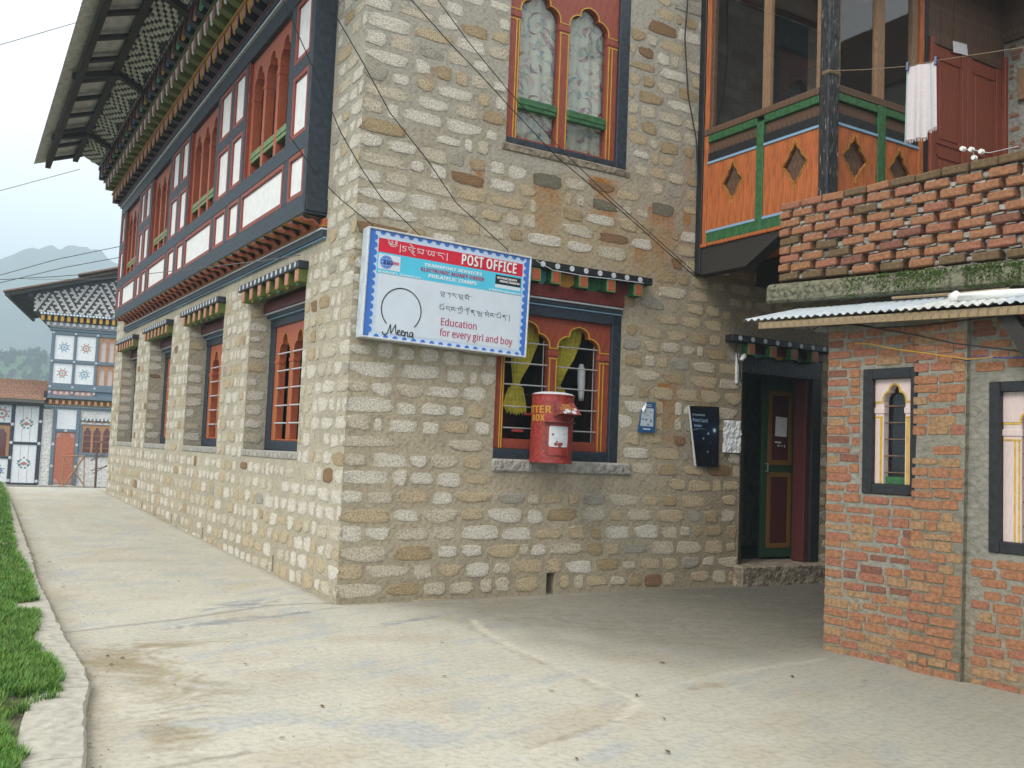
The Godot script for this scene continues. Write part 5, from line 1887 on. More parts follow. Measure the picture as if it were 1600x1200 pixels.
	for c in [[-1.04, -0.345, 1.33, 2.48], [-1.04, -0.345, 0.035, 1.25], [-2.19, -1.685, 1.33, 2.48], [-2.19, -1.685, 0.035, 1.25]]:
		for k in 3: bx.call(l, "plank", "house_white", [lerpf(c[0], c[1], k / 3.0) + 0.004, lerpf(c[0], c[1], (k + 1) / 3.0) - 0.004, c[2], c[3], -0.04, 0.02], 0.004)
		posy(l, Vector2((c[0] + c[1]) / 2, (c[2] + c[3]) / 2), 0.20, 0.021)
	bx.call(l, "plank", "house_white", [-1.595, -1.14, 1.92, 2.48, -0.04, 0.02], 0.004)
	bx.call(l, "plank", "house_white", [-1.595, -1.14, 0.035, 0.785, -0.04, 0.02], 0.004)
	flower(l, Vector2(-1.41, 2.2), 0.24, 0.021, "flower_red", "leaf_paint")
	flower(l, Vector2(-1.41, 0.4), 0.2, 0.021, "blue", "leaf_paint")
	var lw := trefoil_window(l, Transform3D(), {"u0": -1.595, "u1": -1.14, "y0": 0.86, "spring": 1.52, "top": 1.845, "h": 0.22, "z0": -0.03, "z1": 0.02, "lights": [[-1.52, -1.23]], "board": "far_wood", "glass": -0.015})
	bx.call(lw, "shade", "maroon", [-1.52, -1.23, 0.86, 1.7, -0.025, -0.02], 0.0)
	for q in [[-0.29, 1.3], [-0.29, 2.0], [-0.29, 0.1], [-1.09, 1.3], [-1.09, 1.88], [-1.09, 0.82], [-1.09, 0.1]]:
		s = Sh.new()
		s.disc(Vector2(q[0], q[1]), 0.05, 0.06, 0.066, 10)
		part("rosette", s, M.trim_white, l)
	bx.call(l, "eave_board", "black", [-5.0, -0.24, 2.5, 2.66, -0.3, 0.22])
	s = Sh.new()
	s.prism(P2([0.45, 2.68, 0.45, 2.705, -2.2, 3.42, -4.4, 2.705, -4.4, 2.67, -2.2, 3.38]), -0.2, 5.0, Transform3D(Basis(Vector3(0, 0, 1), Vector3(0, 1, 0), Vector3(-1, 0, 0)), Vector3(-0.36, 0, 0)))
	var lr := part("roof", s, M.faded_tile, l)
	s = Sh.new()
	for j in 20:
		for i in 26:
			var zz := 0.42 - 0.128 * j
			var y := 2.712 + (0.45 - zz) * 0.27
			var u := -2.6 + 0.09 * i + (0.045 if j % 2 else 0.0)
			s.box(Vector3(u, y, zz - 0.12), Vector3(u + 0.083, y + 0.03 + rng.randf_range(0, 0.015), zz + 0.01), 0.0)
	stuff(part("tile", s, M.faded_tile, lr))
	s = Sh.new()
	for i in 100: s.lathe([Vector2(0.016, 0.0), Vector2(0.016, 0.6)], 5, Transform3D(Basis(Vector3.RIGHT, -PI / 2 - 0.26), Vector3(-2.5 + 0.023 * i, 2.67, 0.52)))
	stuff(part("eave_tile", s, M.old_tin, lr))
	# things in front of the houses
	var t := thing("trestle", "rough timber trestle with crossed braces standing before the orange house door", "trestle", X * Transform3D(Basis(), Vector3(0, 0, 0.45)))
	for q in [[0.49, 0.95, 0.53, -0.3, 0.018], [1.09, 0.96, 1.15, -0.3, 0.018], [0.49, 0.95, 1.16, 0.0, 0.02], [1.09, 0.95, 0.55, 0.0, 0.026], [0.46, 0.93, 1.1, 0.96, 0.016], [0.44, -0.15, 1.13, -0.08, 0.016], [0.52, 0.9, 0.42, -0.3, 0.016]]:
		s = Sh.new()
		s.tube([Vector3(q[0], q[1], rng.randf_range(-0.03, 0.03)), Vector3(q[2], q[3], 0.06 * rng.randf())], q[4], 4)
		part("strut", s, M.far_wood, t)
	t = thing("stair_rail", "weathered log stair rail beside the far corner of the stone wall", "railing", X * Transform3D(Basis(), Vector3(0, 0, 0.9)))
	for q in [[1.46, 1.36, 1.50, -0.35, 0.04], [1.34, 1.27, 1.78, 1.57, 0.022], [1.32, 0.83, 1.78, 1.12, 0.02], [1.34, 0.52, 1.8, 0.66, 0.018], [1.40, 0.42, 1.8, 0.7, 0.015]]:
		s = Sh.new()
		s.tube([Vector3(q[0], q[1], 0), Vector3(lerpf(q[0], q[2], 0.5) + 0.01, lerpf(q[1], q[3], 0.5), 0.02), Vector3(q[2], q[3], 0)], q[4], 6)
		part("log", s, M.brown_wood, t)
	s = Sh.new()
	s.box(Vector3(1.38, -0.7, -0.3), Vector3(1.85, -0.04, 0.2), 0.02)
	part("base_block", s, M.dark_wood, t)

func build_hills() -> void:
	mat("hill_grass", 0.06, 0.13, 0.05, 0.4, 25.0, 1.0)
	mat("mountain_wood", 0.045, 0.075, 0.05, 0.4, 80.0, 1.0)
	mat("tree_leaf", 0.035, 0.075, 0.025, 0.4, 2.0, 1.0)
	var n := noise(FastNoiseLite.TYPE_SIMPLEX_SMOOTH, 0.012, 4, 77)
	var hh := func(x: float, z: float) -> float:
		var ridge := 31.0 + 0.12 * clampf(x - 19.0, -90.0, 120.0)
		var t := clampf((z + 300.0) / -85.0, 0.0, 1.0) if z > -385.0 else clampf((z + 520.0) / 135.0, 0.0, 1.0)
		return -2.0 + ridge * (t * t * (3.0 - 2.0 * t)) * (1.0 + 0.06 * n.get_noise_2d(x * 2.0, z * 2.0))
	var mh := func(x: float, z: float) -> float:
		var d := absf(x - 104.0)
		var ridge := 184.0 / (1.0 + d * d / 24000.0)
		var t := clampf((z + 640.0) / -330.0, 0.0, 1.0) if z > -970.0 else clampf((z + 1250.0) / 280.0, 0.0, 1.0)
		return -3.0 + maxf(ridge, 20.0) * t * (1.0 + 0.10 * n.get_noise_2d(x * 0.8, z * 0.8) + 0.05 * n.get_noise_2d(x * 4.0, z * 4.0))
	for q in [["hill", hh, -190.0, 260.0, -296.0, -520.0, 40, 20, "hill_grass"], ["mountain", mh, -420.0, 620.0, -640.0, -1250.0, 190, 44, "mountain_wood"]]:
		var s := Sh.new()
		for i in q[6]:
			for j in q[7]:
				var c := []
				for k in [[0, 0], [1, 0], [1, 1], [0, 1]]:
					var x: float = lerpf(q[2], q[3], (i + k[0]) / float(q[6]))
					var z: float = lerpf(q[4], q[5], (j + k[1]) / float(q[7]))
					c.append(Vector3(x, q[1].call(x, z), z))
				s.face(c, Vector3.UP)
		structure(part(q[0], s, M[q[8]], null, true))
	# wood on the hill's crest and slopes
	var ts := Sh.new()
	for k in 90:
		var d := Vector3(rng.randf_range(-1, 1), rng.randf_range(-1, 1), rng.randf_range(-1, 1)).normalized()
		var p := Vector3(d.x * 1.0, 2.2 + d.y * 1.8, d.z * 1.0) * rng.randf_range(0.55, 1.05)
		var a := Vector3(rng.randf_range(-1, 1), rng.randf_range(-1, 1), rng.randf_range(-1, 1)).normalized() * 0.5
		var b := a.cross(d).normalized() * 0.45
		ts.tri(p - a - b * 0.3, p + b, p + a)
		ts.tri(p - a, p - b, p + a * 0.8)
	ts.tube([Vector3(0, -0.5, 0), Vector3(0, 2.0, 0)], 0.12, 5)
	var mm := MultiMesh.new()
	mm.transform_format = MultiMesh.TRANSFORM_3D
	mm.mesh = ts.mesh(M.tree_leaf)
	var xs := []
	while xs.size() < 1100:
		var x := rng.randf_range(-60.0, 130.0)
		var z := rng.randf_range(-395.0, -345.0) if xs.size() < 850 else rng.randf_range(-345.0, -305.0)
		if xs.size() >= 850 and n.get_noise_2d(x * 3.0, z * 3.0) < 0.1: continue
		var sc := rng.randf_range(0.35, 1.0)
		xs.append(Transform3D(Basis(Vector3.UP, rng.randf() * TAU).scaled(Vector3(sc, sc * rng.randf_range(0.7, 1.1), sc)), Vector3(x, hh.call(x, z) - 0.3, z)))
	mm.instance_count = xs.size()
	for i in xs.size(): mm.set_instance_transform(i, xs[i])
	var f := MultiMeshInstance3D.new()
	f.name = "forest"
	f.multimesh = mm
	add_child(f)
	tag(stuff(f), "misty wood of small trees on the green hill behind the houses", "forest")
	build_shading_tree()

# unseen tree behind the viewer, mirrored in panes; crown placed and enlarged for shade
func build_shading_tree() -> void:
	var t := thing("shading_tree", "broad leafy yard tree mirrored in the balcony panes, enlarged to shade the right side", "tree", Transform3D(Basis(), Vector3(2.6, 0.0, 12.6)))
	var s := Sh.new()
	s.tube([Vector3(0, -0.2, 0), Vector3(0.1, 1.6, 0.05), Vector3(-0.05, 3.4, 0.0), Vector3(0.1, 5.2, 0.1)], 0.26, 9)
	part("trunk", s, M.old_wood, t)
	for k in 7:
		s = Sh.new()
		var a := TAU * k / 7.0
		s.tube([Vector3(0, 2.6 + 0.35 * k, 0), Vector3(cos(a) * 1.2, 4.2 + 0.3 * k, sin(a) * 1.2), Vector3(cos(a) * 2.6, 5.0 + 0.4 * k, sin(a) * 2.6)], 0.09, 6)
		part("limb", s, M.old_wood, t)
	s = Sh.new()
	for k in 24000:
		var d := Vector3(rng.randf_range(-1, 1), rng.randf_range(-1, 1), rng.randf_range(-1, 1))
		if d.length() > 1.0: continue
		var p := Vector3(1.0 + d.x * 4.6, 6.9 + d.y * 3.0, -1.6 + d.z * 4.2)
		if nz.a.get_noise_3dv(p * 0.8) < -0.22: continue
		var a := Vector3(rng.randf_range(-1, 1), rng.randf_range(-1, 1), rng.randf_range(-1, 1)).normalized() * 0.13
		var b := a.cross(Vector3(rng.randf(), rng.randf(), rng.randf()) + Vector3.ONE * 0.1).normalized() * 0.07
		s.tri(p - a, p + b, p + a)
		s.tri(p - a, p + a, p - b)
	part("crown", s, M.tree_leaf, t)

# ---------- things ----------
func build_things() -> void:
	build_sign()
	build_letter_box()
	build_posters()
	build_curtains()
	build_terrace_things()
	build_cables()
	var s := Sh.new()
	s.prism(P2([-0.03, 0.0, -0.006, 0.011, 0.016, 0.009, 0.032, 0.0, 0.012, -0.010, -0.01, -0.012]), 0.0, 0.0015)
	for i in s.v.size(): s.v[i] = Vector3(s.v[i].x, s.v[i].z + 0.25 * absf(s.v[i].y), s.v[i].y)
	var lm := [s.mesh(M.leaf_litter), s.mesh(mat("leaf_green_litter", 0.06, 0.10, 0.03, 0.4, 0.1, 0.9))]
	var spots := [[-2.28, 1.62], [-2.2, 1.72], [-2.3, 1.9], [-2.05, 2.6], [-1.2, 1.2], [0.5, 3.9], [0.05, 3.6], [-0.4, 3.0], [0.1, 2.0], [-2.1, -2.6], [-2.2, -1.5], [-2.15, -3.2], [-2.05, -5.4], [-1.4, 3.4], [-0.9, 1.9], [0.9, 2.6], [1.3, 3.2], [-1.8, 3.9], [-1.5, 2.2], [0.3, 4.4], [-0.6, 4.8], [1.9, 3.9], [-1.1, -1.6], [-0.8, 0.9], [2.3, 4.2], [-0.1, 4.9]]
	for i in spots.size():
		var q: Array = spots[i]
		var sc := rng.randf_range(0.45, 1.0)
		var o := inst("fallen_leaf", lm[1 if i % 6 == 5 else 0], Transform3D(Basis(Vector3.UP, rng.randf() * TAU).scaled(Vector3(sc, sc, sc)), Vector3(q[0], gh(q[0], q[1]) + 0.009, q[1])), self)
		tag(o, "small dry leaf lying on the pale concrete lane", "leaf", "dry leaves scattered over the lane")

func build_sign() -> void:
	var W := 1.872
	var H := 1.08
	var g := thing("sign_board", "white post office sign with a blue stamp edge and red band on the stone wall", "sign", Transform3D(Basis(Vector3(0, 0, 1), -0.022) * Basis(Vector3(1, 0, 0), 0.0), Vector3(0.045, 2.553, 0.15)))
	var U := func(u: float) -> float: return u * W
	var V := func(v: float) -> float: return H * (1.0 - v)
	mat("sign_white", 0.66, 0.74, 0.82, 0.03, 1.5, 0.4)
	mat("sign_pale", 0.56, 0.68, 0.85, 0.03, 1.5, 0.4)
	mat("sign_blue", 0.055, 0.19, 0.60, 0.04, 1.5, 0.4)
	mat("sign_red", 0.66, 0.022, 0.055, 0.05, 1.5, 0.4)
	mat("sign_cyan", 0.10, 0.58, 0.80, 0.03, 1.5, 0.4)
	mat("print_white", 0.80, 0.80, 0.80, 0.0)
	mat("print_black", 0.015, 0.012, 0.016, 0.0)
	mat("print_crimson", 0.42, 0.015, 0.075, 0.0)
	mat("print_shadow", 0.20, 0.01, 0.02, 0.0)
	mat("print_navy", 0.03, 0.05, 0.22, 0.0)
	var bx := func(called: String, m: String, u0: float, u1: float, v0: float, v1: float, z: float, z0: float = -0.5) -> MeshInstance3D:
		var s := Sh.new()
		s.box(Vector3(u0 * W, H * (1.0 - v1), z0 if z0 > -0.4 else z - 0.003), Vector3(u1 * W, H * (1.0 - v0), z), 0.0)
		return part(called, s, M[m], g)
	var s := Sh.new()
	s.box(Vector3(0, 0, -0.13), Vector3(W, H, -0.006), 0.006)
	part("case", s, M.tin, g)
	s = Sh.new()
	for q in [[0.0, W, 0.0, 0.018], [0.0, W, H - 0.018, H], [0.0, 0.02, 0.0185, H - 0.0185], [W - 0.018, W, 0.0185, H - 0.0185]]: s.box(Vector3(q[0], q[2], -0.0055), Vector3(q[1], q[3], 0.014), 0.004)
	part("frame", s, mat("frame_tin", 0.62, 0.64, 0.65, 0.15, 0.5, 0.5), g)
	bx.call("panel", "sign_pale", 0.01, 0.99, 0.018, 0.982, 0.0)
	# stamp perforation
	bx.call("border", "sign_blue", 0.012, 0.042, 0.018, 0.982, 0.0025)
	bx.call("border", "sign_blue", 0.968, 0.989, 0.018, 0.982, 0.0025)
	bx.call("border", "sign_blue", 0.042, 0.968, 0.018, 0.026, 0.0025)
	s = Sh.new()
	for k in 17:
		var u: float = lerpf(0.085, 0.94, k / 16.0) * W
		s.disc(Vector2(u, H * (1.0 - 0.026)), 0.030, -0.001, 0.003, 10, Transform3D(), PI, TAU)
		s.disc(Vector2(u, 0.022), 0.027, -0.001, 0.003, 10, Transform3D(), 0.0, PI)
	for k in 13:
		var v: float = lerpf(0.085, 0.92, k / 12.0)
		s.disc(Vector2(0.042 * W, H * (1.0 - v)), 0.029, -0.001, 0.0032, 10, Transform3D(), -PI / 2, PI / 2)
		s.disc(Vector2(0.968 * W, H * (1.0 - v)), 0.027, -0.001, 0.0032, 10, Transform3D(), PI / 2, PI * 1.5)
	part("scallop", s, M.sign_blue, g)
	bx.call("field", "sign_white", 0.078, 0.945, 0.40, 0.935, 0.002)
	bx.call("band", "sign_red", 0.064, 0.945, 0.085, 0.212, 0.003)
	bx.call("band", "sign_cyan", 0.062, 0.945, 0.2125, 0.402, 0.003)
	var tx := func(t: String, m: String, u0: float, u1: float, v0: float, v1: float, z := 0.003, bold := true, slant := 0.0) -> void:
		part("lettering", text_sh(t, u0 * W, u1 * W, H * (1.0 - v1), H * (1.0 - v0), z, 0.003, bold, slant), M[m], g)
	tx.call("POST OFFICE", "print_shadow", 0.558, 0.908, 0.098, 0.200, 0.0025)
	tx.call("POST OFFICE", "print_white", 0.554, 0.904, 0.093, 0.195, 0.004)
	tx.call("TRANSPORT SERVICES", "print_white", 0.330, 0.682, 0.243, 0.272, 0.003, true, 0.2)
	tx.call("ELECTRONIC MONEY ORDER", "print_crimson", 0.312, 0.700, 0.287, 0.320, 0.003, true, 0.15)
	tx.call("PHILATELIC STAMPS", "print_white", 0.360, 0.652, 0.338, 0.371, 0.003, true, 0.2)
	tx.call("PARCEL Services", "print_white", 0.072, 0.315, 0.379, 0.398, 0.003, true, 0.2)
	tx.call("CARGO Services", "print_white", 0.735, 0.94, 0.375, 0.396, 0.003, true, 0.2)
	tx.call("Education", "print_crimson", 0.452, 0.672, 0.725, 0.795, 0.002, false)
	tx.call("for every girl and boy", "print_crimson", 0.448, 0.905, 0.825, 0.918, 0.002, false)
	# postal service emblem
	bx.call("emblem_ground", "sign_white", 0.068, 0.192, 0.228, 0.366, 0.0045)
	s = Sh.new()
	s.disc(Vector2(0.113 * W, H * (1.0 - 0.297)), 0.066, 0.003, 0.006, 20)
	part("emblem", s, M.sign_blue, g)
	s = Sh.new()
	for k in 3:
		var cv := PackedVector2Array()
		for i in 9: cv.append(Vector2(0.113 * W + (k - 1) * 0.045 * cos((i - 4) * 0.36), H * (1.0 - 0.297) + 0.062 * sin((i - 4) * 0.36)))
		s.ribbon(cv, 0.003, 0.005, 0.0068)
		s.ribbon(PackedVector2Array([Vector2(0.113 * W - 0.06, H * 0.703 + (k - 1) * 0.033), Vector2(0.113 * W + 0.06, H * 0.703 + (k - 1) * 0.033)]), 0.003, 0.005, 0.0068)
	part("emblem_lines", s, M.sign_pale, g)
	tx.call("EMS", "print_navy", 0.096, 0.149, 0.284, 0.316, 0.0068, true, 0.25)
	s = Sh.new()
	for k in 4: s.box(Vector3(0.152 * W, H * (0.712 - 0.007 * k), 0.0045), Vector3(0.185 * W, H * (0.716 - 0.007 * k), 0.006), 0.0)
	part("emblem_stripes", s, M.sign_red, g)
	# money transfer plate
	bx.call("plate", "print_black", 0.772, 0.937, 0.232, 0.322, 0.0045)
	bx.call("plate", "sign_white", 0.772, 0.937, 0.325, 0.358, 0.0045)
	tx.call("WESTERN", "print_white", 0.781, 0.848, 0.250, 0.270, 0.0045)
	tx.call("UNION", "print_white", 0.800, 0.848, 0.280, 0.300, 0.0045)
	tx.call("MONEY", "print_white", 0.860, 0.912, 0.250, 0.270, 0.0045)
	tx.call("TRANSFER", "print_white", 0.860, 0.930, 0.280, 0.300, 0.0045)
	bx.call("plate_line", "sign_pale", 0.852, 0.855, 0.245, 0.305, 0.0055)
	# ring and name of the girls' education campaign
	s = Sh.new()
	var ring := PackedVector2Array()
	for i in 41:
		var t := TAU * i / 40.0
		if t > deg_to_rad(228) and t < deg_to_rad(312): continue
		ring.append(Vector2(0.217 * W + 0.213 * cos(t), H * 0.29 + 0.213 * sin(t)))
	var half := PackedVector2Array()
	for i in ring.size():
		if i and ring[i].distance_to(ring[i - 1]) > 0.1:
			s.ribbon(half, 0.0105, 0.001, 0.0045)
			half = PackedVector2Array()
		half.append(ring[i])
	s.ribbon(half, 0.0105, 0.001, 0.0045)
	part("ring", s, M.print_black, g)
	s = Sh.new()
	for st in [[0.0, 0.25, 0.02, 0.05, 0.09, 0.02, 0.16, 0.2, 0.24, 0.95, 0.26, 0.3, 0.27, 0.2, 0.40, 0.98, 0.42, 0.4, 0.44, 0.2, 0.48, 0.22], [0.47, 0.32, 0.55, 0.42, 0.54, 0.55, 0.49, 0.55, 0.47, 0.35, 0.50, 0.18, 0.56, 0.16, 0.60, 0.24], [0.59, 0.32, 0.67, 0.42, 0.66, 0.55, 0.61, 0.55, 0.59, 0.35, 0.62, 0.15, 0.68, 0.13, 0.71, 0.22], [0.71, 0.5, 0.72, 0.12, 0.74, 0.42, 0.80, 0.5, 0.81, 0.12, 0.84, 0.12], [0.97, 0.48, 0.90, 0.5, 0.86, 0.3, 0.88, 0.1, 0.94, 0.14, 0.98, 0.45, 0.97, 0.1, 1.0, 0.06]]:
		var p := P2(st)
		for i in p.size(): p[i] = Vector2((0.118 + 0.178 * p[i].x) * W, H * (1.0 - 0.955) + p[i].y * 0.115)
		s.ribbon(p, 0.0085, 0.002, 0.0055)
	part("lettering", s, M.print_black, g)
	# the two lines of local script
	part("lettering", script_line("~~ | 'grema . kha . nga . |", 0.115 * W, 0.475 * W, H * 0.875, 0.058, 0.0055, 0.003), M.print_white, g)
	part("lettering", script_line("bu . da nga . bu mo .", 0.437 * W, 0.632 * W, H * 0.515, 0.045, 0.0036, 0.002), M.print_black, g)
	part("lettering", script_line("yo nga sa . ky . do na . lu . she sa . yo na . |", 0.437 * W, 0.885 * W, H * 0.385, 0.05, 0.0038, 0.002), M.print_black, g)

# head-line script drawn with a broad pen, letter by letter
func script_line(txt: String, x0: float, x1: float, y: float, size: float, pen: float, z: float) -> Sh:
	var G := {
		"~~": [1.5, [0, 0.7, 0.25, 0.15, 0.5, 0.1, 0.65, 0.35, 0.5, 0.55, 0.4, 0.4], [0.1, 0.4, 0.4, -0.1, 0.75, -0.1, 1.1, 0.2, 1.25, 0.5, 1.05, 0.6, 0.95, 0.35, 1.15, 0.1], [0.0, 0.25, 0.4, -0.35, 0.9, -0.35, 1.3, 0.0]],
		"|": [0.4, [0.15, 0.2, 0.15, -1.15]],
		".": [0.28, [0.05, 0.0, 0.12, -0.14]],
		"'grema": [3.2, [0, 0, 0.6, 0], [0.15, 0, 0.05, -0.3, 0.35, -0.28, 0.55, -0.5, 0.35, -0.85, 0.0, -0.7], [0.8, 0, 1.8, 0], [0.95, 0, 0.9, -0.35, 1.15, -0.4], [1.45, 0, 1.45, -0.55, 1.0, -0.6], [1.0, -0.6, 1.75, -0.62, 1.3, -0.85, 1.8, -1.25], [1.0, 0.55, 1.5, 0.2, 1.2, 0.3], [2.0, 0, 3.0, 0], [2.2, 0, 2.1, -0.35, 2.45, -0.4, 2.4, -0.65, 2.1, -0.7], [2.85, 0, 2.85, -0.75, 2.5, -0.6]],
		"kha": [1.1, [0, 0, 0.35, 0], [0.15, 0, 0.05, -0.6, 0.35, -0.75, 0.6, -0.3, 0.5, 0.0], [0.55, 0.0, 1.0, 0], [0.9, 0, 0.9, -0.75, 0.6, -0.6]],
		"nga": [0.95, [0, 0, 0.85, 0], [0.2, 0, 0.1, -0.4, 0.6, -0.45, 0.85, -0.95]],
		"bu": [1.1, [0, 0, 0.85, 0], [0.15, 0, 0.1, -0.45, 0.75, -0.5], [0.75, 0, 0.75, -0.6], [0.35, -0.65, 0.2, -0.95, 0.7, -0.85, 0.85, -1.15]],
		"da": [0.85, [0, 0, 0.7, 0], [0.15, 0, 0.15, -0.3, 0.5, -0.35, 0.35, -1.05]],
		"mo": [1.15, [0, 0, 0.95, 0], [0.15, 0, 0.08, -0.35, 0.4, -0.4, 0.35, -0.6, 0.1, -0.65], [0.8, 0, 0.8, -0.75, 0.45, -0.6], [0.2, 0.35, 0.45, 0.18, 0.8, 0.5]],
		"yo": [1.15, [0, 0, 0.35, 0], [0.15, 0, 0.1, -0.6, 0.45, -0.7, 0.85, -0.45], [0.8, 0, 0.8, -0.75], [0.2, 0.35, 0.45, 0.18, 0.8, 0.5]],
		"sa": [0.95, [0, 0, 0.8, 0], [0.2, 0, 0.05, -0.6, 0.45, -0.3, 0.7, -0.6, 0.85, -0.4], [0.45, 0, 0.45, -0.35]],
		"ky": [1.2, [0, 0, 1.0, 0], [0.15, 0, 0.1, -0.4], [0.5, 0, 0.5, -0.45], [0.85, 0, 0.85, -0.6], [0.85, -0.55, 0.5, -1.0, 0.2, -0.95, 0.25, -0.75], [0.3, 0.2, 0.6, 0.5, 0.85, 0.25]],
		"do": [0.95, [0, 0, 0.7, 0], [0.15, 0, 0.15, -0.3, 0.5, -0.35, 0.35, -1.05], [0.1, 0.35, 0.35, 0.18, 0.7, 0.5]],
		"na": [0.95, [0, 0, 0.8, 0], [0.4, 0, 0.35, -0.4, 0.05, -0.35, 0.2, -0.15, 0.55, -0.4, 0.75, -1.1]],
		"lu": [1.15, [0, 0, 0.3, 0], [0.15, 0, 0.05, -0.5, 0.35, -0.4, 0.45, -0.05, 0.6, -0.5, 0.9, -0.4], [0.85, 0, 0.85, -0.65], [0.4, -0.65, 0.25, -0.95, 0.75, -0.85, 0.9, -1.15]],
		"she": [1.0, [0, 0, 0.85, 0], [0.15, 0, 0.1, -0.4, 0.7, -0.35], [0.7, 0, 0.7, -0.9], [0.4, -0.35, 0.15, -0.75], [0.2, 0.5, 0.6, 0.2]],
	}
	var words := txt.split(" ", false)
	var total := 0.0
	for w in words: total += G[w][0]
	var sx := (x1 - x0) / total
	var s := Sh.new()
	var x := 0.0
	for w in words:
		for k in range(1, G[w].size()):
			var p := P2(G[w][k])
			for i in p.size(): p[i] = Vector2(x0 + (x + p[i].x) * sx, y + p[i].y * size)
			s.ribbon(p, pen, z - 0.001, z + 0.0025)
		x += G[w][0]
	return s

var box_r := 0.225
func bend(s: Sh, at: float) -> Sh:   # wraps a flat shape round the letter box
	for i in s.v.size():
		var p := s.v[i]
		var t := at + p.x / box_r
		s.v[i] = Vector3(sin(t) * (box_r + p.z), p.y, cos(t) * (box_r + p.z))
	return s

func plate(x0: float, x1: float, y0: float, y1: float, z0: float, z1: float, n := 8) -> Sh:
	var s := Sh.new()
	for k in n: s.box(Vector3(lerpf(x0, x1, k / float(n)), y0, z0), Vector3(lerpf(x0, x1, (k + 1) / float(n)), y1, z1), 0.0)
	return s

func build_letter_box() -> void:
	var g := thing("letter_box", "round red steel letter box with yellow lettering in front of the curtained window", "letter box", Transform3D(Basis(Vector3(0, 0, 1), -0.012), Vector3(2.245, 1.412, 0.20)))
	var s := Sh.new()
	s.lathe([Vector2(0.001, 0.0), Vector2(box_r - 0.006, 0.0), Vector2(box_r + 0.004, 0.004), Vector2(box_r + 0.004, 0.02), Vector2(box_r, 0.024), Vector2(box_r, 0.35), Vector2(box_r + 0.002, 0.355), Vector2(box_r, 0.36), Vector2(box_r, 0.70), Vector2(box_r + 0.004, 0.705), Vector2(box_r + 0.004, 0.722)], 48)
	part("body", s, M.post_red, g)
	s = Sh.new()
	s.lathe([Vector2(box_r + 0.005, 0.7225), Vector2(box_r - 0.02, 0.738), Vector2(0.14, 0.752), Vector2(0.001, 0.757)], 40)
	part("lid", s, M.trim_white, g)
	# hood over the slot
	s = Sh.new()
	for sd in [-1.0, 1.0]: s.face([Vector3(0.118 * sd, 0.64, 0.19), Vector3(0.128 * sd, 0.515, 0.345), Vector3(0.118 * sd, 0.48, 0.19)], Vector3(sd, 0, 0))
	s.box(Vector3(-0.13, -0.004, 0.0), Vector3(0.13, 0.004, 0.205), 0.002, Transform3D(Basis(Vector3.RIGHT, 0.70), Vector3(0, 0.645, 0.195)))
	var hood := part("hood", s, mat("worn_red", 0.24, 0.05, 0.038, 0.5, 0.15, 0.7, "rough", 0.4), g)
	s = text_sh("LETTER", -0.10, 0.08, 0.06, 0.105, 0.0, 0.003)
	s.add(text_sh("BOX", -0.05, 0.04, 0.115, 0.16, 0.0, 0.003))
	for i in s.v.size(): s.v[i] = Transform3D(Basis(Vector3.RIGHT, 0.70), Vector3(0, 0.645, 0.195)) * Vector3(s.v[i].x, 0.0048 + s.v[i].z, 0.205 - s.v[i].y)
	for i in s.v.size(): pass
	part("lettering", s, M.ochre, hood)
	s = Sh.new()
	for q in [[-0.02, 0.15, 0.06, 0.03], [0.05, 0.17, 0.05, 0.025], [0.09, 0.12, 0.03, 0.03], [-0.07, 0.185, 0.035, 0.012]]:
		s.disc(Vector2(q[0], q[1]), q[2] * 0.6, 0.0042, 0.0062, 7, Transform3D(Basis(Vector3.RIGHT, 0.70) * Basis(Vector3.RIGHT, -PI / 2) * Basis(Vector3(1, 0, 0), Vector3(0, -1, 0), Vector3(0, 0, 1)), Vector3(0, 0.645, 0.195)))
	part("bare_patch", s, M.trim_white, hood)
	part("slot", bend(plate(-0.09, 0.09, 0.535, 0.565, -0.002, 0.002), 0.0), M.black, g)
	# collection door with its notice
	var at := -0.24
	var dr := part("door", bend(plate(-0.125, 0.125, 0.085, 0.405, 0.001, 0.008), at), M.post_red, g)
	var fr := plate(-0.125, 0.125, 0.085, 0.097, 0.008, 0.014)
	fr.add(plate(-0.125, -0.113, 0.097, 0.40, 0.008, 0.014, 1))
	fr.add(plate(0.113, 0.125, 0.097, 0.40, 0.008, 0.014, 1))
	part("door_edge", bend(fr, at), M.post_red, dr)
	s = Sh.new()
	var pts := PackedVector2Array()
	for q in [[0.085, 0.37, 0.0], [-0.085, 0.37, PI / 2], [-0.085, 0.19, PI], [0.085, 0.19, PI * 1.5]]:
		for k in 4: pts.append(Vector2(q[0] + 0.018 * cos(q[2] + PI / 2 * k / 3.0), q[1] + 0.018 * sin(q[2] + PI / 2 * k / 3.0)))
	var strips := []
	for k in 8:
		var band := PackedVector2Array([Vector2(-0.11 + 0.0275 * k, 0), Vector2(-0.11 + 0.0275 * (k + 1), 0), Vector2(-0.11 + 0.0275 * (k + 1), 1), Vector2(-0.11 + 0.0275 * k, 1)])
		for r in Geometry2D.intersect_polygons(pts, band): s.prism(r, 0.0085, 0.0105)
	part("notice", bend(s, at), M.trim_white, dr)
	s = Sh.new()
	for q in [[-0.03, 0.20, 0.02], [0.01, 0.195, 0.026], [0.03, 0.205, 0.016], [-0.065, 0.30, 0.012], [-0.02, 0.225, 0.012]]: s.disc(Vector2(q[0], q[1]), q[2], 0.010, 0.0118, 6)
	part("torn_patch", bend(s, at), M.worn_red, dr)
	part("rain_ledge", bend(plate(-0.16, 0.16, 0.425, 0.437, 0.0, 0.055, 10), at), M.worn_red, g)
	part("hinge", bend(plate(-0.165, -0.135, 0.10, 0.36, 0.001, 0.006, 2), at), M.worn_red, g)
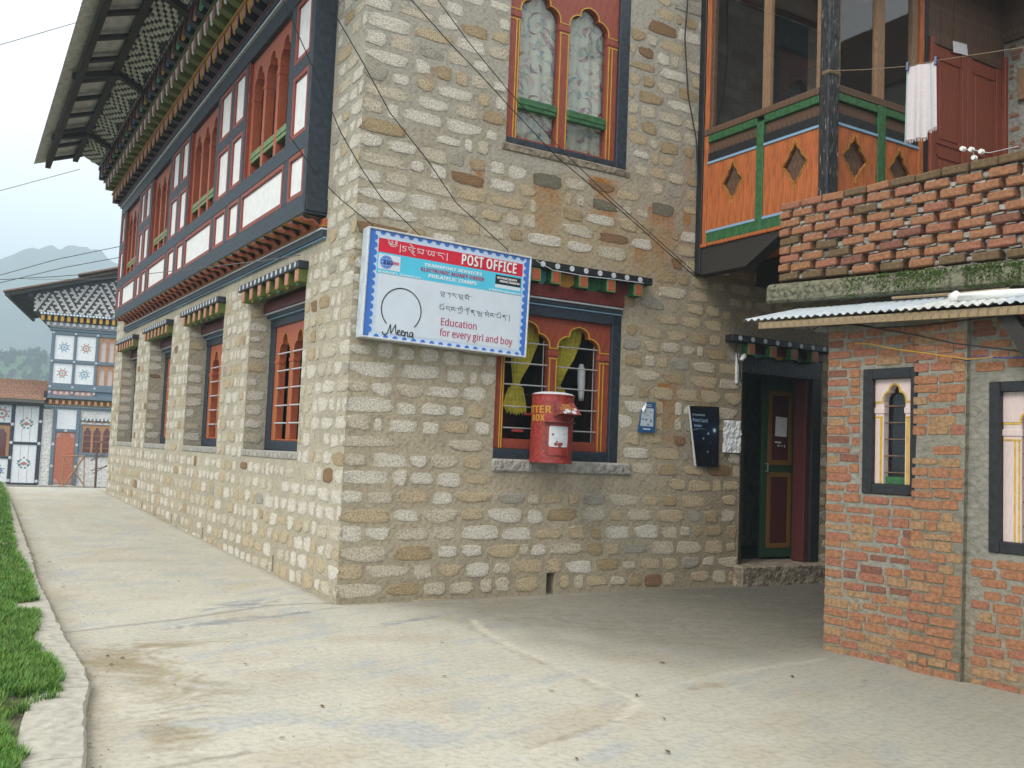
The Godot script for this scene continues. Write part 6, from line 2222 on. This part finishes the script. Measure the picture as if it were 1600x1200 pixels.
	s = text_sh("LETTER", -0.20, 0.20, 0.522, 0.598, 0.0, 0.0035)
	part("lettering", bend(s, -1.52), M.gold, g)
	part("lettering", bend(text_sh("BOX", -0.09, 0.09, 0.435, 0.505, 0.0, 0.0035), -1.33), M.gold, g)
	s = Sh.new()
	s.box(Vector3(-0.34, 0.315, -0.27), Vector3(-0.2, 0.345, -0.245), 0.004)
	s.box(Vector3(-0.19, 0.5, -0.27), Vector3(0.19, 0.53, -0.245), 0.004)
	part("bracket", s, M.post_red, g)

func quad_uv(p: Array, m: Material, called: String, par: Node) -> MeshInstance3D:
	var s := Sh.new()
	for k in [0, 1, 2, 0, 2, 3]:
		s.v.append(p[k])
		s.u.append([Vector2(0, 0), Vector2(1, 0), Vector2(1, 1), Vector2(0, 1)][k])
	return part(called, s, m, par)

func build_posters() -> void:
	mat("poster_blue", 0.02, 0.10, 0.24, 0.08, 0.3, 0.5)
	mat("poster_pale", 0.50, 0.58, 0.64, 0.12, 0.1, 0.6)
	var g := thing("blue_poster", "small blue poster with a pale picture and a curled corner on the stone wall", "poster", Transform3D(Basis(), Vector3(3.55, 1.80, 0.026)))
	var s := Sh.new()
	s.prism(P2([0.0, 0.0, 0.257, 0.007, 0.253, 0.36, 0.115, 0.352, 0.045, 0.27]), 0.0, 0.0025)
	part("sheet", s, M.poster_blue, g)
	s = Sh.new()
	s.prism(P2([0.035, 0.075, 0.225, 0.075, 0.225, 0.285, 0.06, 0.285, 0.05, 0.22]), 0.0025, 0.004)
	part("picture", s, M.poster_pale, g)
	s = Sh.new()
	s.face([Vector3(0.115, 0.352, 0.004), Vector3(0.045, 0.27, 0.004), Vector3(0.055, 0.235, 0.03), Vector3(0.10, 0.29, 0.02)], Vector3(0, 0, 1))
	part("curled_corner", s, M.paper, g)
	s = Sh.new()
	for q in [[0.07, 0.155, 0.04, 0.014], [0.12, 0.15, 0.03, 0.02], [0.15, 0.095, 0.03, 0.02], [0.19, 0.14, 0.02, 0.035], [0.18, 0.24, 0.03, 0.01], [0.10, 0.25, 0.025, 0.01], [0.14, 0.2, 0.05, 0.004]]: s.box(Vector3(q[0] - q[2] / 2, q[1] - q[3] / 2, 0.004), Vector3(q[0] + q[2] / 2, q[1] + q[3] / 2, 0.005))
	part("print", s, M.far_blue, g)
	s = Sh.new()
	for q in [[0.15, 0.325, 0.09, 0.009], [0.16, 0.306, 0.07, 0.007], [0.13, 0.042, 0.11, 0.016]]: s.box(Vector3(q[0] - q[2] / 2, q[1] - q[3] / 2, 0.0025), Vector3(q[0] + q[2] / 2, q[1] + q[3] / 2, 0.0038))
	part("print", s, M.poster_pale, g)
	# night blue poster with glowing dots
	var im := Image.create(192, 288, false, Image.FORMAT_RGB8)
	for y in 288:
		for x in 192:
			var c := Color(0.025, 0.035, 0.08).lerp(Color(0.03, 0.10, 0.20), 0.8 * exp(-pow((y - 110.0) / 70.0, 2.0)))
			for q in [[162, 112, 7.0, 1.0], [122, 128, 4.0, 0.8], [88, 152, 3.0, 0.9], [112, 214, 3.0, 0.85], [140, 172, 1.4, 0.6], [150, 200, 1.2, 0.5], [128, 190, 1.0, 0.5], [145, 262, 1.5, 0.7], [150, 240, 1.0, 0.5], [118, 176, 1.0, 0.4]]:
				var d: float = Vector2(x - q[0], y - q[1]).length() / q[2]
				c = c.lerp(Color(0.80, 0.92, 0.97), q[3] * (exp(-d * d * 0.5) + 0.35 * exp(-d * 0.5)) * 0.9)
			im.set_pixel(x, y, c)
	var pm := StandardMaterial3D.new()
	pm.resource_name = "night_print"
	pm.albedo_texture = ImageTexture.create_from_image(im)
	pm.roughness = 0.45
	g = thing("dark_poster", "dark blue poster with glowing dots and a narrow foot beside the doorway", "poster", Transform3D(Basis(), Vector3(4.31, 1.43, 0.028)))
	quad_uv([Vector3(0.012, 0.722, 0.004), Vector3(0.49, 0.735, 0.004), Vector3(0.493, 0.0, 0.012), Vector3(0.145, 0.005, 0.012)], pm, "sheet", g)
	s = Sh.new()
	s.prism(P2([-0.006, 0.722, 0.012, 0.722, 0.145, 0.005, 0.118, 0.01, 0.075, 0.26]), -0.002, 0.003)
	part("backing", s, M.paper, g)
	for q in [["Post Card", 0.07, 0.30, 0.535, 0.58], ["October", 0.09, 0.21, 0.475, 0.51]]: part("lettering", text_sh(q[0], q[1], q[2], q[3], q[4], 0.0065, 0.003, false), M.sky_blue, g)
	s = Sh.new()
	for q in [[0.16, 0.62, 0.2, 0.022], [0.10, 0.445, 0.1, 0.008], [0.2, 0.455, 0.14, 0.006]]: s.box(Vector3(q[0] - q[2] / 2, q[1] - q[3] / 2, 0.006), Vector3(q[0] + q[2] / 2, q[1] + q[3] / 2, 0.0075))
	part("print", s, M.far_blue, g)
	# crumpled white notice
	s = Sh.new()
	var n := 14
	for i in n:
		for j in n:
			var c := []
			for k in [[0, 0], [1, 0], [1, 1], [0, 1]]:
				var u: float = (i + k[0]) / float(n)
				var v: float = (j + k[1]) / float(n)
				c.append(Vector3(4.872 + 0.30 * u, 1.618 + 0.392 * v, 0.034 + 0.013 * nz.b.get_noise_2d(u * 1.6, v * 1.6) + 0.012 * nz.b.get_noise_2d(u * 0.7 + 9.0, v * 0.7)))
			s.face(c, Vector3(0, 0, 1))
	tag(part("paper_notice", s, M.paper), "crumpled blank white paper notice beside the dark doorway", "notice")
	g = thing("door_notice", "white paper pasted on the red panel of the green door", "notice", Transform3D(Basis(Vector3(0, 0, 1), -0.03), Vector3(6.19, 1.87, -0.374)))
	s = Sh.new()
	s.box(Vector3(0, 0, 0), Vector3(0.215, 0.26, 0.002))
	part("sheet", s, M.paper, g)
	s = Sh.new()
	for q in [[0.0, -0.09, 0.12, -0.07], [0.05, -0.13, 0.1, -0.115], [0.13, -0.13, 0.15, -0.115], [0.18, -0.14, 0.195, -0.11]]: s.box(Vector3(q[0], q[1], 0), Vector3(q[2], q[3], 0.002))
	part("scrap", s, M.paper, g)
	s = Sh.new()
	s.prism(P2([0.0, 0.135, 0.27, 0.16, 0.295, 0.03, 0.012, 0.0]), 0.0, 0.003, Transform3D(Basis(), Vector3(6.583, 6.43, 1.912)))
	tag(part("name_card", s, M.paper), "small blank white card nailed to the boards above the red terrace door", "card")

func build_curtains() -> void:
	for q in [["yellow green knotted curtain in the panes between the sign and the letter box", [[2.95, 2.10, 0.22], [2.75, 2.14, 0.19], [2.5, 2.09, 0.13], [2.33, 2.045, 0.06], [2.275, 2.035, 0.045], [2.22, 2.035, 0.09], [2.1, 2.03, 0.13], [2.0, 2.03, 0.155], [1.93, 2.05, 0.14]]], ["yellow green knotted curtain in the right panes behind the letter box hood", [[2.95, 2.70, 0.21], [2.8, 2.68, 0.22], [2.6, 2.66, 0.15], [2.42, 2.60, 0.085], [2.29, 2.575, 0.042], [2.24, 2.59, 0.06], [2.12, 2.65, 0.10], [2.02, 2.685, 0.11], [1.90, 2.71, 0.115]]]]:
		var s := Sh.new()
		var prof: Array = q[1]
		var rows := []
		for r in 33:
			var t := r / 32.0 * (prof.size() - 1)
			var i := mini(int(t), prof.size() - 2)
			var f: float = t - i
			f = f * f * (3 - 2 * f) * 0.5 + f * 0.5
			var a: Array = prof[i]
			var b: Array = prof[i + 1]
			var row := []
			for c in 49:
				var u := c / 48.0 * 2.0 - 1.0
				var w: float = lerpf(a[2], b[2], f)
				row.append(Vector3(lerpf(a[1], b[1], f) + u * w, lerpf(a[0], b[0], f) + 0.03 * u * u * (1.0 if r > 20 else -0.3) + (0.02 * sin(c * 1.7) if r == 32 else 0.0), -0.22 + (0.010 + 0.06 * w) * sin(u * 17.0 + 0.8 * sin(r * 0.16)) + 0.03 * (1.0 - u * u) * (0.3 if w > 0.1 else 1.0)))
			rows.append(row)
		for r in 32:
			for c in 48: s.face([rows[r][c], rows[r][c + 1], rows[r + 1][c + 1], rows[r + 1][c]], Vector3(0, 0, 1))
		tag(part("curtain", s, M.curtain, null, true), q[0], "curtain", "yellow green curtains of the letter box window")
	for q in [[1.76, 2.36, "flower printed curtain filling the left light of the upper window above the sign"], [2.41, 3.05, "flower printed curtain filling the right light of the upper window"]]:
		var s := Sh.new()
		for c in 40:
			for r in 6:
				var p := []
				for k in [[0, 0], [1, 0], [1, 1], [0, 1]]:
					var u: float = (c + k[0]) / 40.0
					var v: float = (r + k[1]) / 6.0
					p.append(Vector3(lerpf(q[0], q[1], u), lerpf(4.88, 6.85, v), -0.14 + 0.012 * sin(u * 23.0 + v * 1.5)))
				s.face(p, Vector3(0, 0, 1))
		tag(part("curtain", s, M.flower_cloth, null, true), q[2], "curtain", "flower printed curtains of the upper window")
	var s := Sh.new()
	s.lathe([Vector2(0.001, 0.0), Vector2(0.028, 0.0), Vector2(0.034, 0.06), Vector2(0.045, 0.2), Vector2(0.045, 0.34), Vector2(0.03, 0.40), Vector2(0.02, 0.42), Vector2(0.001, 0.42)], 16, Transform3D(Basis(Vector3(0, 0, 1), 0.03), Vector3(2.93, 2.13, -0.24)))
	tag(part("plastic_jug", s, M.trim_white, null, true), "slim white plastic jug hanging behind the right pane of the letter box window", "jug")

func build_terrace_things() -> void:
	# washing line with a towel
	var p1 := Vector3(4.876, 5.615, 2.57)
	var p2 := Vector3(4.985, 5.62, 2.815)
	var s := Sh.new()
	s.tube([Vector3(4.40, 5.64, 1.99), Vector3(4.58, 5.61, 2.25), p1, p2, Vector3(5.453, 5.66, 3.455), Vector3(6.3, 5.8, 4.7), Vector3(7.6, 6.05, 6.6)], 0.004, 5)
	for k in 5: s.tube([Vector3(4.376, 5.62 + 0.008 * k, 1.90), Vector3(4.376, 5.62 + 0.008 * k, 1.99), Vector3(4.45, 5.625 + 0.006 * k, 1.99), Vector3(4.558, 5.622 + 0.008 * k, 1.988)], 0.004, 4)
	tag(part("washing_line", s, M.old_wood), "thin washing line tied round the black balcony post and stretched over the terrace", "line")
	s = Sh.new()
	var fr := Sh.new()
	var ed := Sh.new()
	var d := (p2 - p1)
	var nrm := Vector3(d.z, 0, -d.x).normalized()
	var pt := func(u: float, v: float) -> Vector3:
		var spread := 1.0 + 0.10 * v
		var fold := (0.010 + 0.014 * v) * (sin(u * 10.0 + 0.4) + 0.35 * sin(u * 24.0 + 1.0))
		return p1 + d * (0.5 + (u - 0.5) * spread * 1.06) + Vector3(0, -0.01 * sin(u * PI) - v * (0.76 - 0.075 * smoothstep(0.68, 0.72, u)), 0) + nrm * fold
	for i in 44:
		for j in 16:
			var c := []
			for k in [[0, 0], [1, 0], [1, 1], [0, 1]]: c.append(pt.call((i + k[0]) / 44.0, (j + k[1]) / 16.0))
			s.face(c, -nrm)
	var tw := thing("towel", "pale pink towel with a teal edge and fringe pegged on the washing line", "towel")
	part("cloth", s, M.towel, tw, true)
	for i in 27:
		var a: Vector3 = pt.call(i / 26.0, 1.0)
		fr.tube([a, a + Vector3(rng.randf_range(-0.008, 0.008), -rng.randf_range(0.025, 0.045), rng.randf_range(-0.008, 0.008))], 0.003, 4)
	part("fringe", fr, M.towel, tw)
	for u in [0.015, 0.79]:
		for j in 16:
			var c := []
			for k in [[0, 0], [0.028, 0], [0.028, 1], [0, 1]]: c.append(pt.call(u + k[0], (j + k[1]) / 16.0) - nrm * 0.003)
			ed.face(c, -nrm)
	part("edge_stripe", ed, mat("towel_teal", 0.30, 0.50, 0.52, 0.1, 0.2, 1.0), tw)
	mat("peg_blue", 0.012, 0.035, 0.14, 0.1, 0.2, 0.4)
	for q in [[p1, "blue clothes peg at the towel's edge nearest the balcony post"], [p2, "blue clothes peg at the towel's edge nearest the red door"]]:
		var x := Transform3D(Basis(nrm, Vector3.UP, d.normalized()).orthonormalized(), q[0])
		s = Sh.new()
		for sd in [-1.0, 1.0]: s.box(Vector3(-0.007, -0.05, -0.013), Vector3(0.007, 0.045, 0.013), 0.003, x * Transform3D(Basis(Vector3(0, 0, 1), 0.14 * sd), Vector3(0.011 * sd, 0, 0)))
		tag(part("clothes_peg", s, M.peg_blue), q[1], "clothes peg", "blue pegs on the washing line")
	# insulators on the parapet
	var A := annex.transform
	var g := thing("insulator_rack", "four little white porcelain insulators on a bent wire above the brick parapet", "insulators", A * Transform3D(Basis(), Vector3(0.50, 3.96, 0.96)))
	for q in [[0.0, 0.128, -0.085], [0.01, 0.108, -0.018], [0.0, 0.068, 0.07], [0.02, 0.038, 0.0]]:
		s = Sh.new()
		s.lathe([Vector2(0.001, -0.02), Vector2(0.018, -0.02), Vector2(0.021, -0.012), Vector2(0.012, -0.004), Vector2(0.012, 0.004), Vector2(0.021, 0.012), Vector2(0.018, 0.02), Vector2(0.001, 0.02)], 12, Transform3D(Basis(Vector3(0, 0, 1), PI / 2), Vector3(q[0], q[1], q[2])))
		part("insulator", s, M.porcelain, g)
	s = Sh.new()
	s.tube([Vector3(0.012, 0.128, -0.1), Vector3(0.012, 0.108, -0.018), Vector3(0.012, 0.068, 0.07), Vector3(0.02, 0.05, 0.12), Vector3(0.03, 0.05, 0.35)], 0.004, 5)
	s.tube([Vector3(0.012, 0.108, -0.01), Vector3(0.02, 0.038, 0.0), Vector3(0.02, 0.0, 0.01)], 0.004, 5)
	part("wire", s, M.steel, g)
	# pipe lying on the tin roof
	s = Sh.new()
	var pp := []
	for k in 9: pp.append(A * Vector3(0.03 + 0.008 * sin(k * 1.3), 2.862 - 0.0375 * (1.14 + 0.25 * k + 0.7) + 0.004 * sin(k * 2.0), 1.14 + 0.25 * k))
	s.tube(pp, 0.034, 10)
	s.lathe([Vector2(0.001, 0.05), Vector2(0.04, 0.03), Vector2(0.045, -0.03), Vector2(0.001, -0.04)], 9, Transform3D(Basis(Vector3.RIGHT, 1.2), A * Vector3(0.03, 2.80, 1.10)))
	tag(part("pipe", s, M.porcelain, null, true), "white plastic pipe lying along the corrugated tin roof", "pipe")
	s = Sh.new()
	s.tube([A * Vector3(0.36, 2.915, 0.35), A * Vector3(0.34, 2.885, 0.9), A * Vector3(0.33, 2.87, 1.35)], 0.013, 6)
	tag(part("stick", s, M.old_wood), "thin brown stick lying on the tin roof below the mossy slab", "stick")
	# lamp holder beside the door
	g = thing("lamp_holder", "small white lamp holder with dangling flex at the corner of the door lintel", "lamp holder", Transform3D(Basis(), Vector3(5.12, 2.80, 0.0)))
	s = Sh.new()
	s.box(Vector3(-0.045, -0.33, 0.0), Vector3(-0.005, 0.05, 0.03), 0.006)
	part("conduit", s, M.trim_white, g)
	s = Sh.new()
	s.lathe([Vector2(0.001, 0.06), Vector2(0.03, 0.05), Vector2(0.034, 0.0), Vector2(0.024, -0.02), Vector2(0.028, -0.05), Vector2(0.001, -0.06)], 12, Transform3D(Basis(Vector3(0.3, 0, 1).normalized(), -0.9), Vector3(0.03, 0.0, 0.06)))
	part("socket", s, M.porcelain, g, true)
	s = Sh.new()
	s.tube([Vector3(-0.06, 0.16, 0.02), Vector3(-0.05, 0.0, 0.045), Vector3(0.0, -0.2, 0.05), Vector3(0.04, -0.32, 0.03), Vector3(0.10, -0.35, 0.02)], 0.006, 5)
	part("flex", s, M.cable, g)

func sagged(p: Array, drop := 0.0) -> Array:
	var out := []
	for i in range(p.size() - 1):
		for k in 4: out.append(p[i].lerp(p[i + 1], k / 4.0) + Vector3(0, -drop * sin(PI * k / 4.0), 0))
	out.append(p[-1])
	return out

func build_cables() -> void:
	for q in [
		["thin dark cable running down the corner stones to the sign's top middle", [[-1.1, 5.85, 0.6], [-0.64, 5.55, 0.5], [-0.45, 5.42, 0.45], [-0.18, 5.12, 0.4], [0.15, 4.71, 0.35], [0.59, 4.35, 0.3], [0.96, 3.99, 0.25], [1.61, 3.62, 0.2], [1.75, 3.55, 0.02]], 0.0052, "cable"],
		["lower dark cable of the pair crossing below the flower curtained window to the balcony", [[-0.3, 6.1, 0.6], [0.25, 5.8, 0.5], [0.69, 5.54, 0.43], [1.11, 5.32, 0.36], [1.48, 5.12, 0.29], [2.17, 4.71, 0.22], [3.02, 4.34, 0.15], [4.35, 3.68, 0.08]], 0.0055, "cable"],
		["upper dark cable of the pair crossing before the flower curtained window to the balcony", [[0.1, 6.2, 0.6], [0.53, 5.88, 0.5], [0.93, 5.59, 0.42], [1.45, 5.25, 0.34], [2.22, 4.77, 0.26], [3.0, 4.37, 0.18], [4.33, 3.72, 0.1]], 0.0048, "cable"],
		["thin dark cable slanting past the black bay end to the sign's upper edge", [[-1.2, 5.6, 0.7], [-0.62, 4.78, 0.5], [-0.36, 4.39, 0.42], [-0.1, 4.1, 0.35], [0.14, 3.89, 0.28], [0.6, 3.61, 0.2]], 0.0048, "cable"],
		["short thin cable reaching the sign's upper corner over the corner stones", [[-0.9, 4.2, 0.6], [-0.53, 3.93, 0.4], [-0.28, 3.8, 0.3], [0.1, 3.63, 0.2]], 0.0045, "cable"],
		["black cable hanging straight down the stone wall beside the balcony post", [[4.13, 7.5, 0.04], [4.11, 7.09, 0.04], [4.08, 6.6, 0.04], [4.16, 5.9, 0.04], [4.31, 5.38, 0.04], [4.36, 4.75, 0.04]], 0.009, "cable"],
		["grey wire strung before the timber bay to the nearest dotted lintel", [[-1.0, 6.2, -24.0], [-0.4, 4.848, -13.261], [-0.4, 4.064, -6.513], [-0.4, 3.518, -1.812], [-0.12, 3.54, -1.25]], 0.006, "grey_cable"],
		["pale wire crossing the white sky up to the deep eaves", [[-6.5, 5.6, -9.0], [-2.896, 7.085, -6.802], [-1.996, 7.442, -6.226], [-1.081, 7.799, -5.64]], 0.006, "grey_cable"],
		["pale wire crossing the sky just below the far tip of the eaves", [[-6.0, 4.5, -14.0], [-2.534, 5.978, -11.366], [-1.3, 6.43, -10.55]], 0.006, "grey_cable"],
		["topmost of three dark wires crossing the misty hill", [[-6.0, 3.6, -18.5], [-2.185, 5.062, -15.923], [-1.096, 5.477, -15.227], [0.097, 5.824, -14.473], [1.2, 6.1, -13.6]], 0.008, "cable"],
		["steeper of the two lower dark wires crossing the misty hill", [[-6.0, 3.3, -18.5], [-2.173, 4.888, -15.93], [-0.959, 5.294, -15.159], [0.115, 5.578, -14.483], [1.2, 5.85, -13.6]], 0.008, "cable"],
		["flattest dark wire crossing the misty hill towards the painted house roof", [[-6.0, 4.6, -18.5], [-2.178, 4.961, -15.927], [-1.068, 5.086, -15.242], [0.04, 5.24, -14.557], [1.2, 5.4, -13.6]], 0.008, "cable"],
		["thin white cord looped under the dotted lintel beside the sign", [[1.99, 3.56, 0.17], [2.2, 3.485, 0.172], [2.6, 3.475, 0.172], [3.0, 3.49, 0.172], [3.45, 3.50, 0.172]], 0.0045, "trim_white"],
	]:
		var p := []
		for v in q[1]: p.append(Vector3(v[0], v[1], v[2]))
		var s := Sh.new()
		s.tube(sagged(p), q[2], 5)
		tag(part("cable", s, M[q[3]]), q[0], "cable")
	var A := annex.transform
	for q in [
		["black cable slung high across the brick annex under the tin eave", [[-0.1, 2.64, -0.05], [0.041, 2.70, -0.06], [0.526, 2.60, -0.07], [0.911, 2.585, -0.08], [1.456, 2.60, -0.08], [1.9, 2.62, -0.08]], 0.006, "cable"],
		["black cable sloping across the annex towards its larger window", [[-0.2, 2.68, -0.05], [0.3, 2.66, -0.06], [0.6, 2.58, -0.07], [0.859, 2.52, -0.08], [1.169, 2.434, -0.07], [1.64, 2.347, -0.06], [2.3, 2.3, -0.05]], 0.006, "cable"],
		["dull yellow flex sagging across the brick pilaster above the small arched window", [[0.3, 2.50, -0.03], [0.45, 2.48, -0.04], [0.698, 2.42, -0.05], [1.018, 2.36, -0.07], [1.268, 2.31, -0.06], [1.45, 2.32, -0.04]], 0.0045, "gold"],
		["blue flex looped over the larger annex window", [[1.15, 2.33, -0.06], [1.268, 2.301, -0.05], [1.36, 2.33, -0.04], [1.5, 2.31, -0.04], [1.64, 2.303, -0.04], [2.2, 2.33, -0.03]], 0.005, "print_navy"],
	]:
		var p := []
		for v in q[1]: p.append(A * Vector3(v[2] - 0.03, v[1], v[0]))
		var s := Sh.new()
		s.tube(sagged(p), q[2], 5)
		tag(part("cable", s, M[q[3]]), q[0], "cable")
